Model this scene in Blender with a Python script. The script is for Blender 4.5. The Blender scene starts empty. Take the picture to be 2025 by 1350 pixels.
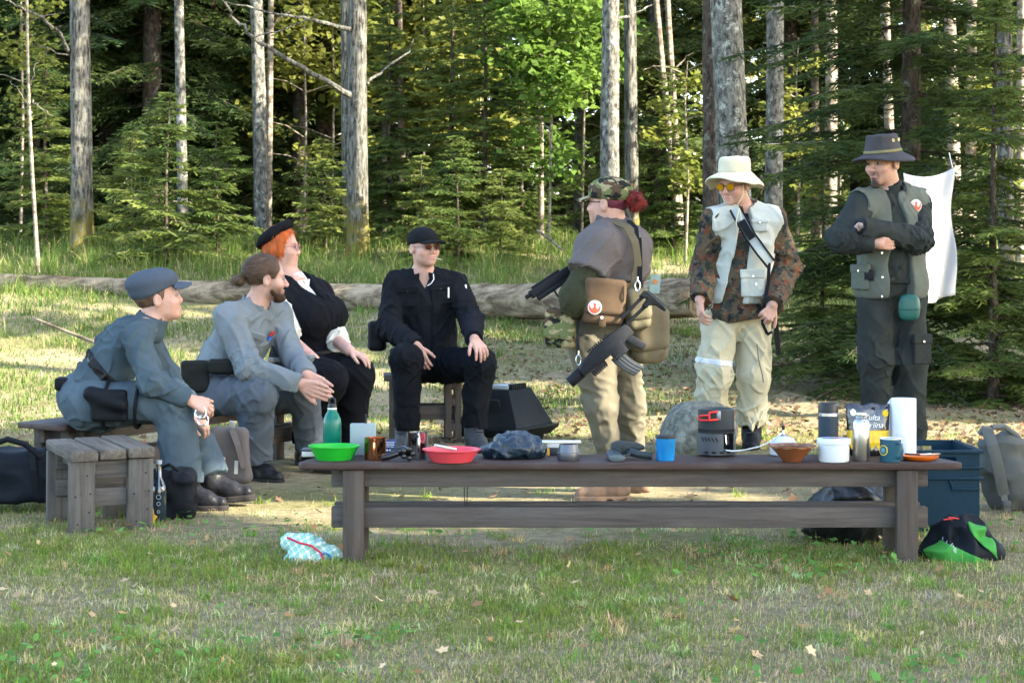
import bpy, bmesh, math, random
import numpy as np
from mathutils import Vector, Matrix
# ------------------------------------------------------------------ camera, sky, sun, exposure
SC = bpy.context.scene
COL = SC.collection
FPX, CX, HOR, CAMZ = 3900.0, 1012.5, 503.0, 1.2      # focal length in photo pixels, centre column, horizon row, eye height
cam_data = bpy.data.cameras.new('camera'); cam = bpy.data.objects.new('camera', cam_data); COL.objects.link(cam)
cam.location = (0, 0, CAMZ); cam.rotation_euler = (math.radians(90), 0, 0)
cam_data.sensor_width = 36.0; cam_data.lens = FPX / 2025 * 36; cam_data.shift_y = -(675 - HOR) / 2025
cam_data.clip_start = 0.1; cam_data.clip_end = 600
cam_data.dof.use_dof = True; cam_data.dof.focus_distance = 9.0; cam_data.dof.aperture_fstop = 11.0
SC.camera = cam
SUN_DIR = Vector((0.80, -0.30, 0.56)).normalized()    # towards the sun
sun_el = math.asin(SUN_DIR.z)
wd = bpy.data.worlds.new('World'); SC.world = wd; wd.use_nodes = True
_nt = wd.node_tree; _bg = _nt.nodes['Background']
_sky = _nt.nodes.new('ShaderNodeTexSky'); _sky.sky_type = 'NISHITA'; _sky.sun_disc = False
_sky.sun_elevation = sun_el; _sky.sun_rotation = math.atan2(SUN_DIR.x, SUN_DIR.y)
_sky.air_density = 1.0; _sky.dust_density = 1.5; _sky.ozone_density = 0.5
_nt.links.new(_sky.outputs[0], _bg.inputs[0]); _bg.inputs[1].default_value = 0.15
sl = bpy.data.lights.new('sun', 'SUN'); sl.energy = 4.2; sl.angle = math.radians(0.5); sl.color = (1.0, 0.90, 0.74)
sun = bpy.data.objects.new('sun', sl); COL.objects.link(sun)
sun.rotation_euler = (-SUN_DIR).to_track_quat('-Z', 'Y').to_euler(); sun.location = SUN_DIR * 60
SC.view_settings.view_transform = 'Standard'; SC.view_settings.look = 'None'
SC.view_settings.exposure = 3.0; SC.view_settings.gamma = 1.0; SC.view_settings.use_curve_mapping = False
SC.render.engine = 'CYCLES'
SC.cycles.use_denoising = True
SC.cycles.max_bounces = 8; SC.cycles.transparent_max_bounces = 12
SC.cycles.caustics_reflective = False; SC.cycles.caustics_refractive = False
f32 = np.float32

def J(px, py, Y):
    """a point of the place that lies at depth Y and shows at photo pixel (px, py)"""
    return np.array([(px - CX) * Y / FPX, Y, CAMZ - (py - HOR) * Y / FPX], f32)

def terrain(X, Y):
    """height of the clearing floor: flat, then a bank that rises to the wood behind"""
    X = np.asarray(X, float); Y = np.asarray(Y, float)
    t = Y - 14.0 - 1.6 * np.clip((X - 1.0) / 3, 0, 1)
    t = np.where(t > 0, t, 0)
    s = t * t / (t + 2.2)
    z = np.where(s < 10.5, 0.122 * s, 1.281 + 0.022 * (s - 10.5))
    bump = 0.05 * np.sin(X * 1.3 + 0.7 * Y) * np.sin(Y * 0.9 - X * 0.4) * np.clip(t / 3, 0, 1)
    return z + bump
# ------------------------------------------------------------------ helpers: objects
def link(o, parent=None):
    COL.objects.link(o)
    if parent is not None: o.parent = parent
    return o
def tag(o, label=None, cat=None, group=None, kind=None):
    if label: o['label'] = label
    if cat: o['category'] = cat
    if group: o['group'] = group
    if kind: o['kind'] = kind
    return o
def empty(name, loc, label=None, cat=None, group=None, rz=0.0):
    o = bpy.data.objects.new(name, None); o.empty_display_size = 0.1
    o.location = [float(v) for v in loc]; o.rotation_euler = (0, 0, rz); link(o)
    return tag(o, label, cat, group)
def np_mesh(name, V, F, mat=None, smooth=True, col=None, me=None):
    """mesh from numpy arrays; F is (n,3) or (n,4)"""
    me = me or bpy.data.meshes.new(name); V = np.asarray(V, f32); F = np.asarray(F, np.int32)
    n, k = F.shape
    me.vertices.add(len(V)); me.vertices.foreach_set('co', V.ravel())
    me.loops.add(n * k); me.loops.foreach_set('vertex_index', F.ravel())
    me.polygons.add(n); me.polygons.foreach_set('loop_start', np.arange(0, n * k, k, dtype=np.int32))
    me.polygons.foreach_set('loop_total', np.full(n, k, np.int32))
    if smooth: me.polygons.foreach_set('use_smooth', np.ones(n, bool))
    if col is not None:
        a = me.color_attributes.new('Col', 'FLOAT_COLOR', 'POINT')
        c = np.ones((len(V), 4), f32); c[:, :3] = col; a.data.foreach_set('color', c.ravel())
    me.update(calc_edges=True)
    if mat is not None: me.materials.append(mat)
    return me
def mobj(name, me, parent=None):
    return link(bpy.data.objects.new(name, me), parent)
class MB:
    """collects simple solids into one mesh"""
    def __init__(s): s.v = []; s.f = []
    def add(s, v, f):
        b = len(s.v); s.v += [tuple(map(float, p)) for p in v]; s.f += [tuple(i + b for i in q) for q in f]
    def box(s, c, d, rz=0.0, R=None):
        """d = full sizes"""
        hx, hy, hz = [q / 2 for q in d]; c = np.array(c, float)
        if R is None:
            R = np.array([[math.cos(rz), -math.sin(rz), 0], [math.sin(rz), math.cos(rz), 0], [0, 0, 1]])
        R = np.array(R, float)
        p = [c + R @ np.array([x * hx, y * hy, z * hz]) for z in (-1, 1) for y in (-1, 1) for x in (-1, 1)]
        s.add(p, [(0, 2, 3, 1), (4, 5, 7, 6), (0, 1, 5, 4), (2, 6, 7, 3), (0, 4, 6, 2), (1, 3, 7, 5)])
    def tube(s, pts, r, n=8, caps=True):
        pts = [np.array(p, float) for p in pts]; m = len(pts)
        rs = [r] * m if np.isscalar(r) else list(r)
        v = []; up = None
        for i, p in enumerate(pts):
            d = pts[min(i + 1, m - 1)] - pts[max(i - 1, 0)]; d = d / (np.linalg.norm(d) + 1e-9)
            if up is None:
                a = np.array([0, 0, 1.]) if abs(d[2]) < .9 else np.array([1., 0, 0])
            else: a = up
            x = np.cross(a, d); x /= np.linalg.norm(x) + 1e-9; up = np.cross(d, x)
            for k in range(n):
                t = 2 * math.pi * k / n
                v.append(p + rs[i] * (math.cos(t) * x + math.sin(t) * up))
        f = [(i * n + k, i * n + (k + 1) % n, (i + 1) * n + (k + 1) % n, (i + 1) * n + k) for i in range(m - 1) for k in range(n)]
        if caps: f += [tuple(range(n - 1, -1, -1)), tuple((m - 1) * n + k for k in range(n))]
        s.add(v, f)
    def lathe(s, c, prof, n=28, close=True, wob=None):
        """prof = [(radius, z), ...]"""
        c = np.array(c, float); v = []; m = len(prof)
        for (r, z) in prof:
            for k in range(n):
                t = 2 * math.pi * k / n
                q = r * (1 + (wob(t, z) if wob else 0))
                v.append(c + np.array([q * math.cos(t), q * math.sin(t), z]))
        f = [(i * n + k, i * n + (k + 1) % n, (i + 1) * n + (k + 1) % n, (i + 1) * n + k) for i in range(m - 1) for k in range(n)]
        if close: f += [tuple(range(n - 1, -1, -1)), tuple((m - 1) * n + k for k in range(n))]
        s.add(v, f)
    def prism(s, poly, axis_o, ux, uy, depth):
        """extrude a polygon given in the (ux, uy) plane by the vector depth"""
        o = np.array(axis_o, float); ux = np.array(ux, float); uy = np.array(uy, float); dv = np.array(depth, float)
        n = len(poly); a = [o + p[0] * ux + p[1] * uy - dv / 2 for p in poly]; b = [q + dv for q in a]
        s.add(a + b, [tuple(range(n)), tuple(range(2 * n - 1, n - 1, -1))] + [(i, i + n, (i + 1) % n + n, (i + 1) % n) for i in range(n)])
    def build(s, name, mat, parent=None, smooth=False, bevel=0.0, seg=2, base=None):
        me = bpy.data.meshes.new(name)
        V = [tuple(np.array(p) - np.array(base)) for p in s.v] if base is not None else s.v
        me.from_pydata(V, [], s.f)
        bm = bmesh.new(); bm.from_mesh(me)
        bmesh.ops.recalc_face_normals(bm, faces=bm.faces)
        if bevel > 0:
            ed = [e for e in bm.edges if len(e.link_faces) == 2 and e.calc_face_angle(0) > 0.6]
            bmesh.ops.bevel(bm, geom=ed, offset=bevel, segments=seg, profile=0.5, affect='EDGES', clamp_overlap=True)
        bm.to_mesh(me); bm.free()
        if smooth or bevel > 0:
            for p in me.polygons: p.use_smooth = True
            try: me.set_sharp_from_angle(angle=math.radians(42))
            except Exception: pass
        me.update()
        if mat is not None: me.materials.append(mat)
        return mobj(name, me, parent)
# ------------------------------------------------------------------ helpers: materials
MATS = {}
def new_mat(name):
    m = bpy.data.materials.new(name); m.use_nodes = True; nt = m.node_tree
    return m, nt, nt.nodes['Principled BSDF']
def N(nt, typ, **kw):
    n = nt.nodes.new(typ)
    for k, v in kw.items():
        if k in n.inputs: n.inputs[k].default_value = v
        else: setattr(n, k, v)
    return n
def ramp(nt, src, stops, interp='LINEAR'):
    r = nt.nodes.new('ShaderNodeValToRGB'); r.color_ramp.interpolation = interp
    while len(r.color_ramp.elements) < len(stops): r.color_ramp.elements.new(0.5)
    for e, (p, c) in zip(r.color_ramp.elements, stops):
        e.position = p; e.color = (c[0], c[1], c[2], 1) if not np.isscalar(c) else (c, c, c, 1)
    nt.links.new(src, r.inputs[0]); return r
def coords(nt, scale=(1, 1, 1), out='Object'):
    t = nt.nodes.new('ShaderNodeTexCoord'); mp = nt.nodes.new('ShaderNodeMapping'); mp.inputs['Scale'].default_value = scale
    nt.links.new(t.outputs[out], mp.inputs[0]); return mp.outputs[0]
def M(name, c, rough=0.75, var=0.18, scale=9.0, bump=0.0, bscale=120.0, metal=0.0, spec=0.28, stretch=(1, 1, 1), coat=0.0, sheen=0.0, grime=0.0, grimec=(0.1, 0.09, 0.07)):
    if name in MATS: return MATS[name]
    m, nt, b = new_mat(name); c = np.array(c, float)
    co = coords(nt, stretch)
    n1 = N(nt, 'ShaderNodeTexNoise', Scale=scale, Detail=6.0, Roughness=0.62); nt.links.new(co, n1.inputs['Vector'])
    r = ramp(nt, n1.outputs[0], [(0.3, c * (1 - var)), (0.7, np.minimum(c * (1 + var), 1))])
    src = r.outputs[0]
    if grime > 0:
        n3 = N(nt, 'ShaderNodeTexNoise', Scale=scale * 0.6, Detail=8.0, Roughness=0.7); nt.links.new(co, n3.inputs['Vector'])
        g = ramp(nt, n3.outputs[0], [(0.5, 0.0), (0.72, grime)])
        mx = nt.nodes.new('ShaderNodeMixRGB'); mx.inputs[2].default_value = (*grimec, 1)
        nt.links.new(g.outputs[0], mx.inputs[0]); nt.links.new(src, mx.inputs[1]); src = mx.outputs[0]
    nt.links.new(src, b.inputs['Base Color'])
    b.inputs['Roughness'].default_value = rough; b.inputs['Metallic'].default_value = metal
    b.inputs['Specular IOR Level'].default_value = spec
    if coat: b.inputs['Coat Weight'].default_value = coat
    if sheen: b.inputs['Sheen Weight'].default_value = sheen
    if bump > 0:
        n2 = N(nt, 'ShaderNodeTexNoise', Scale=bscale, Detail=4.0); nt.links.new(co, n2.inputs['Vector'])
        bp = N(nt, 'ShaderNodeBump', Strength=bump, Distance=0.01); nt.links.new(n2.outputs[0], bp.inputs['Height']); nt.links.new(bp.outputs[0], b.inputs['Normal'])
    MATS[name] = m; return m
def attr_mat(name, rough=0.6, transl=0.0, spec=0.4, sss=0.0, noise=0.0):
    """colour from the mesh's own colour attribute"""
    if name in MATS: return MATS[name]
    m, nt, b = new_mat(name)
    a = nt.nodes.new('ShaderNodeAttribute'); a.attribute_name = 'Col'; src = a.outputs['Color']
    if noise > 0:
        co = coords(nt); n1 = N(nt, 'ShaderNodeTexNoise', Scale=70.0, Detail=4.0); nt.links.new(co, n1.inputs['Vector'])
        r = ramp(nt, n1.outputs[0], [(0.3, 1 - noise), (0.7, 1.0)])
        mx = nt.nodes.new('ShaderNodeMixRGB'); mx.blend_type = 'MULTIPLY'; mx.inputs[0].default_value = 1
        nt.links.new(src, mx.inputs[1]); nt.links.new(r.outputs[0], mx.inputs[2]); src = mx.outputs[0]
    nt.links.new(src, b.inputs['Base Color'])
    b.inputs['Roughness'].default_value = rough; b.inputs['Specular IOR Level'].default_value = spec
    if sss > 0:
        b.inputs['Subsurface Weight'].default_value = sss; b.inputs['Subsurface Radius'].default_value = (0.012, 0.005, 0.003); b.inputs['Subsurface Scale'].default_value = 0.6
    if transl > 0:
        t = nt.nodes.new('ShaderNodeBsdfTranslucent'); nt.links.new(src, t.inputs[0])
        mx = nt.nodes.new('ShaderNodeMixShader'); mx.inputs[0].default_value = transl
        nt.links.new(b.outputs[0], mx.inputs[1]); nt.links.new(t.outputs[0], mx.inputs[2])
        nt.links.new(mx.outputs[0], nt.nodes['Material Output'].inputs[0])
    MATS[name] = m; return m
# ------------------------------------------------------------------ helpers: smooth solids from distance fields
def V3(*a): return np.array(a, f32)
def unit(v): v = np.asarray(v, f32); return v / (np.linalg.norm(v) + 1e-9)
def nrm(Q): return np.sqrt(np.einsum('ij,ij->i', Q, Q))
def rc(P, a, b, ra, rb):
    ab = b - a; t = np.clip(((P - a) @ ab) / (ab @ ab + 1e-12), 0, 1).astype(f32)
    return nrm(P - a - t[:, None] * ab) - (ra + (rb - ra) * t)
def chain(P, pts, rs, k=0.02):
    d = None
    for i in range(len(pts) - 1):
        q = rc(P, pts[i], pts[i + 1], rs[i], rs[i + 1]); d = q if d is None else smin(d, q, k)
    return d
def ell(P, c, r, R=None):
    q = P - c
    if R is not None: q = q @ R
    r = np.asarray(r, f32); k0 = nrm(q / r); k1 = nrm(q / (r * r)) + 1e-9
    return k0 * (k0 - 1) / k1
def bx(P, c, h, R=None, rad=0.01):
    q = P - c
    if R is not None: q = q @ R
    q = np.abs(q) - (np.asarray(h, f32) - rad)
    return nrm(np.maximum(q, 0)) + np.minimum(q.max(1), 0) - rad
def pl(P, o, n): return (P - o) @ unit(n)
def smin(a, b, k):
    h = np.clip(0.5 + 0.5 * (b - a) / k, 0, 1); return b + (a - b) * h - k * h * (1 - h)
def smax(a, b, k): return -smin(-a, -b, k)
_lat = np.random.RandomState(11).rand(32, 32, 32).astype(f32) * 2 - 1
def vnoise(P):
    i = np.floor(P).astype(np.int32); f = (P - i).astype(f32); f = f * f * (3 - 2 * f); i &= 31; j = (i + 1) & 31
    x0, y0, z0 = i.T; x1, y1, z1 = j.T; fx, fy, fz = f.T; L = _lat
    a = L[x0, y0, z0] * (1 - fx) + L[x1, y0, z0] * fx; b = L[x0, y1, z0] * (1 - fx) + L[x1, y1, z0] * fx
    c = L[x0, y0, z1] * (1 - fx) + L[x1, y0, z1] * fx; d = L[x0, y1, z1] * (1 - fx) + L[x1, y1, z1] * fx
    return (a * (1 - fy) + b * fy) * (1 - fz) + (c * (1 - fy) + d * fy) * fz
def folds(P, amp=0.006, s=11.0, ax=(1, 1, 1), seed=0.0):
    """soft ridged cloth folds"""
    w = vnoise(P * (s * 0.35) + seed)[:, None]
    out = 0
    for R, q in ((FOLD_A, 1.0), (FOLD_B, 0.8)):          # long creases in two slanting directions
        n = vnoise((P @ R + 0.10 * w) * (V3(1.5, 1.5, 0.42) * s) + seed)
        out = out + q * np.clip(1 - np.abs(n) * 3.2, 0, 1) ** 1.4
    return amp * (1.5 * out - 0.7 + 0.6 * w[:, 0])
FOLD_A = np.stack([V3(0.83, 0.1, -0.55), V3(-0.2, 0.97, -0.1), V3(0.53, 0.2, 0.83)], 1)
FOLD_B = np.stack([V3(0.86, 0.1, 0.5), V3(0.0, 0.97, -0.2), V3(-0.5, 0.2, 0.85)], 1)
def frame(fwd, up=(0, 0, 1)):
    """columns: right-hand lateral (subject's right), forward, up"""
    f = unit(fwd); u = np.asarray(up, f32); u = unit(u - f * (u @ f)); r = np.cross(f, u)
    return np.stack([r, f, u], 1).astype(f32)
def surf(f, lo, hi, h):
    """surface-nets mesh of f(P) = 0 in the box lo..hi with cell size h"""
    lo = np.array(lo, f32); n4 = np.ceil((np.array(hi, f32) - lo) / (4 * h)).astype(int) + 1
    ax = [lo[i] + np.arange(n4[i] + 1, dtype=f32) * 4 * h for i in range(3)]
    G = np.stack(np.meshgrid(*ax, indexing='ij'), -1).reshape(-1, 3)
    dc = f(G).astype(f32).reshape(n4 + 1)
    def c8(A, op):
        r = None
        for x in (slice(0, -1), slice(1, None)):
            for y in (slice(0, -1), slice(1, None)):
                for z in (slice(0, -1), slice(1, None)):
                    r = A[x, y, z] if r is None else op(r, A[x, y, z])
        return r
    act = c8(np.abs(dc), np.minimum) < 4.8 * h
    act |= (c8(dc, np.minimum) < 0) & (c8(dc, np.maximum) > 0)
    nf = n4 * 4 + 1
    V = np.repeat(np.repeat(np.repeat(dc[:-1, :-1, :-1], 4, 0), 4, 1), 4, 2)
    V = np.pad(V, ((0, 1), (0, 1), (0, 1)), mode='edge')
    m = np.repeat(np.repeat(np.repeat(act, 4, 0), 4, 1), 4, 2); m = np.pad(m, ((0, 1), (0, 1), (0, 1)))
    m[1:] |= m[:-1]; m[:, 1:] |= m[:, :-1]; m[:, :, 1:] |= m[:, :, :-1]
    I = np.argwhere(m)
    V[m] = f((lo + I * h).astype(f32))
    s = V < 0
    cnt = c8(s.astype(np.int8), np.add)
    A = (cnt > 0) & (cnt < 8); C = np.argwhere(A)
    offs = np.array([(x, y, z) for x in (0, 1) for y in (0, 1) for z in (0, 1)])
    cv = np.stack([V[tuple((C + o).T)] for o in offs], 1)
    acc = np.zeros((len(C), 3), f32); w = np.zeros(len(C), f32)
    for a in range(8):
        for b in range(a + 1, 8):
            if np.abs(offs[a] - offs[b]).sum() == 1:
                x = (cv[:, a] < 0) != (cv[:, b] < 0)
                t = np.where(x, cv[:, a] / np.where(np.abs(cv[:, a] - cv[:, b]) < 1e-9, 1, cv[:, a] - cv[:, b]), 0)
                acc += np.where(x[:, None], offs[a] + t[:, None] * (offs[b] - offs[a]), 0); w += x
    P = lo + (C + acc / np.maximum(w, 1)[:, None]) * h
    idx = np.full(A.shape, -1, np.int32); idx[A] = np.arange(len(C))
    Q = []
    for d in range(3):
        u, v = (d + 1) % 3, (d + 2) % 3
        s0 = [slice(None)] * 3; s1 = [slice(None)] * 3; s0[d] = slice(0, -1); s1[d] = slice(1, None)
        a, b = s[tuple(s0)], s[tuple(s1)]
        for flip in (False, True):
            E = np.argwhere((a & ~b) if not flip else (~a & b))
            E = E[(E[:, u] > 0) & (E[:, v] > 0) & (E[:, u] < s.shape[u] - 1) & (E[:, v] < s.shape[v] - 1)]
            if len(E) == 0: continue
            def at(du, dv):
                T = E.copy(); T[:, u] -= du; T[:, v] -= dv; return idx[tuple(T.T)]
            q = np.stack([at(1, 1), at(0, 1), at(0, 0), at(1, 0)], 1)
            if flip: q = q[:, ::-1]
            Q.append(q)
    if not Q: return np.zeros((3, 3), f32), np.zeros((0, 4), np.int32)
    Q = np.concatenate(Q); Q = Q[(Q >= 0).all(1)]
    return P.astype(f32), Q
def bounds(pts, pad):
    p = np.array(pts); return p.min(0) - pad, p.max(0) + pad
JOBS = []
def sdf_obj(name, f, lo, hi, h, mat, parent=None, base=(0, 0, 0), colf=None):
    """object now, its surface when run_jobs() works through the queue"""
    me = bpy.data.meshes.new(name); JOBS.append((me, f, lo, hi, h, mat, np.array(base, f32), colf))
    return mobj(name, me, parent)
def run_jobs():
    from concurrent.futures import ThreadPoolExecutor
    def work(j):
        P, Q = surf(j[1], j[2], j[3], j[4]); return P, Q, (j[7](P) if j[7] is not None else None)
    with ThreadPoolExecutor(4) as ex:
        for j, (P, Q, c) in zip(JOBS, ex.map(work, JOBS)):
            if len(Q) == 0: print('EMPTY', j[0].name); continue
            np_mesh('', P - j[6], Q, j[5], True, c, j[0])
    JOBS.clear()
def project(f, c, n, rng=0.22):
    """slide a point along n onto the surface of f"""
    c = np.asarray(c, f32); n = unit(n); t = np.linspace(rng, -0.22, 177, dtype=f32)
    d = f((c + t[:, None] * n).astype(f32)); k = np.argmax(d < 0)
    return (c + t[k] * n).astype(f32) if (d < 0).any() else c
def lettering(name, body, size, loc, rot, mat, parent, shear=0.0):
    """raised lettering as a mesh"""
    cu = bpy.data.curves.new(name, 'FONT'); cu.body = body; cu.size = size; cu.extrude = 0.0006; cu.shear = shear; cu.align_x = 'CENTER'
    o = bpy.data.objects.new(name, cu); COL.objects.link(o); bpy.context.view_layer.update()
    me = bpy.data.meshes.new_from_object(o.evaluated_get(bpy.context.evaluated_depsgraph_get())); bpy.data.objects.remove(o)
    me.materials.clear(); me.materials.append(mat); q = mobj(name, me, parent); q.location = [float(v) for v in loc]; q.rotation_euler = rot; return q
# ------------------------------------------------------------------ the setting: ground and bank
def ground_mat():
    m, nt, b = new_mat('clearing_soil')
    co = coords(nt)
    big = N(nt, 'ShaderNodeTexNoise', Scale=0.7, Detail=4.0, Roughness=0.6); nt.links.new(co, big.inputs['Vector'])
    fine = N(nt, 'ShaderNodeTexNoise', Scale=14.0, Detail=8.0, Roughness=0.75); nt.links.new(co, fine.inputs['Vector'])
    soil = ramp(nt, fine.outputs[0], [(0.25, (0.10, 0.072, 0.046)), (0.5, (0.195, 0.162, 0.100)), (0.75, (0.32, 0.275, 0.17))])
    moss = ramp(nt, fine.outputs[0], [(0.3, (0.07, 0.070, 0.026)), (0.7, (0.185, 0.165, 0.075))])
    fac = ramp(nt, big.outputs[0], [(0.42, 0.0), (0.62, 1.0)])
    mx = nt.nodes.new('ShaderNodeMixRGB'); nt.links.new(fac.outputs[0], mx.inputs[0]); nt.links.new(soil.outputs[0], mx.inputs[1]); nt.links.new(moss.outputs[0], mx.inputs[2])
    nt.links.new(mx.outputs[0], b.inputs['Base Color']); b.inputs['Roughness'].default_value = 0.95; b.inputs['Specular IOR Level'].default_value = 0.05
    bp = N(nt, 'ShaderNodeBump', Strength=0.9, Distance=0.03); nt.links.new(fine.outputs[0], bp.inputs['Height']); nt.links.new(bp.outputs[0], b.inputs['Normal'])
    return m
def build_ground():
    xs = np.concatenate([np.linspace(-220, -13, 24), np.linspace(-12, 12, 121), np.linspace(13, 220, 24)])
    ys = np.concatenate([np.linspace(-60, 1, 14), np.linspace(2, 34, 161), np.linspace(36, 320, 30)])
    X, Y = np.meshgrid(xs, ys, indexing='ij'); Z = terrain(X, Y)
    rng = np.random.RandomState(3); Z = Z + np.where((np.abs(X) < 12) & (Y > 13) & (Y < 34), rng.randn(*Z.shape) * 0.012, 0)
    V = np.stack([X, Y, Z], -1).reshape(-1, 3); ny = len(ys); i, j = np.meshgrid(np.arange(len(xs) - 1), np.arange(ny - 1), indexing='ij')
    a = (i * ny + j).ravel(); F = np.stack([a, a + ny, a + ny + 1, a + 1], 1)
    tag(mobj('ground', np_mesh('ground', V, F, ground_mat())), kind='structure')
build_ground()
# ------------------------------------------------------------------ vegetation prototypes
LEAFM = {}
def leaf_mat(name, c1, c2, transl=0.4, rough=0.6, scale=1.2):
    if name in MATS: return MATS[name]
    m, nt, b = new_mat(name); co = coords(nt)
    n1 = N(nt, 'ShaderNodeTexNoise', Scale=scale, Detail=5.0, Roughness=0.7); nt.links.new(co, n1.inputs['Vector'])
    oi = nt.nodes.new('ShaderNodeObjectInfo'); ad = N(nt, 'ShaderNodeMath', operation='MULTIPLY_ADD'); ad.inputs[1].default_value = 0.28; 
    nt.links.new(oi.outputs['Random'], ad.inputs[0]); ad2 = N(nt, 'ShaderNodeMath', operation='SUBTRACT'); ad2.inputs[1].default_value = 0.14
    nt.links.new(n1.outputs[0], ad.inputs[2]); nt.links.new(ad.outputs[0], ad2.inputs[0])
    r = ramp(nt, ad2.outputs[0], [(0.32, c1), (0.68, c2)])
    nt.links.new(r.outputs[0], b.inputs['Base Color']); b.inputs['Roughness'].default_value = rough; b.inputs['Specular IOR Level'].default_value = 0.12
    t = nt.nodes.new('ShaderNodeBsdfTranslucent'); nt.links.new(r.outputs[0], t.inputs[0])
    mx = nt.nodes.new('ShaderNodeMixShader'); mx.inputs[0].default_value = transl
    nt.links.new(b.outputs[0], mx.inputs[1]); nt.links.new(t.outputs[0], mx.inputs[2]); nt.links.new(mx.outputs[0], nt.nodes['Material Output'].inputs[0])
    MATS[name] = m; return m
def bark_mat(name, c1, c2, c3=None, vs=0.25, scale=26.0, bump=1.0, lichen=0.0, moss_top=0.0):
    if name in MATS: return MATS[name]
    m, nt, b = new_mat(name); co = coords(nt, (1, 1, vs)); co1 = coords(nt)
    n1 = N(nt, 'ShaderNodeTexNoise', Scale=scale, Detail=7.0, Roughness=0.7, Distortion=0.4); nt.links.new(co, n1.inputs['Vector'])
    r = ramp(nt, n1.outputs[0], [(0.40, c1), (0.60, c2)]); src = r.outputs[0]
    if lichen > 0:
        n2 = N(nt, 'ShaderNodeTexNoise', Scale=9.0, Detail=6.0, Roughness=0.75); nt.links.new(co1, n2.inputs['Vector'])
        f = ramp(nt, n2.outputs[0], [(0.56, 0.0), (0.62, lichen)])
        mx = nt.nodes.new('ShaderNodeMixRGB'); mx.inputs[2].default_value = (*(c3 or (0.42, 0.46, 0.40)), 1); nt.links.new(f.outputs[0], mx.inputs[0]); nt.links.new(src, mx.inputs[1]); src = mx.outputs[0]
    if moss_top > 0:
        se = N(nt, 'ShaderNodeSeparateXYZ'); nt.links.new(co1, se.inputs[0]); n3 = N(nt, 'ShaderNodeTexNoise', Scale=5.0, Detail=5.0); nt.links.new(co1, n3.inputs['Vector'])
        ma = N(nt, 'ShaderNodeMath', operation='MULTIPLY_ADD'); ma.inputs[1].default_value = -0.55; nt.links.new(se.outputs[2], ma.inputs[0]); nt.links.new(n3.outputs[0], ma.inputs[2])
        f = ramp(nt, ma.outputs[0], [(0.05, 0.0), (0.35, moss_top)])
        mx = nt.nodes.new('ShaderNodeMixRGB'); mx.inputs[2].default_value = (0.13, 0.11, 0.022, 1); nt.links.new(f.outputs[0], mx.inputs[0]); nt.links.new(src, mx.inputs[1]); src = mx.outputs[0]
    nt.links.new(src, b.inputs['Base Color']); b.inputs['Roughness'].default_value = 0.92; b.inputs['Specular IOR Level'].default_value = 0.06
    bp = N(nt, 'ShaderNodeBump', Strength=bump, Distance=0.03); nt.links.new(n1.outputs[0], bp.inputs['Height']); nt.links.new(bp.outputs[0], b.inputs['Normal'])
    MATS[name] = m; return m
BARK_SPRUCE = bark_mat('bark_spruce', (0.028, 0.022, 0.017), (0.085, 0.068, 0.052), vs=0.4, lichen=0.5, c3=(0.22, 0.24, 0.19))
BARK_OAK = bark_mat('bark_oak', (0.020, 0.019, 0.015), (0.155, 0.150, 0.128), vs=0.18, scale=30, bump=1.0, lichen=0.55, c3=(0.22, 0.24, 0.20), moss_top=0.9)
BARK_ASPEN = bark_mat('bark_aspen', (0.030, 0.030, 0.025), (0.168, 0.164, 0.138), vs=0.45, scale=22, bump=0.6, lichen=0.8, c3=(0.33, 0.34, 0.29))
BARK_BIRCH = bark_mat('bark_birch', (0.09, 0.07, 0.05), (0.27, 0.24, 0.19), vs=1.8, scale=9, bump=0.3, lichen=0.6, c3=(0.07, 0.06, 0.05))
def trunk_mesh(name, H, r0, r1, seed, n=14, seg=16, flare=0.35, bend=0.12, mat=None, lean=(0, 0)):
    rng = np.random.RandomState(seed); zs = np.concatenate([np.linspace(0, 1.2, 6)[:-1], np.linspace(1.2, H, seg)])
    ph = rng.rand(4) * 6.28; V = []
    for z in zs:
        t = z / H; r = r0 * (1 - t) + r1 * t + r0 * flare * math.exp(-z / 0.22)
        cx = lean[0] * t + bend * math.sin(2.2 * t * 2 + ph[0]) * t; cy = lean[1] * t + bend * math.sin(2.5 * t * 2 + ph[1]) * t
        for k in range(n):
            a = 2 * math.pi * k / n; q = r * (1 + 0.06 * math.sin(3 * a + ph[2] + z) + 0.05 * math.sin(5 * a + ph[3] - 1.3 * z) + 0.02 * rng.randn() + 0.25 * flare * math.exp(-z / 0.15) * math.sin(4 * a + ph[1]))
            V.append((cx + q * math.cos(a), cy + q * math.sin(a), z - (0.25 if z == 0 else 0)))
    m = len(zs); F = [(i * n + k, i * n + (k + 1) % n, (i + 1) * n + (k + 1) % n, (i + 1) * n + k) for i in range(m - 1) for k in range(n)]
    return np_mesh(name, V, F, mat, True)
def quads(c, d, w, L):
    """(n,4,3) ribbons: base c, direction d*L, half-width vectors w"""
    e = c + d * L[:, None]
    return np.stack([c - w, c + w, e + w * 0.45, e - w * 0.45], 1)
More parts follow.
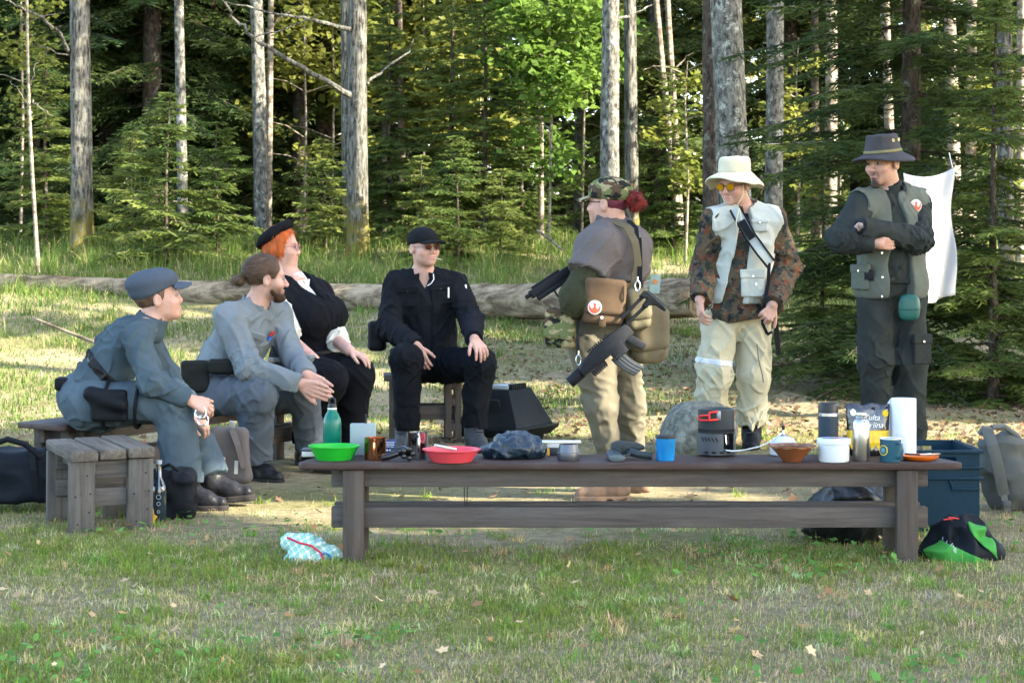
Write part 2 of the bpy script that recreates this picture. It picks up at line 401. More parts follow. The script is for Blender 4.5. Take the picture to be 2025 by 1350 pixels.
def spruce_mesh(name, H, R, z0, seed, mat, step=0.30, nb=6, twig=0.055, wid=0.010, ztop=None, droop=0.5, dead=0.0):
    """needle sprays of a spruce crown from z0 up"""
    rng = np.random.RandomState(seed); out = []; wood = []
    z = z0
    while z < (ztop or H * 0.985):
        t = (z - z0) / (H - z0); Rb = R * (1 - t) ** 0.85 + 0.06
        for b in range(nb):
            if rng.rand() < 0.10: continue
            az = rng.rand() * 6.283; L = Rb * rng.uniform(0.65, 1.12); z_ = z + rng.uniform(-0.5, 0.5) * step
            n = max(6, int(L / 0.045)); u = np.linspace(0.10, 1, n)
            d0 = np.array([math.cos(az), math.sin(az), 0]); sd = np.array([-d0[1], d0[0], 0])
            rise = rng.uniform(-0.05, 0.25) * (0.4 + t); dr = droop * rng.uniform(0.7, 1.2) * (1 - 0.6 * t)
            prof = lambda u: rise * L * u - dr * L * u * u + 0.30 * dr * L * u ** 4
            P = d0 * (u * L)[:, None]; P[:, 2] = z_ + prof(u)
            wood.append((d0 * 0.05 + np.array([0, 0, z_]), P[n // 2], P[-1], 0.006 + 0.012 * L / 2))
            tang = np.gradient(P, axis=0); tang /= np.linalg.norm(tang, axis=1)[:, None]
            # side shoots
            for s in (-1, 1):
                ln = (0.30 * L * (1 - u) ** 0.8 + 0.07) * rng.uniform(0.6, 1.2, n)
                sdir = tang * 0.75 + sd * s * rng.uniform(0.6, 1.0, n)[:, None] + np.array([0, 0, -0.18 - 0.3 * droop]) * rng.uniform(0.3, 1.6, n)[:, None]
                sdir /= np.linalg.norm(sdir, axis=1)[:, None]
                m = np.maximum(1, (ln / twig).astype(int)); idx = np.repeat(np.arange(n), m)
                v = np.concatenate([(np.arange(k) + rng.rand(k) * 0.6) / k for k in m])
                c = P[idx] + sdir[idx] * (v * ln[idx])[:, None]; c[:, 2] -= 0.25 * (v * ln[idx]) ** 2 / 0.3 * droop
                for s2 in (-1, 1):
                    sub = sdir[idx] * 0.8 + np.cross(sdir[idx], np.array([0, 0, 1.0])) * s2 * 0.75 + rng.randn(len(idx), 3) * 0.22
                    sub /= np.linalg.norm(sub, axis=1)[:, None]
                    w = np.cross(sub, rng.randn(len(idx), 3)); w /= np.linalg.norm(w, axis=1)[:, None] + 1e-9
                    out.append(quads(c, sub, w * wid * rng.uniform(0.7, 1.3, len(idx))[:, None], rng.uniform(0.7, 1.3, len(idx)) * twig * 1.35))
        z += step * rng.uniform(0.8, 1.2) * (1.0 if t < 0.7 else 0.7)
    Q = np.concatenate(out); n = len(Q)
    me = np_mesh(name, Q.reshape(-1, 3), np.arange(n * 4).reshape(n, 4), mat, False)
    mb = MB()
    for a, b_, c, r in wood: mb.tube([a, b_, c], [r, r * 0.6, r * 0.25], 4, False)
    bm = bpy.data.meshes.new('branches'); bm.from_pydata(mb.v, [], mb.f); bm.materials.append(BARK_SPRUCE)
    return me, bm
def leaf_crown(name, center, rad, n, size, seed, mat, layers=True, hang=0.3):
    """broad leaves gathered in clumps within an ellipsoid"""
    rng = np.random.RandomState(seed); k = max(8, n // 60)
    cc = rng.randn(k, 3); cc /= np.linalg.norm(cc, axis=1)[:, None]; cc *= (rng.rand(k, 1) ** 0.45); cc = cc * np.array(rad) + np.array(center)
    idx = rng.randint(0, k, n); P = cc[idx] + rng.randn(n, 3) * np.array([0.16, 0.16, 0.09]) * (np.mean(rad) / 1.5 + 0.3)
    nr = rng.randn(n, 3) * 0.55 + np.array([0, -0.25, 1.0]); nr /= np.linalg.norm(nr, axis=1)[:, None]
    a = np.cross(nr, rng.randn(n, 3)); a /= np.linalg.norm(a, axis=1)[:, None]; b = np.cross(nr, a)
    s = (size * rng.uniform(0.6, 1.25, n))[:, None]
    V = np.stack([P - a * s * 0.5, P + b * s * 0.38 + nr * s * .06, P + a * s * 0.55 - nr * s * 0.12, P - b * s * 0.38 + nr * s * .06], 1)
    return np_mesh(name, V.reshape(-1, 3), np.arange(n * 4).reshape(n, 4), mat, False)
NEEDLE = leaf_mat('needles', (0.028, 0.054, 0.018), (0.098, 0.130, 0.036), 0.42)
NEEDLE_Y = leaf_mat('needles_young', (0.052, 0.088, 0.020), (0.148, 0.176, 0.040), 0.45)
LEAF = leaf_mat('leaves_maple', (0.060, 0.120, 0.018), (0.140, 0.215, 0.035), 0.5)
LEAF_Y = leaf_mat('leaves_birch', (0.090, 0.115, 0.020), (0.210, 0.215, 0.045), 0.5)
# ------------------------------------------------------------------ the wood
def tz(x, y): return float(terrain(x, y))
def place(proto_parts, name, label, cat, group, loc, rz, sc):
    """a tree as an Empty with copies of the prototype's parts"""
    t = empty(name, loc, label, cat, group, rz); t.scale = (sc, sc, sc)
    for pn, me in proto_parts:
        o = mobj(pn, me, t)
        if pn != 'trunk': o['kind'] = 'stuff'
    return t
SPR = []
for k, (H, R, z0, sd) in enumerate(((17, 2.7, 0.9, 1), (15, 2.3, 0.5, 2), (19, 2.9, 1.6, 3))):
    cr, br = spruce_mesh('crown', H, R, z0, sd, NEEDLE, step=0.42, nb=6, twig=0.085, wid=0.013, ztop=9.5, droop=0.55)
    tr = trunk_mesh('trunk', H, 0.17, 0.03, sd, mat=BARK_SPRUCE, bend=0.08)
    SPR.append((('trunk', tr), ('branches', br), ('crown', cr)))
YSP = []
for k, (H, R, sd) in enumerate(((4.2, 1.15, 5), (3.2, 1.0, 6), (1.7, 0.85, 7))):
    cr, br = spruce_mesh('crown', H, R, 0.08, sd, NEEDLE_Y, step=0.17, nb=6, twig=0.06, wid=0.010, droop=0.22)
    tr = trunk_mesh('trunk', H, 0.05 * H / 4, 0.008, sd, n=8, mat=BARK_SPRUCE, bend=0.03)
    YSP.append((('trunk', tr), ('branches', br), ('crown', cr)))
rng = random.Random(4)
# dark spruces behind the bank: (photo column, depth, prototype, scale)
rows = [(-60, 31, 0, 1.0), (60, 29.5, 1, 1.0), (215, 31, 2, 1.05), (300, 29.5, 0, 0.95), (425, 31.5, 1, 1.0), (470, 34, 2, 1.0), (590, 36, 0, 1.1), (640, 32, 1, 0.9),
        (760, 35, 2, 1.0), (830, 40, 0, 0.9), (985, 37, 1, 0.9), (1225, 38, 0, 0.95), (1300, 33, 1, 1.0), (1560, 33, 0, 1.0),
        (1700, 34, 2, 1.0), (1960, 33, 1, 1.0), (2080, 30, 2, 1.0), (120, 37, 2, 1.1), (-20, 40, 1, 1.1), (360, 40, 0, 1.1), (500, 43, 2, 1.2)]
SPOT = ['cut by the left edge of the view', 'between the thin pale sapling and the leftmost thick trunk', 'just right of the leftmost thick trunk', 'left of the slender grey trunk', 'right of the slender grey trunk', 'directly left of the twin trunks',
        'far back between the twin trunks and the oak', 'sunlit, close behind the oak on its left', 'right of the oak, behind the young spruces', 'far back above the black cap', 'far back above the bushy young spruces', 'far back behind the dark ridged trunk', 'behind the leaning birches',
        'right of the mottled aspen', 'far back behind the dark hat', 'near the right edge behind the rough dark trunk', 'cut by the right edge of the view', 'far back behind the leftmost thick trunk', 'far back in the top left corner', 'far back behind the slender grey trunk', 'farthest back behind the twin trunks']
for i, (px, Y, k, s) in enumerate(rows):
    x = (px - CX) * Y / FPX
    lab, grp = 'tall dark spruce ' + SPOT[i], 'dark spruces of the wood'
    place(SPR[k], 'spruce_tree', lab, 'tree', grp, (x, Y, tz(x, Y) - 0.05), rng.uniform(0, 6.28), s)
# young spruces on the bank
young = [(892, 27.0, 0, 1.02, 'young spruce with bare pale leader rising behind the person in black'), (958, 26.4, 0, 0.93, 'bushy young spruce right of the bare-topped one, behind the person in black'),
         (770, 27.5, 1, 1.05, 'young dark spruce beside the thick oak trunk'), (1030, 27.8, 1, 0.9, 'small young spruce between the bushy one and the maple sapling'),
         (905, 24.6, 2, 0.95, 'low sunlit spruce sapling just above the cap of the person in black'), (830, 24.9, 2, 0.8, 'low spruce sapling left of the black cap'), (990, 24.8, 2, 0.7, 'low spruce sapling right of the black cap'),
         (330, 24.4, 2, 1.25, 'broad low young spruce above the blue-grey cap'), (430, 25.0, 2, 1.05, 'low young spruce between the thin grey trunk and the beret'), (258, 25.5, 2, 0.95, 'low young spruce right of the leftmost thick trunk'),
         (640, 26.0, 2, 0.9, 'low young spruce between the twin trunks and the oak'), (1330, 26.5, 1, 0.8, 'young spruce behind the leaning birches'), (90, 26.5, 1, 0.9, 'young spruce behind the thin pale sapling at far left')]
for (px, Y, k, s, lab) in young:
    x = (px - CX) * Y / FPX; place(YSP[k], 'young_spruce', lab, 'tree', None, (x, Y, tz(x, Y) - 0.03), rng.uniform(0, 6.28), s)
NEEDLE_R = leaf_mat('needles_right', (0.024, 0.046, 0.014), (0.105, 0.132, 0.032), 0.45, scale=2.2)
# the large spruce at the right with boughs down to the ground
crb, brb = spruce_mesh('crown', 9.5, 1.95, 0.12, 21, NEEDLE_R, step=0.24, nb=7, twig=0.060, wid=0.0085, droop=0.32, ztop=7.0)
place((('trunk', trunk_mesh('trunk', 9.5, 0.10, 0.02, 21, mat=BARK_SPRUCE, bend=0.05)), ('branches', brb), ('crown', crb)), 'large_spruce', 'large spruce with wide green boughs to the ground behind the white cloth', 'tree', None, ((1800 - CX) * 16.6 / FPX, 16.6, tz(3.35, 16.6)), 0.5, 1.0)
place((('trunk', YSP[0][0][1]), ('branches', YSP[0][1][1]), ('crown', YSP[0][2][1])), 'young_spruce', 'young spruce with bright tips at the right edge beside the white cloth', 'tree', None, ((1965 - CX) * 15.6 / FPX, 15.6, tz(3.8, 15.6)), 2.0, 0.80)
place((('trunk', YSP[1][0][1]), ('branches', YSP[1][1][1]), ('crown', YSP[1][2][1])), 'young_spruce', 'young spruce between the bucket-hatted person and the large spruce', 'tree', None, ((1625 - CX) * 17.6 / FPX, 17.6, tz(2.7, 17.6)), 1.0, 0.62)
# trunks one can tell apart: column at the base and at the top edge of the photo, depth, base radius, bark
def trunk_tree(name, label, bx_, tx_, Y, wpx, bark, seed, crown=None, H=13.0, limbs=(), flare=0.3, taper=0.55, wtop=None):
    x = (bx_ - CX) * Y / FPX; xt = (tx_ - CX) * Y / FPX; z = tz(x, Y); ztop = CAMZ + HOR * Y / FPX
    r = wpx * Y / FPX / 2; t = empty(name, (x, Y, z), label, 'tree')
    lean = (xt - x) / (ztop - z) * H
    tm = trunk_mesh('trunk', H, r, r * (1 - taper), seed, n=18, seg=26, flare=flare, bend=0.05 + 0.1 * r, mat=bark, lean=(lean, 0)); mobj('trunk', tm, t)
    for pts in limbs:                                    # limbs: photo pixels with depth offset and radius
        m = MB(); pp = []; rr = []
        P0 = [J(a, b, Y + c) for (a, b, c, q) in pts]; rr = [q for *_, q in pts]
        Q = []; R2 = []
        for i in range(len(P0) - 1):
            for s in np.linspace(0, 1, 5)[:-1]:
                w = np.random.RandomState(seed + i * 9 + int(s * 8)).randn(3) * 0.012
                Q.append(P0[i] * (1 - s) + P0[i + 1] * s + w - V3(x, Y, z)); R2.append(0.62 * (rr[i] * (1 - s) + rr[i + 1] * s))
        Q.append(P0[-1] - V3(x, Y, z)); R2.append(0.62 * rr[-1])
        m.tube(Q, R2, 8); m.build('limb', bark, t, smooth=True)
    if crown:
        mat, n, size = crown
        mobj('crown', leaf_crown('crown', (lean * 0.8, 0, H * 0.82), (2.1, 2.1, H * 0.24), n, size, seed, mat), t)
    return t
LC = (LEAF_Y, 650, 0.16)
trunk_tree('oak_tree', 'thick grey-barked trunk with mossy foot at the far left', 160, 162, 25.2, 44, BARK_OAK, 101, LC, limbs=[[(142, 112, 0, 0.05), (120, 70, -0.3, 0.035), (85, 35, -0.5, 0.03), (40, 14, -0.8, 0.022), (10, 0, -1, 0.018)], [(142, 112, 0, .02), (100, 100, -.4, .014), (60, 82, -.6, .008)]])
trunk_tree('young_birch', 'thin pale sapling trunk at the far left edge', 76, 50, 23.8, 8, BARK_BIRCH, 102, None, 5.0, limbs=[[(62, 200, 0, .014), (80, 215, -.2, .008), (105, 230, -.3, .004)], [(60, 225, 0, .012), (45, 190, .2, .006), (20, 160, .3, .003)], [(58, 170, 0, .01), (72, 130, 0, .005), (90, 100, 0, .003)]])
trunk_tree('slender_tree', 'slender grey trunk with peeling bark left of the twin trunks', 362, 355, 27.5, 21, BARK_ASPEN, 103, LC)
trunk_tree('twin_tree', 'straight grey-brown trunk of the pair above the beret', 518, 505, 28.5, 29, BARK_ASPEN, 104, LC)
trunk_tree('slim_tree', 'slim reddish trunk hugging the right side of its thicker neighbour', 530, 534, 28.9, 13, BARK_BIRCH, 105, None, limbs=[[(527, 60, 0, .03), (560, 32, 0, .02), (600, 10, 0, .01)]])
trunk_tree('oak_tree', 'thick dark-ridged oak trunk with a long bare limb to the left', 709, 703, 25.4, 42, BARK_OAK, 106, LC, limbs=[[(690, 190, -.05, .07), (640, 160, -.5, .055), (560, 110, -.8, .045), (500, 75, -1, .038), (462, 40, -1.1, .03), (445, 5, -1.2, .025)], [(690, 60, -.1, .05), (600, 38, -.5, .03), (540, 25, -.7, .022), (440, 2, -1, .012)], [(722, 168, 0, .035), (760, 140, .3, .025), (810, 100, .5, .018), (818, 78, .5, .01)], [(500, 75, -1, .02), (560, 62, -1, .014), (640, 25, -1, .01)]])
trunk_tree('oak_tree', 'lit narrow trunk standing close behind the thick oak', 688, 680, 27.0, 20, BARK_OAK, 107, None)
trunk_tree('grey_tree', 'grey lichen-spotted trunk above the camouflage cap', 1206, 1206, 24.6, 39, BARK_ASPEN, 108, LC, limbs=[[(1222, 40, 0, .03), (1250, 30, .2, .02), (1290, 10, .3, .012)]])
trunk_tree('dark_tree', 'dark ridged trunk right of the grey lichen-spotted one', 1252, 1247, 25.6, 28, BARK_OAK, 109, LC)
trunk_tree('dark_tree', 'dark brown trunk left of the broad pale aspen', 1406, 1402, 22.6, 34, BARK_SPRUCE, 110, LC)
trunk_tree('aspen_tree', 'broad pale aspen trunk behind the bucket hat', 1460, 1440, 21.6, 66, BARK_ASPEN, 111, LC, flare=0.2, taper=0.3)
trunk_tree('aspen_tree', 'pale mottled trunk right of the broad aspen', 1527, 1533, 22.0, 38, BARK_ASPEN, 112, LC)
trunk_tree('leaning_birch', 'left one of two slim leaning white birches', 1345, 1297, 28.0, 13, BARK_BIRCH, 113, None, limbs=[[(1318, 150, 0, .02), (1290, 130, 0, .01), (1272, 140, 0, .005)]])
trunk_tree('leaning_birch', 'right one of two slim leaning white birches', 1348, 1318, 28.6, 13, BARK_BIRCH, 114, None, limbs=[[(1334, 140, 0, .02), (1360, 110, 0, .01), (1372, 105, 0, .005)]])
trunk_tree('dark_tree', 'thin almost black trunk left of the sunlit birch', 1612, 1610, 30.0, 17, BARK_SPRUCE, 115, None)
trunk_tree('birch_tree', 'sunlit birch trunk between bucket hat and dark hat', 1642, 1645, 27.5, 27, BARK_BIRCH, 116, LC)
trunk_tree('birch_tree', 'sunlit birch trunk rising directly behind the dark hat', 1764, 1752, 28.5, 20, BARK_BIRCH, 117, LC)
trunk_tree('birch_tree', 'pale birch trunk above the white cloth', 1892, 1875, 27.0, 26, BARK_BIRCH, 118, LC)
trunk_tree('birch_tree', 'pale birch trunk between cloth and the right edge', 1918, 1922, 29.0, 22, BARK_BIRCH, 119, None)
trunk_tree('dark_tree', 'rough dark trunk near the right edge', 1992, 1988, 21.5, 33, BARK_OAK, 120, LC)
trunk_tree('birch_tree', 'birch trunk cut by the right edge of the view', 2020, 2018, 25.0, 20, BARK_BIRCH, 121, LC)
trunk_tree('young_birch', 'thin upright birch among the maple leaves', 1070, 1066, 26.8, 11, BARK_BIRCH, 122, None, 9.0)
trunk_tree('thin_tree', 'thin trunk behind the bushy young spruces', 797, 790, 31.0, 16, BARK_SPRUCE, 123, None)
trunk_tree('thin_tree', 'slim trunk between oak and the thin trunk', 760, 757, 32.0, 11, BARK_ASPEN, 124, None)
trunk_tree('spruce_tree', 'bare dark spruce trunk between the twin trunks and the oak', 592, 597, 31.0, 30, BARK_SPRUCE, 125, None)
trunk_tree('thin_tree', 'thin trunk above the bare-topped young spruce', 878, 885, 34.0, 14, BARK_ASPEN, 126, None)
trunk_tree('thin_tree', 'dim trunk left of the maple sapling', 940, 935, 36.0, 16, BARK_SPRUCE, 127, None)
trunk_tree('thin_tree', 'dim trunk right of the maple sapling', 1140, 1150, 35.0, 18, BARK_ASPEN, 128, None)
trunk_tree('thin_tree', 'pale trunk high between dark hat and birches', 1700, 1697, 35.0, 14, BARK_BIRCH, 129, None)
# maple sapling and leafy shrubs
def sapling(px, Y, H, seed, label, mat, n, size, rad, name='maple_sapling', cz=0.6, cat='tree', group=None):
    x = (px - CX) * Y / FPX; t = empty(name, (x, Y, tz(x, Y)), label, cat, group); r = np.random.RandomState(seed)
    m = MB(); m.tube([(0, 0, -0.1), (0.04, 0, H * 0.4), (0.0, 0.03, H * 0.8), (0.03, 0, H)], [0.022, 0.018, 0.012, 0.005], 6)
    for k in range(9):
        z = H * r.uniform(0.25, 0.95); a = r.uniform(0, 6.28); L = rad[0] * r.uniform(0.5, 0.95); m.tube([(0, 0, z), (math.cos(a) * L * .5, math.sin(a) * L * .5, z + .18 * L), (math.cos(a) * L, math.sin(a) * L, z + .22 * L)], [0.010, .007, .003], 5)
    m.build('stem', BARK_BIRCH, t, smooth=True)
    mobj('crown', leaf_crown('crown', (0, 0, H * cz), rad, n, size, seed, mat), t)
sapling(1085, 26.0, 4.4, 201, 'light green maple sapling with broad leaves left of the camouflage cap', LEAF, 3200, 0.115, (0.75, 0.7, 1.7))
sapling(1150, 27.0, 5.2, 202, 'taller maple sapling close behind the camouflage cap', LEAF, 2800, 0.115, (0.7, 0.7, 1.6), cz=0.68)
sapling(1030, 28.5, 5.0, 203, 'maple sapling partly hidden behind the bushy spruces', LEAF, 2000, 0.11, (0.6, 0.6, 1.4), cz=0.66)
sapling(1355, 25.5, 2.6, 204, 'yellow-green leafy shrub behind the leaning birches', LEAF_Y, 700, 0.10, (0.5, 0.5, 0.9), 'leafy_shrub', cat='shrub')
sapling(1995, 25.0, 3.4, 205, 'yellow-green leafy shrub by the right edge', LEAF_Y, 800, 0.10, (0.6, 0.5, 1.3), 'leafy_shrub', cat='shrub')
sapling(1575, 26.0, 3.0, 206, 'leafy shrub between the aspens and the sunlit birch', LEAF_Y, 700, 0.10, (0.6, 0.5, 1.1), 'leafy_shrub', cat='shrub')
sapling(600, 29.5, 4.6, 207, 'yellow-green leafy sapling between twin trunks and oak', LEAF_Y, 1100, 0.12, (0.9, 0.7, 1.9), 'leafy_shrub', cat='shrub')
sapling(40, 27.5, 4.6, 208, 'sparse leafy sapling at the left edge behind the pale stem', LEAF_Y, 600, 0.10, (0.8, 0.7, 1.8), 'leafy_shrub', cat='shrub')
BSPOT = ['above the black cap', 'right of the oak', 'behind the maple saplings', 'left of the leaning birches', 'behind the broad aspen', 'right of the sunlit birch', 'behind the large spruce', 'near the right edge', 'left of the maple saplings', 'hidden by the oak trunk',
         'right of the slim reddish trunk', 'left of the dark brown trunk', 'close left of the oak', 'close behind the bare-topped spruce', 'close behind the bushy spruce', 'between grey and dark ridged trunks', 'left of the slender grey trunk']
for k, (px, Y, H) in enumerate(((880, 36, 7.0), (800, 41, 8.0), (1110, 37, 7.5), (1290, 37, 7.0), (1480, 38, 7.5), (1660, 39, 7.5), (1830, 36, 7.0), (1950, 40, 8.0), (1010, 42, 8.5), (700, 38, 7.0), (580, 35, 6.0), (1390, 42, 8.5), (655, 30.5, 5.5), (835, 32, 6.0), (945, 31, 5.5), (1215, 33, 6.5), (250, 36, 6.5))):
    sapling(px, Y, H, 230 + k, 'yellow-green broadleaf tree deep in the wood, ' + BSPOT[k], LEAF_Y, 1500, 0.17, (1.15, 1.0, H * 0.36), 'broadleaf_tree', cz=0.58, group='sunlit broadleaf trees deep in the wood')
# the far wood that reads as one mass, and unseen crowns, with trunks, added beside the clearing to shade it
def far_wood():
    r = np.random.RandomState(77); n = 60000
    X = r.uniform(-34, 34, n); Y = r.uniform(43, 72, n); Z = r.uniform(0, 1, n) ** 1.1 * 15
    keep = (np.sin(X * 0.9 + 0.4 * Y) + np.sin(X * 0.37 - Y * 0.6) + 0.5 * np.sin(X * 2.3)) > (-1.0 + 0.30 * Z); X, Y, Z = X[keep], Y[keep], Z[keep]; n = len(X)
    P = np.stack([X, Y, terrain(X, Y) + Z], 1); a = r.randn(n, 3); a /= np.linalg.norm(a, axis=1)[:, None]; b = np.cross(a, r.randn(n, 3)); b /= np.linalg.norm(b, axis=1)[:, None]; s = r.uniform(0.15, 0.42, (n, 1))
    V = np.stack([P - a * s, P + b * s * .5, P + a * s, P - b * s * .5], 1)
    tag(mobj('far_wood', np_mesh('far_wood', V.reshape(-1, 3), np.arange(n * 4).reshape(n, 4), leaf_mat('far_leaves', (0.050, 0.070, 0.018), (0.160, 0.165, 0.045), 0.5, scale=0.15), False)), 'far green wood seen between the trunks', None, None, 'stuff')
far_wood()
SPOTS = ((-0.6, 9.75, 0.25), (1.7, 14.7, 0.5), (-3.6, 14.5, 0.7), (-2.6, 16.5, 0.6), (3.4, 13.0, 0.45), (0.9, 13.2, 0.25), (0.55, 10.4, 0.05), (2.6, 13.6, 0.25), (0.3, 9.55, 0.05))     # where the crowns leave gaps for the sun
def canopy():
    """unseen leaf crowns added right of and behind the clearing to shade it"""
    r = np.random.RandomState(5); S = np.array(SUN_DIR); out = []
    for k in range(440):
        # a crown hangs somewhere along the sun rays that fall on the clearing and the wood
        gx, gy = r.uniform(-6.5, 6.0), r.uniform(1.0, 24.0)
        if gy > 15 and r.rand() < 0.62: continue
        h = r.uniform(5.5, 13.0); c = np.array([gx, gy, terrain(gx, gy)]) + S * (h / S[2])
        R0 = r.uniform(0.7, 1.5)
        if any(math.hypot((gx - a) * 0.62, gy - b) < R0 * 0.9 + q for a, b, q in SPOTS): continue
        if c[0] < 4.5 + 0.30 * max(c[1], 0): continue
        out.append((c, R0))
    P = []; 
    for c, R in out:
        n = int(260 * R * R); q = r.randn(n, 3); q /= np.linalg.norm(q, axis=1)[:, None]; q *= r.rand(n, 1) ** 0.5; P.append(c + q * R * np.array([1, 1, .8]))
    P = np.concatenate(P); n = len(P); a = r.randn(n, 3); a /= np.linalg.norm(a, axis=1)[:, None]; b = np.cross(a, r.randn(n, 3)); b /= np.linalg.norm(b, axis=1)[:, None]; s = r.uniform(0.09, 0.22, (n, 1))
    V = np.stack([P - a * s, P + b * s * .7, P + a * s, P - b * s * .7], 1)
    tag(mobj('shade_canopy', np_mesh('shade_canopy', V.reshape(-1, 3), np.arange(n * 4).reshape(n, 4), LEAF, False)), 'unseen leafy crowns added to shade the clearing', None, None, 'stuff')
canopy()
tm_ = trunk_mesh('trunk', 14.0, 0.16, 0.05, 301, mat=BARK_ASPEN, bend=0.1)
for (x, y) in ((5.6, 1.5), (7.0, 4.0), (6.4, 7.0), (8.5, 9.0), (8.0, 12.5), (10.5, 6.0), (10.0, 15.0), (12.5, 11.0), (9.0, 1.0), (13.0, 17.0)):
    t_ = empty('clearing_tree', (x, y, tz(x, y)), 'grey tree trunk carrying the leafy crowns right of the clearing', 'tree', 'trees standing right of the clearing', x * 3.1); mobj('trunk', tm_, t_)
# ------------------------------------------------------------------ people: anatomy and clothing as smooth solids
SKIN = np.array([0.44, 0.255, 0.190])
def near(P, c, r, fn):
    """evaluate fn only close to c; elsewhere a safe positive distance"""
    d0 = nrm(P - c); out = (d0 - r).astype(f32); m = d0 < r * 1.7
    if m.any(): out[m] = fn(P[m])
    return out
def head_local(P, H): return ((P - H['c']) @ H['R']) / H['s']
def head_sdf(P, H):
    def fn(P):
        q = head_local(P, H); s = H['s']; w = H.get('wide', 1.0)
        q = q * V3(1 / w, 1, 1)
        d = ell(q, V3(0, -0.014, 0.036), (0.076, 0.096, 0.084))
        d = smin(d, ell(q, V3(0, 0.028, -0.050), np.array([0.060, 0.060, 0.064]) * H.get('jaw', 1.0)), 0.045)
        d = smin(d, ell(q, V3(0, 0.070, -0.097), (0.024, 0.020, 0.018)), 0.025)
        d = smin(d, rc(q, V3(-0.036, 0.074, 0.020), V3(0.036, 0.074, 0.020), 0.014, 0.014), 0.016)
        for sx in (-1, 1):
            d = smin(d, ell(q, V3(0.042 * sx, 0.062, -0.030), (0.022, 0.022, 0.020)), 0.025)
            d = smax(d, -ell(q, V3(0.033 * sx, 0.101, 0.000), (0.021, 0.018, 0.011)), 0.012)
            e = ell(q, V3(0.079 * sx, -0.012, -0.012), (0.010, 0.021, 0.033))
            e = smax(e, -ell(q, V3(0.090 * sx, -0.008, -0.008), (0.008, 0.010, 0.018)), 0.006)
            d = smin(d, e, 0.008)
        d = smin(d, rc(q, V3(0, 0.086, 0.006), V3(0, 0.090 + 0.017 * H.get('nose', 1.0), -0.030), 0.008, 0.006 + 0.0075 * H.get('nose', 1.0)), 0.012)
        for sx in (-1, 1): d = smin(d, ell(q, V3(0.011 * sx, 0.088 + 0.010 * H.get('nose', 1.0), -0.036), (0.009, 0.011, 0.008)), 0.006)
        d = smin(d, ell(q, V3(0, 0.087, -0.062), (0.021, 0.012, 0.007)), 0.006)
        d = smin(d, ell(q, V3(0, 0.087, -0.074), (0.021, 0.011, 0.007)), 0.006)
        for sx in (-1, 1): d = smax(d, -rc(q, V3(0, 0.100, -0.0655), V3(0.024 * sx, 0.094, -0.0725), 0.0038, 0.0032), 0.004)
        return d * s * min(w, 1)
    return near(P, H['c'], 0.17 * H['s'], fn)
def head_col(P, H, beard=None, brow=(0.16, 0.09, 0.05), lips=(0.45, 0.17, 0.15)):
    q = head_local(P, H); n = len(P); C = np.tile(SKIN, (n, 1))
    C *= (1 + 0.10 * vnoise(P * 40) + 0.08 * vnoise(P * 13))[:, None]
    inh = nrm(q) < 0.2
    def blend(m, c): C[:] = C * (1 - m[:, None]) + np.array(c) * m[:, None]
    def spot(c, r): return np.clip(1.4 - nrm((q - V3(*c)) / V3(*r)), 0, 1) * inh
    for sx in (-1, 1):
        blend(0.35 * spot((0.045 * sx, 0.07, -0.035), (0.025, 0.04, 0.022)), (0.60, 0.27, 0.22))
        blend(0.8 * spot((0.033 * sx, 0.092, 0.021), (0.024, 0.03, 0.0055)), brow)
        blend(0.45 * spot((0.033 * sx, 0.09, 0.000), (0.02, 0.02, 0.010)), (0.34, 0.18, 0.14))
    blend(0.4 * spot((0, 0.115, -0.034), (0.014, 0.02, 0.012)), (0.60, 0.27, 0.22))
    blend(0.8 * spot((0, 0.098, -0.067), (0.024, 0.02, 0.010)), lips)
    if beard is not None:
        for (c, r, a) in beard['spots']: blend(a * spot(c, r), beard['col'])
    return np.clip(C, 0, 1)
def strands(p, hair, H, comb, n, L, seed, mat, jitter=0.35):
    """loose strands lying over a hair mass; runs once its surface exists"""
    AFTER.append((p, hair, H, comb, n, L, seed, mat, jitter))
def run_strands():
    for (p, hair, H, comb, n, L, seed, mat, jit) in AFTER:
        me = hair.data; nv = len(me.vertices); co = np.empty(nv * 3, f32); no = np.empty(nv * 3, f32); me.vertices.foreach_get('co', co); me.vertices.foreach_get('normal', no); co = co.reshape(-1, 3); no = no.reshape(-1, 3)
        r = np.random.RandomState(seed); k = r.randint(0, nv, n); P = co[k] + no[k] * 0.001; N_ = no[k]; c = H['R'] @ np.array(comb, f32)
        d = c + r.randn(n, 3) * jit; d -= N_ * np.einsum('ij,ij->i', d, N_)[:, None]; d /= np.linalg.norm(d, axis=1)[:, None] + 1e-9
        w = np.cross(d, N_); w *= (0.0011 / (np.linalg.norm(w, axis=1) + 1e-9))[:, None]; ln = (L * r.uniform(0.5, 1.3, n))[:, None]; lift = (r.rand(n, 1) ** 2) * 0.007
        a = P + d * ln * 0.5 + N_ * (0.002 + lift * 0.6); b = P + d * ln + N_ * (lift - 0.10 * ln)
        V = np.stack([P - w, P + w, a + w, a - w, b + w * .3, b - w * .3], 1); f = np.arange(n)[:, None] * 6; F = np.concatenate([f + [0, 1, 2, 3], f + [3, 2, 4, 5]])
        o = mobj('hair_strands', np_mesh('hair_strands', V.reshape(-1, 3), F, mat, True), hair); o['kind'] = 'stuff'
AFTER = []
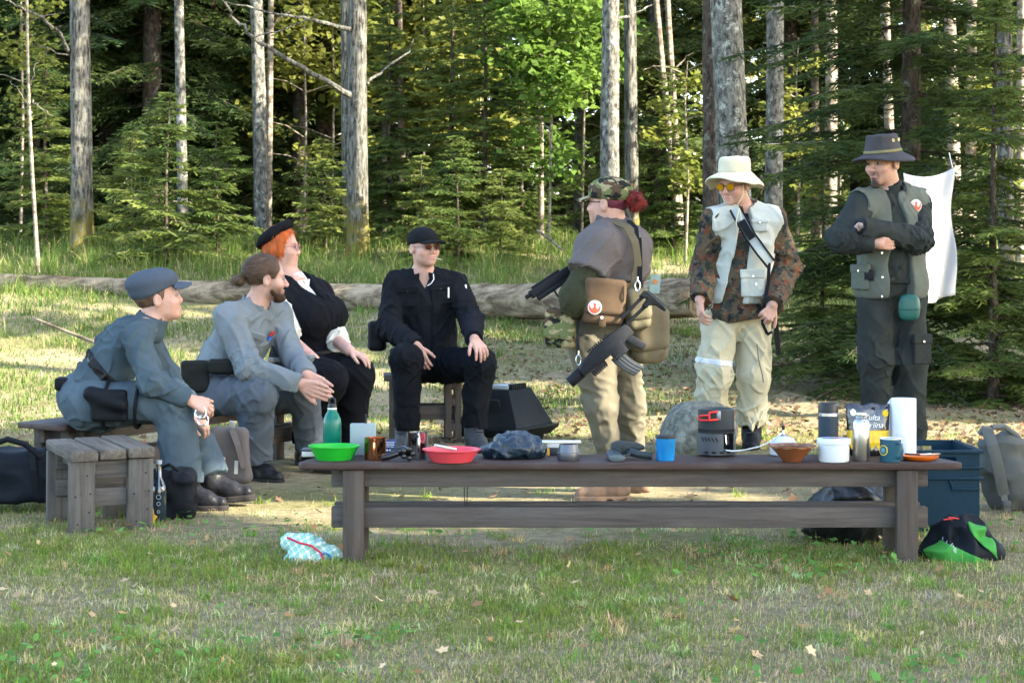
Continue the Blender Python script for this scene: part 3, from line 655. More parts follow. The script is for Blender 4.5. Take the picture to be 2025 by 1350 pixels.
def hand_prims(W, d, n, side, curl=(0.25, 0.35, 0.3), spread=0.08, s=1.0, thumb=(0.75, 0.65, 0.25)):
    d = unit(d); n = np.asarray(n, f32); n = unit(n - d * (n @ d)); lat = np.cross(d, n) * side
    W = np.asarray(W, f32); S = []
    for i in range(4):
        b = W + s * (d * (0.088 - 0.006 * abs(i - 1)) + lat * (0.030 - 0.0205 * i))
        k = W + s * (d * 0.012 + lat * (0.017 - 0.011 * i))
        S.append((k, b, 0.015 * s, 0.0125 * s))
        L = s * (0.072, 0.080, 0.075, 0.060)[i]; a = 0.0; p = b; out = lat * spread * (1.5 - i)
        for j, fr in enumerate((0.44, 0.31, 0.25)):
            a += curl[j] * (1 + 0.12 * i)
            v = unit(d * math.cos(a) + n * math.sin(a) + out * math.cos(a))
            e = p + v * L * fr; S.append((p, e, s * (0.0098 - 0.0009 * j), s * (0.0090 - 0.0009 * j))); p = e
    p = W + s * (d * 0.022 + lat * 0.022); v = unit(d * thumb[0] + lat * thumb[1] + n * thumb[2])
    for j, L in enumerate((0.042, 0.032, 0.026)):
        e = p + v * L * s; S.append((p, e, s * (0.0145, 0.0115, 0.0098)[j], s * (0.0115, 0.0098, 0.008)[j])); p = e
        v = unit(v + 0.35 * d + 0.12 * n)
    return S
def hand_sdf(P, W, S):
    c = np.mean([x[1] for x in S], 0).astype(f32)
    def fn(P):
        o = None
        for (a, b, ra, rb) in S:
            q = rc(P, a, b, ra, rb); o = q if o is None else smin(o, q, 0.0055)
        return o
    return near(P, c, 0.15, fn)
def torso_sdf(P, T):
    R = T['R']; Rp = T.get('Rp', R)
    d = ell(P, T['pc'], T['pr'], Rp)
    if 'wc' in T: d = smin(d, ell(P, T['wc'], T['wr'], R), T.get('k', 0.08))
    d = smin(d, ell(P, T['cc'], T['cr'], R), T.get('k', 0.08))
    d = smin(d, rc(P, T['sR'], T['sL'], T.get('sr', 0.065), T.get('sr', 0.065)), 0.07)
    d = smin(d, rc(P, T['nb'], T['sR'], 0.055, T.get('sr', 0.06)), 0.05)
    d = smin(d, rc(P, T['nb'], T['sL'], 0.055, T.get('sr', 0.06)), 0.05)
    for (c, r) in T.get('extra', ()): d = smin(d, ell(P, c, r, R), 0.06)
    return d
def make_torso(pc, cc, nb, sR, sL, pr, cr, wr=None, sr=0.062, k=0.08, extra=(), wfac=0.45):
    up = unit(nb - pc); r = sR - sL; r = unit(r - up * (r @ up)); f = np.cross(up, r)
    R = np.stack([r, f, up], 1).astype(f32)
    T = dict(pc=pc, cc=cc, nb=nb, sR=sR, sL=sL, pr=pr, cr=cr, R=R, sr=sr, k=k)
    if wr is not None: T['wc'] = (pc * (1 - wfac) + cc * wfac).astype(f32); T['wr'] = wr
    T['extra'] = [((cc + R @ np.array(o, f32)).astype(f32), rr) for (o, rr) in extra]
    return T
def sleeve(P, sh, el, wr, r0, r1, r2, k=0.03, cut=True):
    d = smin(rc(P, sh, el, r0, r1), rc(P, el, wr, r1, r2), k)
    if cut: d = smax(d, pl(P, wr, wr - el), 0.006)
    return d
def leg(P, hip, knee, ank, r0, r1, r2, r3=None, k=0.04):
    a2 = ank
    d = smin(rc(P, hip, knee, r0, r1), rc(P, knee, a2, r1, r2), k)
    return smax(d, pl(P, ank, ank - knee), 0.008)
def elbow_folds(P, el, amp=0.007, s=16, seed=0.0, rad=0.16):
    w = np.clip(1 - nrm(P - el) / rad, 0, 1)
    return folds(P, amp, s, (1, 1, 1.6), seed) * w
def boot_parts(ank, toe, up=(0, 0, 1), s=1.0, h=0.09):
    """returns upper(P), sole(P), box points"""
    R = frame(toe, up); ank = np.asarray(ank, f32)
    def loc(P): return ((P - ank) @ R) / s
    def upper(P):
        q = loc(P)
        d = rc(q, V3(0, -0.01, h), V3(0, -0.012, -0.02), 0.056, 0.052)
        d = smin(d, rc(q, V3(0, -0.035, -0.055), V3(0, 0.10, -0.062), 0.044, 0.043), 0.035)
        d = smin(d, rc(q, V3(0, 0.09, -0.066), V3(0.0, 0.165, -0.070), 0.044, 0.034), 0.02)
        d = smin(d, rc(q, V3(0, 0.0, 0.0), V3(0, 0.09, -0.045), 0.045, 0.036), 0.03)
        d = d - 0.0025 * vnoise(q * 38)
        d = smax(d, q[:, 2] - h - 0.004, 0.006)
        return np.maximum(d, -0.088 - q[:, 2]) * s
    def sole(P):
        q = loc(P)
        d = smin(rc(q * V3(1, 1, 0), V3(0, -0.035, 0), V3(0, 0.09, 0), 0.046, 0.050), rc(q * V3(1, 1, 0), V3(0, 0.09, 0), V3(0, 0.165, 0), 0.050, 0.040), 0.03)
        d = np.maximum(d, np.maximum(-0.108 - q[:, 2], q[:, 2] + 0.078))
        arch = np.maximum(np.abs(q[:, 1] - 0.03) - 0.018, q[:, 2] + 0.094)
        return np.maximum(d, -arch) * s
    c = [ank + R @ V3(0, 0.21, -0.12) * s, ank + R @ V3(0, -0.1, 0.1) * s, ank + R @ V3(0.07, 0, 0), ank - R @ V3(0.07, 0, 0)]
    return upper, sole, c
class Person:
    def __init__(s, base, label):
        s.base = np.array(base, f32); s.base[2] = 0
        s.root = empty('person', s.base, label, 'person', 'people gathered round the bench')
    def add(s, name, f, pts, pad, h, mat, parent=None, colf=None):
        lo, hi = bounds(pts, pad)
        return sdf_obj(name, f, lo, hi, h, mat, parent or s.root, s.base, colf)
    def mb(s, name, mb, mat, parent=None, **kw):
        return mb.build(name, mat, parent or s.root, base=s.base, **kw)
    def body(s, H, nb, T, arms, hands, neck=(0.054, 0.060), **colkw):
        """one continuous skin: head, neck, trunk, arms and hands"""
        s.H = H
        hc = H['c'] + H['R'] @ V3(0, -0.022, -0.055) * H['s']
        Ti = dict(T); Ti['pr'] = np.array(T['pr']) * 0.6; Ti['cr'] = np.array(T['cr']) * 0.72; Ti['sr'] = 0.04
        Ti['extra'] = ()
        if 'wr' in T: Ti['wr'] = np.array(T['wr']) * 0.65
        nbase = nb - T['R'] @ V3(0, 0.0, 0.02)
        def f(P):
            d = smin(head_sdf(P, H), rc(P, hc.astype(f32), nbase.astype(f32), neck[0], neck[1]), 0.03)
            d = smin(d, torso_sdf(P, Ti), 0.03)
            for (sh, el, wr, a) in arms:
                d = smin(d, smin(rc(P, sh, el, 0.042, 0.038), rc(P, el, wr, 0.038, a), 0.02), 0.02)
            for (W, S) in hands: d = smin(d, hand_sdf(P, W, S), 0.012)
            return d
        pts = [H['c'] + 0.17 * H['s'] * np.array(v) for v in np.vstack([np.eye(3), -np.eye(3)])] + [T['pc'] - 0.1, T['pc'] + 0.1]
        for (sh, el, wr, a) in arms: pts += [sh, el, wr]
        for (W, S) in hands: pts += [x[1] for x in S]
        o = s.add('body', f, pts, 0.05, 0.005, attr_mat('skin', 0.55, 0.0, 0.2, 0.12, 0.14), None, lambda P: head_col(P, H, **colkw))
        for sx in (-1, 1):
            m = MB(); c = H['c'] + H['R'] @ V3(0.032 * sx, 0.0765, 0.000) * H['s']
            m.lathe((0, 0, 0), [(0.0118 * H['s'] * math.sin(t), -0.0118 * H['s'] * math.cos(t)) for t in np.linspace(0.05, math.pi - 0.05, 9)], 14)
            Rz = H['R']; M3 = np.stack([Rz[:, 0], Rz[:, 2] * -1, Rz[:, 1]], 1)      # lathe axis along the gaze
            m.v = [tuple(c + M3 @ np.array(p)) for p in m.v]
            e = s.mb('eye', m, M('eye_white', (0.22, 0.20, 0.18), 0.6, 0.05, spec=0.04), None, smooth=True)
            m = MB(); m.lathe((0, 0, 0.0085 * H['s']), [(0.0066 * H['s'], 0), (0.005 * H['s'], 0.0035 * H['s']), (0.001, 0.0045 * H['s'])], 12)
            m.v = [tuple(c + M3 @ np.array(p)) for p in m.v]
            s.mb('iris', m, M('iris', (0.012, 0.011, 0.010), 0.5, 0.2, 200, spec=0.04), e, smooth=True)
        return o
    def boots(s, name, ank, toe, mat, solemat, up=(0, 0, 1), size=1.0, laces=None, h=0.09):
        u, so, c = boot_parts(ank, toe, up, size, h)
        b = s.add(name, u, c, 0.06, 0.0055, mat); s.add('sole', so, c, 0.06, 0.0055, solemat, b)
        if laces is not None:
            R = frame(toe, up); m = MB()
            for k in range(5):
                t = k / 4; y = 0.085 - 0.085 * t; z = 0.000 + 0.055 * t
                p = [np.asarray(ank) + R @ V3(x, y + 0.018 - 0.012 * abs(x) / 0.03, z + 0.012 * (t < .9)) * size for x in (-0.028, -0.01, 0.01, 0.028)]
                m.tube(p, 0.0028, 5)
            s.mb('laces', m, laces, b, smooth=True)
        return b
def ring_collar(P, nb, nd, h, r0, r1, fw=None, gap=0.0, t=0.012):
    """stand-up collar following the neck, open at the front"""
    d = smax(rc(P, nb - nd * 0.03, nb + nd * h, r0, r1), -rc(P, nb - nd * 0.1, nb + nd * (h + 0.1), r0 - t, r1 - t), 0.003)
    d = smax(d, pl(P, nb + nd * h, nd), 0.005)
    if fw is not None: d = np.maximum(d, np.where(((P - nb) @ fw) > 0, gap - np.abs((P - nb) @ np.cross(fw, nd)) , -1))
    return d
def band(f, o, n, w, off):
    o = np.asarray(o, f32); n = unit(n)
    return lambda P: np.maximum(f(P) - off, np.abs((P - o) @ n) - w / 2)
def ribbon(mb, pts, nor, w, t=0.003):
    """flat strap along points; nor = outward direction (one or one per point)"""
    pts = [np.array(p, float) for p in pts]; m = len(pts); v = []
    nors = [np.array(nor, float)] * m if np.ndim(nor[0]) == 0 else [np.array(q, float) for q in nor]
    for i, p in enumerate(pts):
        d = pts[min(i + 1, m - 1)] - pts[max(i - 1, 0)]; d /= np.linalg.norm(d) + 1e-9
        n = nors[i] / np.linalg.norm(nors[i]); sd = np.cross(d, n); sd /= np.linalg.norm(sd) + 1e-9
        n = np.cross(sd, d)
        for a, b in ((-1, -1), (1, -1), (1, 1), (-1, 1)): v.append(p + sd * a * w / 2 + n * b * t / 2)
    f = [(i * 4 + k, i * 4 + (k + 1) % 4, (i + 1) * 4 + (k + 1) % 4, (i + 1) * 4 + k) for i in range(m - 1) for k in range(4)]
    f += [(3, 2, 1, 0), tuple((m - 1) * 4 + k for k in range(4))]
    mb.add(v, f)
def emblem(P_, c, right, up, rad, parent=None):
    """round white patch with an orange winged mark"""
    r = unit(right); u = unit(up); n = np.cross(r, u); c = np.asarray(c, float)
    m = MB(); circ = [(rad * math.cos(t), rad * math.sin(t)) for t in np.linspace(0, 2 * math.pi, 28, endpoint=False)]
    m.prism(circ, c, r, u, n * 0.004)
    o = P_.mb('round_patch', m, M('patch_white', (0.6, 0.6, 0.58), 0.7, 0.05), parent)
    m = MB(); a = [(-0.80, 0.25)] + [(0.84 * math.cos(t), 0.84 * math.sin(t)) for t in np.linspace(math.radians(170), math.radians(370), 16)] + [(0.80, 0.25), (0.62, 0.60), (0.70, 0.2), (0.55, -0.12), (0.30, -0.18), (0.16, 0.02), (0.13, 0.32), (0.25, 0.55), (0.08, 0.52), (0.0, 0.74), (-0.08, 0.52), (-0.25, 0.55), (-0.13, 0.32), (-0.16, 0.02), (-0.30, -0.18), (-0.55, -0.12), (-0.70, 0.2), (-0.62, 0.60)]
    m.prism([(x * rad, y * rad) for x, y in a], c + n * 0.003, r, u, n * 0.004)
    P_.mb('emblem', m, M('patch_orange', (0.62, 0.09, 0.045), 0.7, 0.08), o)
    return o
def camo(name, stops, scale=16.0, fleck=0.0, stretch=(1, 1, 1), rough=0.85):
    """printed camouflage: layered blotches, each a flat dye"""
    if name in MATS: return MATS[name]
    m, nt, b = new_mat(name); co = coords(nt, stretch); base = stops[0]; src = None
    for i, (c, thr, sc) in enumerate(stops[1:]):
        n = N(nt, 'ShaderNodeTexNoise', Scale=scale * sc, Detail=2.0 + fleck * 6, Roughness=0.5 + 0.25 * fleck)
        ad = N(nt, 'ShaderNodeVectorMath', operation='ADD'); ad.inputs[1].default_value = (i * 7.3, i * 3.1, i * 5.7)
        nt.links.new(co, ad.inputs[0]); nt.links.new(ad.outputs[0], n.inputs['Vector'])
        r = ramp(nt, n.outputs[0], [(thr, 0.0), (thr + 0.012, 1.0)])
        mx = nt.nodes.new('ShaderNodeMixRGB'); nt.links.new(r.outputs[0], mx.inputs[0])
        if src is None: mx.inputs[1].default_value = (*base, 1)
        else: nt.links.new(src, mx.inputs[1])
        mx.inputs[2].default_value = (*(np.array(c) * 0.75), 1); src = mx.outputs[0]
    nt.links.new(src, b.inputs['Base Color']); b.inputs['Roughness'].default_value = rough; b.inputs['Specular IOR Level'].default_value = 0.08
    n2 = N(nt, 'ShaderNodeTexNoise', Scale=260.0, Detail=3.0); nt.links.new(co, n2.inputs['Vector'])
    bp = N(nt, 'ShaderNodeBump', Strength=0.25, Distance=0.004); nt.links.new(n2.outputs[0], bp.inputs['Height']); nt.links.new(bp.outputs[0], b.inputs['Normal'])
    MATS[name] = m; add_wrinkles(m); return m
def cloth(name, c, rough=0.88, var=0.14, scale=6.0, bump=0.25, bscale=220, sheen=0.0, grime=0.0):
    if name in MATS: return MATS[name]
    m = M(name, np.array(c) * 0.52, rough, var, scale, bump, bscale, 0, 0.08, sheen=sheen, grime=grime); add_wrinkles(m); return m
def add_wrinkles(m, strength=0.6, dist=0.008, scale=10.0):
    """creases and fine crumpling on top of the modelled folds"""
    nt = m.node_tree; b = nt.nodes['Principled BSDF']; old = b.inputs['Normal'].links[0].from_socket if b.inputs['Normal'].links else None
    co = coords(nt, (1, 1, 1.3)); n = nt.nodes.new('ShaderNodeTexNoise'); n.noise_type = 'RIDGED_MULTIFRACTAL'
    n.inputs['Scale'].default_value = scale; n.inputs['Detail'].default_value = 3.0; n.inputs['Distortion'].default_value = 0.6
    nt.links.new(co, n.inputs['Vector'])
    bp = N(nt, 'ShaderNodeBump', Strength=strength, Distance=dist); nt.links.new(n.outputs[0], bp.inputs['Height'])
    if old is not None: nt.links.new(old, bp.inputs['Normal'])
    nt.links.new(bp.outputs[0], b.inputs['Normal'])
def knit(name, c, period, axis='Z', depth=0.3):
    if name in MATS: return MATS[name]
    m, nt, b = new_mat(name); co = coords(nt)
    w = N(nt, 'ShaderNodeTexWave', Scale=period, Distortion=3.0, Detail=2.0); w.bands_direction = axis
    nt.links.new(co, w.inputs['Vector'])
    c = np.array(c) * 0.56; r = ramp(nt, w.outputs[1], [(0.1, c * 0.88), (0.7, c * 1.06)]); nt.links.new(r.outputs[0], b.inputs['Base Color'])
    bp = N(nt, 'ShaderNodeBump', Strength=depth, Distance=0.004); nt.links.new(w.outputs[1], bp.inputs['Height']); nt.links.new(bp.outputs[0], b.inputs['Normal'])
    b.inputs['Roughness'].default_value = 0.95; b.inputs['Specular IOR Level'].default_value = 0.08
    MATS[name] = m; return m
def glasses(p, H, lens_mat, frame_mat, w=0.021, hgt=0.014, y=0.104, z=0.0, round_=True):
    """two lenses, wire rims, bridge and temples"""
    L = lambda x, yy, zz: H['c'] + H['R'] @ V3(x, yy, zz) * H['s']
    root_m = MB()
    rims = []
    for sx in (-1, 1):
        ring = [L(0.034 * sx + w * math.cos(t), y - 0.006 * abs(math.cos(t)) * (1 if math.cos(t) * sx > 0 else 0), z + hgt * math.sin(t)) for t in np.linspace(0, 2 * math.pi, 15)]
        root_m.tube(ring, 0.0018, 6); rims.append(ring)
        root_m.tube([L(0.055 * sx, y - 0.006, z + 0.004), L(0.072 * sx, y - 0.035, z + 0.005), L(0.080 * sx, 0.01, z + 0.004), L(0.082 * sx, -0.02, z - 0.008)], 0.0018, 6)
    root_m.tube([L(-0.014, y, z + 0.005), L(0, y + 0.004, z + 0.008), L(0.014, y, z + 0.005)], 0.0018, 6)
    o = p.mb('glasses', root_m, frame_mat, smooth=True)
    for ring in rims:
        m = MB(); c = np.mean(ring[:-1], 0); fw = H['R'][:, 1] * 0.0016
        a = [q + fw for q in ring[:-1]]; b = [q - fw for q in ring[:-1]]; n = len(a)
        m.add(a + b, [tuple(range(n)), tuple(range(2 * n - 1, n - 1, -1))] + [(i, (i + 1) % n, (i + 1) % n + n, i + n) for i in range(n)])
        p.mb('lens', m, lens_mat, o)
    return o
def pocket(p, f, c, n, up, w, h, mat, t=0.012, flap=True, parent=None, name='pocket', btn=None):
    """patch pocket lying on a garment: c on the surface, n outward"""
    n = unit(n); u = unit(np.asarray(up, f32) - n * (np.asarray(up, f32) @ n)); r = np.cross(u, n)
    R = np.stack([r, n, u], 1).astype(f32); c = project(f, c, n) + n * (t * 0.25)
    o = p.add(name, lambda P: bx(P, c, (w / 2, t, h / 2), R, 0.008) - 0.0015 * vnoise(P * 60), [c - w, c + w, c - h, c + h], 0.02, 0.005, mat, parent)
    if flap:
        cf = c + u * (h * 0.36) + n * 0.006
        p.add('pocket_flap', lambda P: bx(P, cf.astype(f32), (w / 2 + 0.006, t * 0.9, h * 0.17), R, 0.006), [cf - w, cf + w], 0.02, 0.005, mat, o)
    if btn is not None:
        m = MB(); q = c + u * (h * 0.27) + n * (t + 0.006)
        m.prism([(0.006 * math.cos(a), 0.006 * math.sin(a)) for a in np.linspace(0, 2 * math.pi, 10, endpoint=False)], q, r, u, n * 0.004)
        p.mb('snap_button', m, btn, o)
    return o
BLACKM = M('black_steel', (0.010, 0.011, 0.012), 0.5, 0.2, 40, spec=0.12)
BLACKN = cloth('black_nylon', (0.012, 0.014, 0.017), 0.6)
LEATHER = M('black_leather', (0.009, 0.009, 0.010), 0.42, 0.3, 30, 0.2, 90, spec=0.15)
RUBBER = M('sole_rubber', (0.02, 0.018, 0.017), 0.85, 0.2, spec=0.1)
SILVER = M('bright_steel', (0.6, 0.6, 0.6), 0.25, 0.1, 30, metal=1.0)
# ------------------------------------------------------------------ log, stone, sticks, benches, stools
def log_obj(name, label, pts, mat, seed, n=20, cat='log'):
    """fallen trunk through points (photo pixel, depth, radius) with knots and cracks"""
    r = np.random.RandomState(seed); P0 = [J(a, b, c) for (a, b, c, q) in pts]; base = P0[0].copy(); V = []; Q = []; R2 = []
    for i in range(len(P0) - 1):
        for s in np.linspace(0, 1, 9)[:-1]: Q.append(P0[i] * (1 - s) + P0[i + 1] * s); R2.append(pts[i][3] * (1 - s) + pts[i + 1][3] * s)
    Q.append(P0[-1]); R2.append(pts[-1][3]); Q = np.array(Q); m = len(Q); ph = r.rand(5) * 6.28
    for i in range(m):
        d = Q[min(i + 1, m - 1)] - Q[max(i - 1, 0)]; d /= np.linalg.norm(d); x = np.cross((0, 0, 1), d); x /= np.linalg.norm(x); u = np.cross(d, x)
        for k in range(n):
            a = 2 * math.pi * k / n; q = R2[i] * (1 + 0.03 * math.sin(2 * a + ph[0] + i * .06) + 0.05 * math.sin(5 * a + ph[1] + .1 * i) + 0.045 * r.randn())
            V.append(Q[i] + q * (math.cos(a) * x + math.sin(a) * u) - base)
    F = [(i * n + k, i * n + (k + 1) % n, (i + 1) * n + (k + 1) % n, (i + 1) * n + k) for i in range(m - 1) for k in range(n)]
    me = bpy.data.meshes.new(name); me.from_pydata([tuple(map(float, v)) for v in V], [], F + [tuple(range(n - 1, -1, -1)), tuple((m - 1) * n + k for k in range(n))])
    for p in me.polygons: p.use_smooth = True
    me.materials.append(mat); o = mobj(name, me); o.location = [float(v) for v in base]; tag(o, label, cat); return o
LOGM = bark_mat('log_wood', (0.075, 0.056, 0.036), (0.27, 0.218, 0.145), vs=1.0, scale=10, bump=0.8, lichen=0.25, c3=(0.12, 0.10, 0.07))
_mp = [n for n in LOGM.node_tree.nodes if n.type == 'MAPPING'][0]; _mp.inputs['Scale'].default_value = (0.14, 1, 1)
log_obj('fallen_log', 'long barkless fallen log lying across the bank behind the group', [(1378, 588, 19.2, 0.20), (1150, 597, 19.8, 0.18), (900, 598, 20.4, 0.165), (640, 590, 21.1, 0.15), (380, 580, 21.7, 0.14), (150, 571, 22.2, 0.135), (-60, 562, 22.6, 0.13)], LOGM, 1)
log_obj('fallen_log', 'mossy thin log behind the pale one above the blue-grey cap', [(150, 548, 23.4, 0.05), (255, 545, 23.2, 0.06), (330, 540, 23.6, 0.04)], bark_mat('mossy_wood', (0.06, 0.05, 0.02), (0.15, 0.13, 0.04), vs=1), 3)
log_obj('stick', 'bare grey stick leaning in the grass behind the blue-grey person', [(68, 630, 14.6, 0.010), (130, 655, 14.3, 0.012), (200, 682, 14.0, 0.014), (232, 692, 13.9, 0.012)], LOGM, 4, 8, 'stick')
log_obj('stick', 'thin broken branch sloping in the grass left of the camouflage cap', [(1062, 455, 24.0, 0.016), (1090, 475, 23.6, 0.018), (1112, 494, 23.2, 0.014)], LOGM, 5, 8, 'stick')
def stone():
    c = J(1384, 848, 12.05); b = c.copy(); b[2] = 0
    def f(P):
        q = P - c; d = ell(q, V3(0, 0, 0), (0.225, 0.19, 0.185)); d = smin(d, ell(q, V3(-0.03, 0.0, -0.09), (0.215, 0.18, 0.13)), 0.08)
        return d - 0.016 * vnoise(P * 7 + 3) - 0.006 * vnoise(P * 19)
    o = sdf_obj('stone', f, *bounds([c], 0.30), 0.009, bark_mat('stone', (0.085, 0.09, 0.07), (0.19, 0.19, 0.155), vs=1, scale=20, bump=0.5, lichen=0.7, c3=(0.25, 0.27, 0.23)), None, b)
    o.location = [float(v) for v in b]; tag(o, 'rounded grey lichen-covered stone standing behind the camping stove', 'stone')
stone()
def wood_mat(name, c1, c2, axis, rough=0.75, wear=None):
    """sawn timber with the grain along axis"""
    if name in MATS: return MATS[name]
    sc = [1.0, 1.0, 1.0]; sc[axis] = 0.06
    m, nt, b = new_mat(name); co = coords(nt, sc); co1 = coords(nt)
    n1 = N(nt, 'ShaderNodeTexNoise', Scale=45.0, Detail=7.0, Roughness=0.7, Distortion=0.5); nt.links.new(co, n1.inputs['Vector'])
    r = ramp(nt, n1.outputs[0], [(0.3, c1), (0.7, c2)]); src = r.outputs[0]
    n2 = N(nt, 'ShaderNodeTexNoise', Scale=5.0, Detail=8.0, Roughness=0.75); nt.links.new(co1, n2.inputs['Vector'])
    f = ramp(nt, n2.outputs[0], [(0.50, 0.0), (0.68, 0.75)])
    mx = nt.nodes.new('ShaderNodeMixRGB'); mx.inputs[2].default_value = (*(wear or (0.06, 0.06, 0.06)), 1); nt.links.new(f.outputs[0], mx.inputs[0]); nt.links.new(src, mx.inputs[1])
    nt.links.new(mx.outputs[0], b.inputs['Base Color']); b.inputs['Roughness'].default_value = rough; b.inputs['Specular IOR Level'].default_value = 0.12
    bp = N(nt, 'ShaderNodeBump', Strength=0.5, Distance=0.006); nt.links.new(n1.outputs[0], bp.inputs['Height']); nt.links.new(bp.outputs[0], b.inputs['Normal'])
    MATS[name] = m; return m
WG_X = wood_mat('bench_wood_x', (0.046, 0.038, 0.033), (0.102, 0.087, 0.075), 0, wear=(0.062, 0.062, 0.061)); WG_Z = wood_mat('bench_wood_z', (0.038, 0.030, 0.025), (0.086, 0.072, 0.060), 2, wear=(0.066, 0.062, 0.056)); WG_Y = wood_mat('bench_wood_y', (0.036, 0.030, 0.027), (0.08, 0.068, 0.061), 1)
TOP_X = wood_mat('bench_top', (0.028, 0.017, 0.014), (0.060, 0.040, 0.034), 0, 0.55, wear=(0.065, 0.057, 0.052))
BH = 0.392
def bench(loc, rz, L, label, group):
    """plank bench: board on two pairs of legs, aprons and stretchers running behind the legs"""
    t = empty('plank_bench', loc, label, 'bench', group, rz)
    m = MB(); h = L / 2; n = 14; poly = [(-h + 0.02, -0.165), (h - 0.05, -0.165), (h, -0.14), (h - 0.09, 0.165), (-h + 0.07, 0.165), (-h, -0.13)]
    m.prism(poly, (0, 0, BH - 0.014), (1, 0, 0), (0, 1, 0), (0, 0, 0.028)); m.build('seat_board', TOP_X, t, bevel=0.006)
    for sx in (-1, 1):
        for sy in (-1, 1):
            m = MB(); m.box((sx * (h - 0.215), sy * 0.125, (BH - 0.03) / 2 - 0.02), (0.082, 0.048, BH - 0.03 + 0.04)); m.build('leg', WG_Z, t, bevel=0.004)
        m = MB(); m.box((sx * (h - 0.215), 0, BH - 0.07), (0.07, 0.20, 0.06)); m.build('cross_rail', WG_Y, t, bevel=0.003)
    for sy in (-1, 1):
        m = MB(); m.box((0, sy * 0.074, BH - 0.065), (L - 0.25, 0.05, 0.072)); m.build('apron', WG_X, t, bevel=0.004)
        m = MB(); m.box((0, sy * 0.074, 0.172), (L - 0.25, 0.05, 0.080)); m.build('stretcher', WG_X, t, bevel=0.004)
    return t
BY = 7.65 + 0.165
bench(((1247 - CX) * 7.65 / FPX, BY, 0), 0.0, 2.585, 'long dark plank bench across the front, laid with dishes and camping gear', 'plank benches')
bench((-1.72, 10.55, 0), math.atan2(2.25, 1.05), 2.585, 'plank bench at the left on which three people sit side by side', 'plank benches')
m = MB(); _c = J(921, 958, 7.75); m.tube([(-0.006, 0, 0), (-0.005, 0, -0.05), (-0.002, 0, -0.09)], 0.0016, 5); m.tube([(0.006, 0, 0), (0.006, 0, -0.05), (0.003, 0, -0.092)], 0.0016, 5)
_t = empty('hanging_cord', _c, 'thin black cord loop hanging below the middle of the front bench', 'cord'); m.build('loop', BLACKN if 'BLACKN' in globals() else M('cord_black', (0.012, 0.012, 0.012)), _t)
m = MB(); m.lathe((0.001, 0, -0.096), [(0.001, -0.006), (0.005, 0), (0.001, 0.006)], 8); m.build('toggle', M('cord_black', (0.012, 0.012, 0.012)), _t)
GREYW_Y = wood_mat('weathered_y', (0.046, 0.039, 0.030), (0.14, 0.124, 0.102), 1, 0.9, wear=(0.03, 0.025, 0.020)); GREYW_Z = wood_mat('weathered_z', (0.046, 0.042, 0.037), (0.122, 0.113, 0.100), 2, 0.9, wear=(0.10, 0.09, 0.08)); GREYW_X = wood_mat('weathered_x', (0.046, 0.042, 0.037), (0.118, 0.108, 0.097), 0, 0.9, wear=(0.10, 0.09, 0.08))
HOLE = M('nail_hole', (0.01, 0.009, 0.008), 0.9)
def stool_grey():
    t = empty('wooden_stool', V3(-1.835, 8.755, 0), 'weathered grey stool of thick planks, empty, at the front left', 'stool', 'wooden stools', math.radians(29))
    t.rotation_euler = (math.radians(2.2), 0, math.radians(27)); t.location.z = 0.004
    W, D, H = 0.375, 0.43, 0.362
    for k in range(3):
        m = MB(); m.box((-W / 2 + (k + 0.5) * W / 3 + 0.001, 0, H - 0.024 + 0.003 * (k - 1)), (W / 3 - 0.007, D + 0.03 * (1 if k != 1 else 0.6), 0.046)); m.build('seat_plank', GREYW_Y, t, bevel=0.008)
    for sx in (-1, 1):
        for sy in (-1, 1):
            m = MB(); m.box((sx * (W / 2 - 0.058), sy * (D / 2 - 0.022), (H - 0.05) / 2 - 0.02), (0.112, 0.032, H - 0.05 + 0.04)); lg = m.build('leg', GREYW_Z, t, bevel=0.004)
            for (dx, dz) in ((0.02, 0.25), (-0.03, 0.16), (0.035, 0.17), (-0.02, 0.04), (0.03, 0.09)):
                m = MB(); m.tube([(sx * (W / 2 - 0.058) + dx, sy * (D / 2 - 0.022) - 0.0166 * (1 if sy < 0 else -1) * 1, dz), (sx * (W / 2 - 0.058) + dx, sy * (D / 2 - 0.022) - 0.012 * (1 if sy < 0 else -1), dz)], 0.0042, 8); m.build('nail_hole', HOLE, lg)
        m = MB(); m.box((sx * (W / 2 - 0.075), 0, H - 0.075), (0.026, D - 0.10, 0.05)); m.build('side_rail', GREYW_Y, t, bevel=0.003)
    for sy in (-1, 1):
        for zz in (H - 0.092, 0.148):
            m = MB(); m.box((0, sy * (D / 2 - 0.050), zz), (W - 0.07, 0.022, 0.076)); m.build('rail', GREYW_X, t, bevel=0.003)
stool_grey()
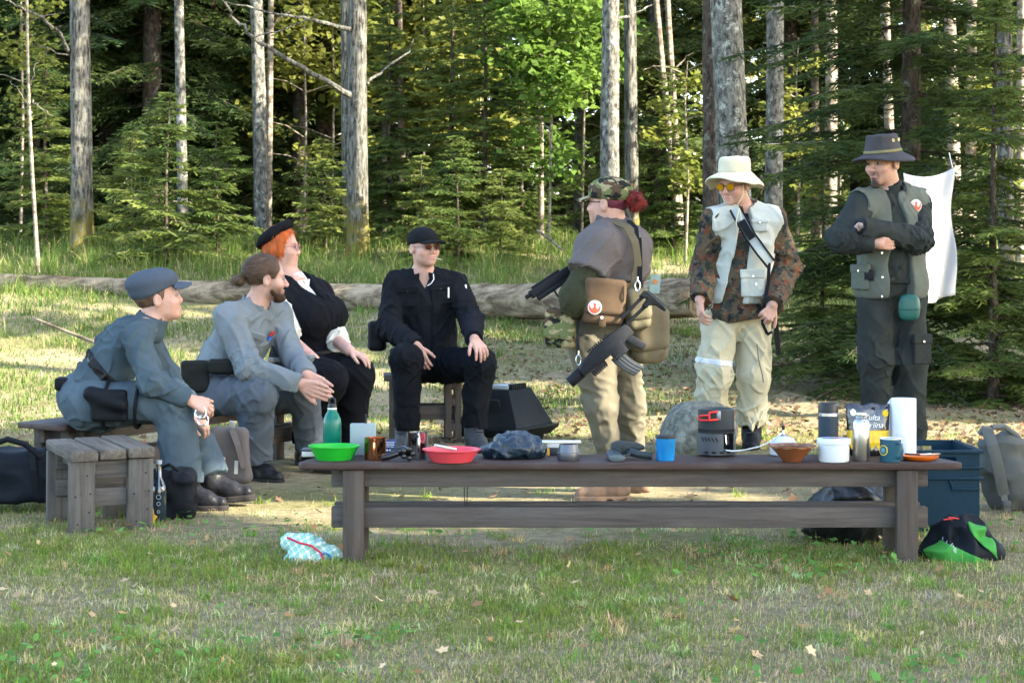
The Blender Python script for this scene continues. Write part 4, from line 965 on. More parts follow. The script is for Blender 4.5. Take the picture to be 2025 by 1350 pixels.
def stool_brown():
    t = empty('wooden_stool', J(840, 872, 12.72) * V3(1, 1, 0), 'brown slatted stool under the person in black', 'stool', 'wooden stools', math.radians(4))
    W, D, H = 0.47, 0.34, 0.432
    for k in range(3): m = MB(); m.box((0, -D / 2 + (k + .5) * D / 3, H - 0.02), (W + 0.06, D / 3 - 0.008, 0.04)); m.build('seat_plank', WG_X, t, bevel=0.005)
    for sx in (-1, 1):
        for sy in (-1, 1):
            for dx in (0, -0.062):
                m = MB(); m.box((sx * (W / 2 - 0.025 + dx), sy * (D / 2 - 0.03) - 0.0 * dx, (H - 0.04) / 2 - 0.02), (0.040, 0.045, H - 0.04 + 0.04)); m.build('leg', WG_Z, t, bevel=0.003)
        for zz in (0.10, 0.26, H - 0.07): m = MB(); m.box((sx * (W / 2 - 0.056), 0, zz), (0.022, D - 0.02, 0.05)); m.build('side_rail', WG_Y, t, bevel=0.002)
    for sy in (-1, 1): m = MB(); m.box((0, sy * (D / 2 - 0.065), 0.19), (W - 0.06, 0.024, 0.09)); m.build('rail', WG_X, t, bevel=0.003)
stool_brown()
def white_cloth():
    t = empty('white_cloth', J(1840, 605, 14.3), 'white cloth hung up between spruce boughs behind the person with crossed arms', 'cloth')
    cs = [J(1786, 342, 13.9), J(1884, 332, 14.3), J(1893, 585, 14.3), J(1800, 606, 13.9)]; n = 34; V = []; b = np.array(t.location)
    for i in range(n + 1):
        for j in range(n + 1):
            u, v = i / n, j / n; p = (cs[0] * (1 - u) + cs[1] * u) * (1 - v) + (cs[3] * (1 - u) + cs[2] * u) * v
            p = p + V3(0.010 * math.sin(v * 9 + 2 * u), 0.06 * math.sin(u * 7 + 2.5 * v) * (0.35 + v) + 0.03 * math.sin(u * 17 + v * 9) * (0.3 + u), -0.045 * math.sin(math.pi * u) * (1 - v) + 0.008 * math.sin(u * 9) * v)
            V.append(p - b)
    F = [(i * (n + 1) + j, (i + 1) * (n + 1) + j, (i + 1) * (n + 1) + j + 1, i * (n + 1) + j + 1) for i in range(n) for j in range(n)]
    m, nt, bs = new_mat('sheet_white'); bs.inputs['Base Color'].default_value = (0.46, 0.47, 0.48, 1); bs.inputs['Roughness'].default_value = 0.8
    tr = nt.nodes.new('ShaderNodeBsdfTranslucent'); tr.inputs[0].default_value = (0.46, 0.46, 0.45, 1); mx = nt.nodes.new('ShaderNodeMixShader'); mx.inputs[0].default_value = 0.3
    nt.links.new(bs.outputs[0], mx.inputs[1]); nt.links.new(tr.outputs[0], mx.inputs[2]); nt.links.new(mx.outputs[0], nt.nodes['Material Output'].inputs[0])
    n1 = N(nt, 'ShaderNodeTexNoise', Scale=6.0, Detail=4.0); bp = N(nt, 'ShaderNodeBump', Strength=0.4, Distance=0.02); nt.links.new(n1.outputs[0], bp.inputs['Height']); nt.links.new(bp.outputs[0], bs.inputs['Normal'])
    o = mobj('sheet', np_mesh('sheet', V, F, m), t)
    sm = o.modifiers.new('thick', 'SOLIDIFY'); sm.thickness = 0.003
    mm = MB(); mm.tube([V3(*cs[1]) - b, V3(*cs[1]) - b + V3(0.03, 0.25, 0.12)], 0.003, 5); mm.build('tie', M('cord_white', (0.6, 0.6, 0.58)), t)
white_cloth()
# ------------------------------------------------------------------ gear laid out on the front bench
PLAST = lambda name, c, r=0.35, **k: M(name, c, r, 0.06, 8, **k)
def on_bench(px, py):
    """point of the bench top that shows at photo pixel (px, py)"""
    Y = FPX * (CAMZ - BH) / (py - HOR); Y = min(max(Y, 7.70), 7.95); return np.array([(px - CX) * Y / FPX, Y, BH + 0.0005])
def lathe_thing(name, label, cat, loc, parts, group=None):
    t = empty(name, loc, label, cat, group)
    for (pn, prof, mat, n) in parts:
        m = MB(); m.lathe((0, 0, 0), prof, n); m.build(pn, mat, t, smooth=True)
    return t
def bowl_prof(r0, r1, h, t=0.003, lip=0.006):
    k = [(0.001, 0.0), (r0, 0.0), (r0 + (r1 - r0) * 0.35, h * 0.42), (r0 + (r1 - r0) * 0.75, h * 0.88), (r1 - lip, h * 0.96), (r1, h), (r1, h + t)]
    return k + [(r1 - lip, h * 0.96 + t), (r0 + (r1 - r0) * 0.72, h * 0.85 + t), (r0 + (r1 - r0) * 0.33, h * 0.42 + t), (r0 - 0.002, t), (0.001, t)]
def gear():
    # book-like case
    t = empty('storage_case', on_bench(612, 902), 'small dark case with pale edge at the left end of the bench', 'case'); m = MB(); m.box((0, 0, 0.012), (0.055, 0.075, 0.022)); m.build('tray', M('case_pale', (0.42, 0.41, 0.38), 0.6), t, bevel=0.004); m = MB(); m.box((0, 0, 0.028), (0.058, 0.078, 0.009)); m.build('lid', M('case_dark', (0.05, 0.055, 0.06), 0.5), t, bevel=0.003)
    lathe_thing('green_bowl', 'bright green plastic bowl near the left end of the bench', 'bowl', on_bench(661, 908), [('dish', bowl_prof(0.070, 0.103, 0.052), PLAST('plastic_green', (0.012, 0.30, 0.02), 0.3), 40)])
    b = lathe_thing('water_bottle', 'tall green metal water bottle with black cap behind the green bowl', 'bottle', on_bench(657, 899), [
        ('flask', [(0.001, 0), (0.034, 0), (0.037, 0.004), (0.037, 0.125), (0.035, 0.145), (0.026, 0.165), (0.019, 0.175), (0.018, 0.186), (0.001, 0.186)], PLAST('bottle_green', (0.0, 0.10, 0.068), 0.28), 32),
        ('collar', [(0.0185, 0.184), (0.019, 0.184), (0.019, 0.190), (0.0185, 0.190)], PLAST('bottle_ring', (0.6, 0.62, 0.6)), 20), ('cap', [(0.001, 0.188), (0.017, 0.188), (0.018, 0.200), (0.014, 0.206), (0.001, 0.206)], PLAST('cap_blk', (0.012, 0.012, 0.013), 0.4), 20)])
    m = MB(); m.tube([(-0.012, 0, 0.204), (-0.011, 0, 0.224), (0, 0, 0.231), (0.011, 0, 0.224), (0.012, 0, 0.204)], 0.0042, 7); m.build('carry_loop', MATS['cap_blk'], b, smooth=True)
    # radio
    t = empty('field_radio', on_bench(718, 898), 'grey metal box with short antenna behind the copper mug', 'radio'); m = MB(); m.box((0, 0, 0.0635), (0.102, 0.05, 0.126)); m.build('housing', M('radio_grey', (0.19, 0.24, 0.245), 0.5, 0.05), t, bevel=0.003)
    m = MB(); m.tube([(0.012, 0, 0.126), (0.012, 0, 0.165)], 0.0035, 8); m.build('antenna', M('ant_blk', (0.012, 0.012, 0.014), 0.5), t)
    for sx in (-1, 1):
        for z in (0.008, 0.119): m = MB(); m.tube([(sx * 0.044, -0.0245, z), (sx * 0.044, -0.0265, z)], 0.0028, 8); m.build('screw', SILVER, t)
    t = empty('food_packet', on_bench(772, 897), 'dark blue packet with small white print between the mugs', 'packet'); m = MB(); m.box((0, 0, 0.031), (0.046, 0.018, 0.062)); m.build('wrapper', M('packet_blue', (0.012, 0.03, 0.10), 0.4, 0.1), t, bevel=0.003)
    for k in range(4): m = MB(); m.box((0.0, -0.0097, 0.052 - 0.006 * k), (0.034 - 0.004 * (k % 2), 0.0012, 0.0022)); m.build('print_line', M('print_white', (0.6, 0.6, 0.62)), t)
    for k in range(3): m = MB(); m.tube([(-0.012 + 0.012 * k, -0.0088, 0.020), (-0.012 + 0.012 * k, -0.0102, 0.020)], 0.0045, 10); m.build('print_mark', M('print_white', (0.6, 0.6, 0.62)), t)
    COPPER = M('copper', (0.62, 0.27, 0.13), 0.18, 0.15, 20, metal=1.0); STEEL = M('mug_steel', (0.62, 0.62, 0.62), 0.14, 0.08, 20, metal=1.0)
    for (px, py, r, h, mat, lab, hx) in ((742, 908, 0.043, 0.086, COPPER, 'shiny copper mug with its handle to the front', 0.0), (825, 906, 0.043, 0.104, STEEL, 'shiny steel mug with its handle to the front left of the red bowl', 0.01)):
        t = empty('metal_mug', on_bench(px, py), lab, 'mug'); m = MB(); m.lathe((0, 0, 0), [(0.001, 0), (r * 0.96, 0), (r, 0.004), (r, h - 0.003), (r + 0.002, h), (r - 0.002, h), (r - 0.003, 0.006), (0.001, 0.006)], 32); m.build('cup', mat, t, smooth=True)
        m = MB(); m.tube([(hx, -r, h * 0.86), (hx, -r - 0.022, h * 0.82), (hx, -r - 0.028, h * 0.5), (hx, -r - 0.02, h * 0.16), (hx, -r, h * 0.12)], 0.005, 8); m.build('handle', mat, t, smooth=True)
    BG = M('gloss_black', (0.008, 0.008, 0.009), 0.12, 0.1)
    t = empty('toy_blaster', on_bench(790, 911), 'glossy black toy gun lying between the two metal mugs', 'toy gun')
    m = MB(); m.tube([(-0.070, -0.02, 0.014), (-0.045, -0.018, 0.018), (-0.005, -0.005, 0.030)], [0.013, 0.014, 0.012], 12); m.build('grip', BG, t, smooth=True)
    m = MB(); m.tube([(-0.03, 0.02, 0.035), (0.02, 0.0, 0.038), (0.035, -0.02, 0.034)], [0.016, 0.022, 0.018], 12); m.build('frame', BG, t, smooth=True)
    for k in range(5):
        a = k * 1.257; m = MB(); m.tube([(0.030 + 0.019 * math.cos(a), -0.012, 0.030 + 0.018 * math.sin(a)), (0.036 + 0.019 * math.cos(a), -0.042, 0.030 + 0.018 * math.sin(a))], 0.0105, 10); m.build('barrel', BG, t, bevel=0.003)
    lathe_thing('red_bowl', 'coral red plastic bowl on the bench', 'bowl', on_bench(893, 912), [('dish', bowl_prof(0.078, 0.115, 0.046), PLAST('plastic_coral', (0.52, 0.05, 0.065), 0.3), 40)])
    t = empty('folding_tool', on_bench(882, 912) + np.array([0, -0.0, 0.044]), 'grey folding pocket tool lying across the coral red bowl', 'pocket tool', rz=0.35); m = MB(); m.box((0, 0, 0.010), (0.085, 0.022, 0.012), R=frame((0, 1, 0), (0.22, 0, 1))); m.build('handle', M('tool_grey', (0.35, 0.38, 0.36), 0.35, metal=0.6), t, bevel=0.004); m = MB(); m.box((-0.025, 0.006, 0.016), (0.045, 0.006, 0.010), R=frame((0, 1, 0), (0.22, 0, 1))); m.build('blade', SILVER, t)
    # dark plastic bag
    c = on_bench(1014, 905) + np.array([0, 0.0, 0.035]); c = c.astype(f32)
    def bagf(P):
        q = P - c; d = ell(q, V3(0, 0, -0.005), (0.125, 0.085, 0.052)); d = smin(d, ell(q, V3(0.02, 0, 0.022), (0.07, 0.06, 0.035)), 0.04)
        n = vnoise(P * 22 + 5); return smax(d - 0.012 * (1 - 2 * np.abs(n)) - 0.006 * vnoise(P * 55), -(P[:, 2] - BH - 0.001), 0.004)
    pb = M('bag_film', (0.009, 0.018, 0.027), 0.24, 0.3, 12, 0.9, 30, spec=0.35)
    o = sdf_obj('plastic_bag', bagf, *bounds([c], 0.17), 0.005, pb, None, c); o.location = [float(v) for v in c]; tag(o, 'crumpled dark blue plastic bag lying in the middle of the bench', 'bag'); run_jobs()
    t = empty('paper_tray', on_bench(1110, 898), 'white flat tray and small printed box behind the little grey pot', 'tray'); m = MB(); m.box((0, 0.02, 0.052), (0.16, 0.08, 0.004)); m.build('sheet', M('tray_white', (0.55, 0.56, 0.55), 0.6, 0.04), t, bevel=0.001); m = MB(); m.box((-0.022, 0.015, 0.040), (0.07, 0.06, 0.02)); m.build('carton', M('carton_pale', (0.5, 0.5, 0.46), 0.6, 0.1), t, bevel=0.002); m = MB(); m.box((-0.03, 0.012, 0.0150), (0.055, 0.055, 0.029)); m.build('box', M('box_dark', (0.02, 0.022, 0.025), 0.5, 0.1), t, bevel=0.002)
    m = MB(); m.box((-0.052, 0.012, 0.0150), (0.010, 0.0565, 0.0285)); m.build('stripe', M('box_yellow', (0.6, 0.32, 0.04), 0.5), t)
    lathe_thing('small_pot', 'small dark grey anodised pot in front of the white tray', 'pot', on_bench(1124, 910), [('pan', [(0.001, 0), (0.040, 0), (0.043, 0.004), (0.044, 0.030), (0.043, 0.034), (0.036, 0.060), (0.035, 0.064), (0.033, 0.063), (0.040, 0.033), (0.040, 0.006), (0.001, 0.006)], M('anodised', (0.10, 0.105, 0.115), 0.38, 0.08, metal=0.7), 36), ('ridge', [(0.0435, 0.029), (0.0452, 0.031), (0.0435, 0.033)], M('anodised', (0.1, 0.1, 0.1)), 36)])
    # black pistol lying, grip toward the camera
    cg = on_bench(1245, 908); t = empty('toy_pistol', cg, 'black toy pistol lying on the bench left of the blue tumbler, grip towards the viewer', 'pistol')
    PM = M('pistol_black', (0.017, 0.024, 0.026), 0.5, 0.25, 50, 0.2, 120)
    m = MB(); m.prism([(-0.075, 0.008), (-0.073, 0.062), (-0.045, 0.071), (0.03, 0.064), (0.062, 0.050), (0.062, 0.035), (0.0, 0.030), (-0.02, 0.006)], (0.0, 0.03, 0), (1, 0, 0), (0, 0, 1), (0, 0.03, 0)); m.build('slide', PM, t, bevel=0.006)
    m = MB(); m.tube([(-0.055, 0.02, 0.030), (-0.050, -0.045, 0.017), (-0.047, -0.085, 0.014)], [0.026, 0.027, 0.024], 14); o = m.build('grip', PM, t, smooth=True); o.scale = (1.15, 1, 0.72)
    m = MB(); m.prism([(0.034 * math.cos(a), 0.013 * math.sin(a)) for a in np.linspace(0, 6.28, 18)[:-1]], (-0.054, -0.088, 0.0135), (1, 0, 0), (0, 0, 1), (0, 0.006, 0)); m.build('grip_plate', M('plate_grey', (0.06, 0.08, 0.085), 0.4), t, bevel=0.002)
    m = MB(); m.tube([(0.0, 0.0, 0.030), (0.04, -0.012, 0.020), (0.088, -0.018, 0.015)], [0.017, 0.0155, 0.0145], 12); m.build('barrel', PM, t, bevel=0.002)
    m = MB(); m.tube([(-0.01, 0.0, 0.03), (0.0, -0.03, 0.022), (-0.03, -0.04, 0.018)], 0.004, 6); m.build('trigger_guard', PM, t, smooth=True)
    bl = M('tumbler_blue', (0.015, 0.21, 0.50), 0.2, 0.25, 14)
    tb = lathe_thing('blue_tumbler', 'translucent blue tumbler with black lid right of the pistol', 'tumbler', on_bench(1316, 910), [('cup', [(0.001, 0), (0.034, 0), (0.036, 0.004), (0.0385, 0.088), (0.036, 0.088), (0.001, 0.086)], bl, 32), ('lid', [(0.001, 0.087), (0.039, 0.087), (0.040, 0.093), (0.038, 0.099), (0.001, 0.099)], M('lid_black', (0.012, 0.012, 0.013), 0.5), 32)])
    b = bl.node_tree.nodes['Principled BSDF']; b.inputs['Transmission Weight'].default_value = 0.35
    # stove with pot
    ST = M('stove_grey', (0.055, 0.062, 0.068), 0.45, 0.1, metal=0.4); DK = M('slot_dark', (0.006, 0.006, 0.007), 0.9)
    t = empty('camping_stove', on_bench(1416, 900), 'grey camping stove with pot and red folding handle', 'stove')
    m = MB()
    for a in np.linspace(0, 6.28, 4)[:-1]: m.tube([(0.06 * math.cos(a), 0.06 * math.sin(a), 0), (0.06 * math.cos(a), 0.06 * math.sin(a), 0.012)], 0.004, 6)
    m.build('feet', DK, t)
    n = 44; m = MB(); r = 0.079
    for k in range(n):                                   # windscreen with an opening at the front right
        a0, a1 = 2 * math.pi * k / n, 2 * math.pi * (k + 1) / n; am = math.degrees((a0 + a1) / 2)
        lo, hi = 0.008, 0.092
        if 285 < am < 325: hi = 0.022
        P = [(r * math.cos(a), r * math.sin(a), z) for z in (lo, hi) for a in (a0, a1)]; Q = [((r - .003) * math.cos(a), (r - .003) * math.sin(a), z) for z in (lo, hi) for a in (a0, a1)]
        m.add(P + Q, [(0, 1, 3, 2), (4, 6, 7, 5), (0, 4, 5, 1), (2, 3, 7, 6), (0, 2, 6, 4), (1, 5, 7, 3)])
    w = m.build('windscreen', ST, t)
    for k, a in enumerate(np.radians([222, 233, 244, 255, 266])):
        m = MB(); m.box(((r + 0.0004) * math.cos(a), (r + 0.0004) * math.sin(a), 0.070), (0.004, 0.003, 0.018), R=np.array([[-math.sin(a) * .86 , math.cos(a), 0.5 * math.sin(a)], [math.cos(a) * .86, math.sin(a), -0.5 * math.cos(a)], [0.5, 0, .86]])); m.build('slot', DK, w)
    for a in np.radians([235, 258, 281, 304, 330]): m = MB(); m.box(((r + .0004) * math.cos(a), (r + .0004) * math.sin(a), 0.018), (0.018, 0.003, 0.008), rz=a + math.pi / 2); m.build('slot', DK, w, bevel=0.001)
    m = MB(); m.lathe((0, 0, 0), [(0.001, 0.02), (0.022, 0.02), (0.024, 0.03), (0.020, 0.05), (0.001, 0.055)], 16); m.build('burner', M('burner_brass', (0.4, 0.3, 0.15), 0.3, metal=1), t, smooth=True)
    m = MB()
    for a in np.radians([290, 312, 335]): m.tube([(0.03 * math.cos(a), 0.03 * math.sin(a), 0.03), (0.055 * math.cos(a), 0.055 * math.sin(a), 0.05), (0.05 * math.cos(a), 0.05 * math.sin(a), 0.085)], 0.0025, 5)
    m.build('pot_supports', SILVER, t, smooth=True)
    pt = MB(); pt.lathe((0, 0, 0), [(0.001, 0.093), (0.071, 0.093), (0.0735, 0.096), (0.0735, 0.184), (0.075, 0.187), (0.0735, 0.189), (0.071, 0.187), (0.071, 0.12), (0.001, 0.12)], 44); pot = pt.build('pot', ST, t, smooth=True)
    for a in np.radians(np.arange(195, 345, 7.0)): m = MB(); m.box((0.0738 * math.cos(a), 0.0738 * math.sin(a), 0.104), (0.0034, 0.003, 0.013), R=np.array([[-math.sin(a) * .8, math.cos(a), .6 * math.sin(a)], [math.cos(a) * .8, math.sin(a), -.6 * math.cos(a)], [.6, 0, .8]])); m.build('heat_fin', DK, pot)
    RED = PLAST('handle_red', (0.55, 0.02, 0.015), 0.4); m = MB()
    m.tube([(0.0, -0.074, 0.180), (-0.02, -0.086, 0.180), (-0.035, -0.088, 0.178), (-0.038, -0.09, 0.168), (-0.070, -0.060, 0.163), (-0.077, -0.050, 0.153), (-0.070, -0.060, 0.146), (-0.035, -0.088, 0.148), (0.0, -0.074, 0.150)], 0.0042, 8); m.tube([(-0.036, -0.088, 0.170), (-0.036, -0.088, 0.150)], 0.004, 8); m.build('folding_handle', RED, t, smooth=True)
    m = MB(); m.box((0.003, -0.0745, 0.166), (0.016, 0.006, 0.036)); m.build('bracket', M('bracket_grey', (0.2, 0.22, 0.24), 0.4, metal=.8), t, bevel=0.001)
    # gas canister + hose
    cg = on_bench(1549, 899); cs = np.array(t.location)
    g = lathe_thing('gas_canister', 'white gas canister with valve behind the brown bowl, joined to the stove by a hose', 'canister', cg, [('tank', [(0.001, 0), (0.05, 0), (0.054, 0.004), (0.055, 0.030), (0.053, 0.050), (0.040, 0.068), (0.016, 0.076), (0.001, 0.077)], M('can_white', (0.52, 0.55, 0.56), 0.3, 0.05), 36), ('valve', [(0.001, 0.075), (0.013, 0.075), (0.014, 0.082), (0.006, 0.086), (0.005, 0.100), (0.001, 0.100)], SILVER, 16), ('knob', [(0.001, 0.100), (0.006, 0.100), (0.007, 0.118), (0.001, 0.120)], M('knob_black', (0.012, 0.012, 0.012), 0.5), 12)])
    d = cs - cg; m = MB(); m.tube([(-0.006, -0.008, 0.088), (-0.05, -0.03, 0.060), (-0.10, -0.06, 0.040), (-0.17, -0.075, 0.026), (d[0] + 0.06, d[1] - 0.075, 0.024), (d[0] + 0.035, d[1] - 0.065, 0.026), (d[0] + 0.02, d[1] - 0.02, 0.028)], 0.0030, 7); m.build('hose', M('hose_pale', (0.55, 0.55, 0.52), 0.35, metal=0.3), g, smooth=True)
    br = M('clay_brown', (0.16, 0.052, 0.02), 0.45, 0.12, 14); t = lathe_thing('clay_bowl', 'brown glazed clay bowl with wavy pattern inside the rim', 'bowl', on_bench(1566, 914), [('dish', bowl_prof(0.034, 0.094, 0.060, 0.004, 0.010), br, 44)])
    for k, rr in enumerate((0.074, 0.083)):
        m = MB(); m.tube([((rr + 0.003 * math.sin(9 * a)) * math.cos(a), (rr + 0.003 * math.sin(9 * a)) * math.sin(a), 0.0585 - (0.094 - rr) * 0.30 + 0.002) for a in np.linspace(0, 6.283, 90)], 0.0016, 5); m.build('glaze_line', M('glaze_%d' % k, ((0.10, 0.11, 0.06), (0.34, 0.25, 0.13))[k], 0.4), t, smooth=True)
    lathe_thing('travel_mug', 'tall black insulated travel mug with steel band', 'mug', on_bench(1638, 900), [('grip', [(0.001, 0), (0.037, 0), (0.039, 0.01), (0.0405, 0.158), (0.001, 0.158)], M('mug_rubber', (0.018, 0.032, 0.045), 0.65, 0.1, 30, 0.3, 60), 36), ('steel_band', [(0.0405, 0.158), (0.0415, 0.159), (0.0415, 0.170), (0.0405, 0.171)], SILVER, 36), ('lid', [(0.001, 0.170), (0.0405, 0.170), (0.040, 0.205), (0.038, 0.210), (0.001, 0.210)], M('mug_lid', (0.012, 0.013, 0.015), 0.4), 36)])
    wt = M('tub_white', (0.50, 0.52, 0.52), 0.4, 0.04); t = empty('plastic_tub', on_bench(1649, 915), 'white oval food tub with printed lid', 'tub'); oval = lambda a, z: 0.0
    m = MB(); m.lathe((0, 0, 0), [(0.001, 0), (0.056, 0), (0.060, 0.006), (0.061, 0.070), (0.001, 0.070)], 40); o = m.build('tub', wt, t, smooth=True); o.scale = (1, .8, 1)
    m = MB(); m.lathe((0, 0, 0), [(0.001, 0.069), (0.066, 0.069), (0.067, 0.074), (0.066, 0.088), (0.063, 0.091), (0.001, 0.090)], 40); o = m.build('lid', wt, t, smooth=True); o.scale = (1, .8, 1)
    for (x, y, a, b, c, nm) in ((-0.018, 0.0, 0.030, 0.018, (0.10, 0.13, 0.25), 'print_blue'), (0.006, -0.004, 0.016, 0.016, (0.45, 0.08, 0.08), 'print_red'), (0.03, 0.010, 0.014, 0.010, (0.30, 0.35, 0.55), 'print_pale')):
        m = MB(); m.prism([(a * math.cos(q), b * math.sin(q)) for q in np.linspace(0, 6.28, 17)[:-1]], (x, y, 0.0918), (1, 0, 0), (0, 1, 0), (0, 0, 0.001)); m.build('lid_print', M(nm, c, 0.4, 0.4, 60), t)
    lathe_thing('steel_flask', 'slim brushed steel thermos flask without cap', 'flask', on_bench(1703, 911), [('flask', [(0.001, 0), (0.031, 0), (0.033, 0.003), (0.033, 0.145), (0.029, 0.158), (0.022, 0.163), (0.0225, 0.166), (0.021, 0.168), (0.0225, 0.172), (0.021, 0.175), (0.0225, 0.180), (0.021, 0.187), (0.018, 0.187), (0.017, 0.16), (0.001, 0.155)], M('flask_steel', (0.50, 0.48, 0.45), 0.30, 0.08, 8, metal=1.0), 36)])
    # coffee pouch
    t = empty('coffee_pouch', on_bench(1716, 899), 'shiny black and yellow coffee pouch with white script behind the steel flask', 'packet')
    def pouch(name, mat, z0, z1, y0=0.0, x0=-1, x1=1, ysh=0.0, th=None):
        V = []; n = 20; r = 8
        for s in (-1, 1):
            for i in range(n + 1):
                for j in range(r + 1):
                    x = x0 + (x1 - x0) * i / n; z = z0 + (z1 - z0) * j / r; zt = z / 0.205
                    d = (0.034 * (1 - zt) ** 0.8 + 0.004) * math.sqrt(max(1 - x * x * 0.96, 0)) + 0.0025 * math.sin(9 * x + 14 * zt) * zt + 0.002 * math.sin(23 * x + 5 * zt); w = 0.080 + 0.008 * zt
                    V.append((x * w, s * (d + ysh) + 0.004 * math.sin(6 * x) * zt, z + (0.004 * math.sin(7 * x) if zt > .9 else 0)))
        k = (n + 1) * (r + 1); F = []
        for s in range(2):
            for i in range(n):
                for j in range(r): a = s * k + i * (r + 1) + j; q = (a, a + r + 1, a + r + 2, a + 1); F.append(q if s == 0 else q[::-1])
        for i in range(n): a = i * (r + 1) + r; F.append((a, a + r + 1, a + r + 1 + k, a + k)); b_ = i * (r + 1); F.append((b_ + k, b_ + r + 1 + k, b_ + r + 1, b_))
        for j in range(r): F.append((j, j + 1, j + 1 + k, j + k)); c_ = n * (r + 1) + j; F.append((c_ + k, c_ + 1 + k, c_ + 1, c_))
        return mobj(name, np_mesh(name, V, F, mat), t)
    FB = M('foil_black', (0.012, 0.012, 0.014), 0.16, 0.2, 20, 0.6, 18, spec=0.8); FY = M('foil_yellow', (0.62, 0.40, 0.015), 0.3, 0.1, 20)
    pouch('pack', FB, 0.0, 0.205); pouch('yellow_field', FY, 0.045, 0.100, ysh=0.0012)
    for (xx, zz) in ((-0.062, 0.172), (0.068, 0.168)): m = MB(); m.prism([(0.0, 0.016), (0.013, 0.006), (0.010, -0.010), (0.0, -0.014), (-0.010, -0.008), (-0.012, 0.006)], (xx, -0.014, zz), (1, 0, 0), (0, 0, 1), (0, 0.003, 0)); m.build('emblem', FY if xx > 0 else M('foil_white', (0.65, 0.65, 0.62), 0.4), t)
    for k in range(6): m = MB(); xx = -0.065 + 0.026 * k; m.prism([(-0.012, 0), (0.012, 0), (0.006, -0.016), (-0.004, -0.022)], (xx, -0.034 * (1 - .2) * math.sqrt(1 - (xx / .085) ** 2) - 0.006, 0.046), (1, 0, 0), (0, 0, 1), (0, 0.003, 0)); m.build('yellow_drip', FY, t)
    WT = M('print_ink', (0.75, 0.75, 0.73), 0.4, 0.02)
    lettering('script_line', 'Kulta', 0.032, (0.010, -0.022, 0.142), (math.pi / 2, 0, 0), WT, t, 0.3); lettering('script_line', 'Katriina', 0.032, (0.006, -0.027, 0.112), (math.pi / 2, 0, 0), WT, t, 0.3)
    lathe_thing('paper_towel', 'tall roll of white paper towel standing at the right end of the bench', 'paper towel', on_bench(1787, 899), [('roll', [(0.020, 0), (0.049, 0), (0.050, 0.002), (0.050, 0.226), (0.049, 0.228), (0.020, 0.228), (0.020, 0.0)], M('paper_white', (0.60, 0.61, 0.62), 0.95, 0.03, 20, 0.3, 60), 40)])
    pt_ = [o for o in bpy.data.objects if o.name.startswith('paper_towel')][0]; m = MB(); m.prism([(-0.05, 0.226), (-0.062, 0.21), (-0.066, 0.10), (-0.064, 0.02), (-0.05, 0.004)], (0, 0.012, 0), (1, 0, 0), (0, 0, 1), (0, 0.002, 0)); m.build('loose_sheet', MATS['paper_white'], pt_)
    EN = M('enamel_blue', (0.022, 0.075, 0.105), 0.22, 0.06); t = empty('enamel_mug', on_bench(1761, 913), 'dark teal enamel mug with round yellow badge', 'mug'); r, h = 0.041, 0.092
    m = MB(); m.lathe((0, 0, 0), [(0.001, 0), (r * 0.95, 0), (r, 0.004), (r, h - 0.004), (r - 0.002, h - 0.004), (r - 0.003, 0.006), (0.001, 0.006)], 36); m.build('cup', EN, t, smooth=True)
    m = MB(); m.lathe((0, 0, 0), [(r - 0.002, h - 0.005), (r + 0.001, h - 0.004), (r + 0.002, h - 0.001), (r - 0.001, h), (r - 0.004, h - 0.02)], 36, False); m.build('rim', M('enamel_white', (0.7, 0.7, 0.7), 0.25), t, smooth=True)
    m = MB(); m.tube([(0.022, -r * 0.85, h * 0.82), (0.032, -r - 0.018, h * 0.78), (0.034, -r - 0.024, h * 0.5), (0.030, -r - 0.016, h * 0.24), (0.022, -r * 0.86, h * 0.18)], 0.0055, 8); m.build('handle', EN, t, smooth=True)
    a = math.radians(218); nn = np.array([math.cos(a), math.sin(a), 0]); rr_ = np.array([-math.sin(a), math.cos(a), 0])
    for k, (q, c, nm) in enumerate(((0.0205, (0.55, 0.40, 0.05), 'badge_gold'), (0.0165, (0.02, 0.07, 0.09), 'badge_teal'), (0.010, (0.10, 0.25, 0.30), 'badge_core'))): m = MB(); m.prism([(q * math.cos(s), q * math.sin(s)) for s in np.linspace(0, 6.28, 21)[:-1]], nn * (r * 0.985 + 0.0008 * k) + np.array([0, 0, 0.046]), rr_, (0, 0, 1), nn * 0.003); m.build('badge', M(nm, c, 0.4), t)
    OR = PLAST('plastic_orange', (0.60, 0.12, 0.006), 0.4); pl_ = on_bench(1818, 909); t = lathe_thing('orange_plate', 'round orange plastic plate at the right end of the bench', 'plate', pl_, [('plate', [(0.001, 0), (0.055, 0), (0.074, 0.012), (0.077, 0.018), (0.074, 0.018), (0.054, 0.004), (0.001, 0.004)], OR, 44)])
    for lab, nm, a, x, mt in (('dark table knife lying on the orange plate', 'knife', -0.55, -0.028, M('cutlery_dark', (0.03, 0.025, 0.03), 0.45)), ('steel fork lying on the orange plate', 'fork', 0.45, 0.02, M('cutlery_steel', (0.4, 0.36, 0.36), 0.3, metal=1.0))):
        k = empty(nm, pl_ + np.array([x, -0.01, 0.0225]), lab, 'cutlery', None, a); m = MB(); m.box((0, 0, 0), (0.062, 0.012, 0.006)); m.build('handle', mt, k, bevel=0.001); m = MB()
        if nm == 'knife': m.prism([(0.03, -0.005), (0.065, -0.006), (0.075, 0.004), (0.03, 0.005)], (0, 0, 0), (1, 0, 0), (0, 1, 0), (0, 0, 0.002)); m.build('blade', mt, k)
        else:
            m.box((0.036, 0, 0), (0.012, 0.018, 0.003))
            for q in (-0.007, -0.0023, 0.0023, 0.007): m.box((0.055, q, 0), (0.028, 0.0022, 0.0025))
            m.build('tines', mt, k)
gear()
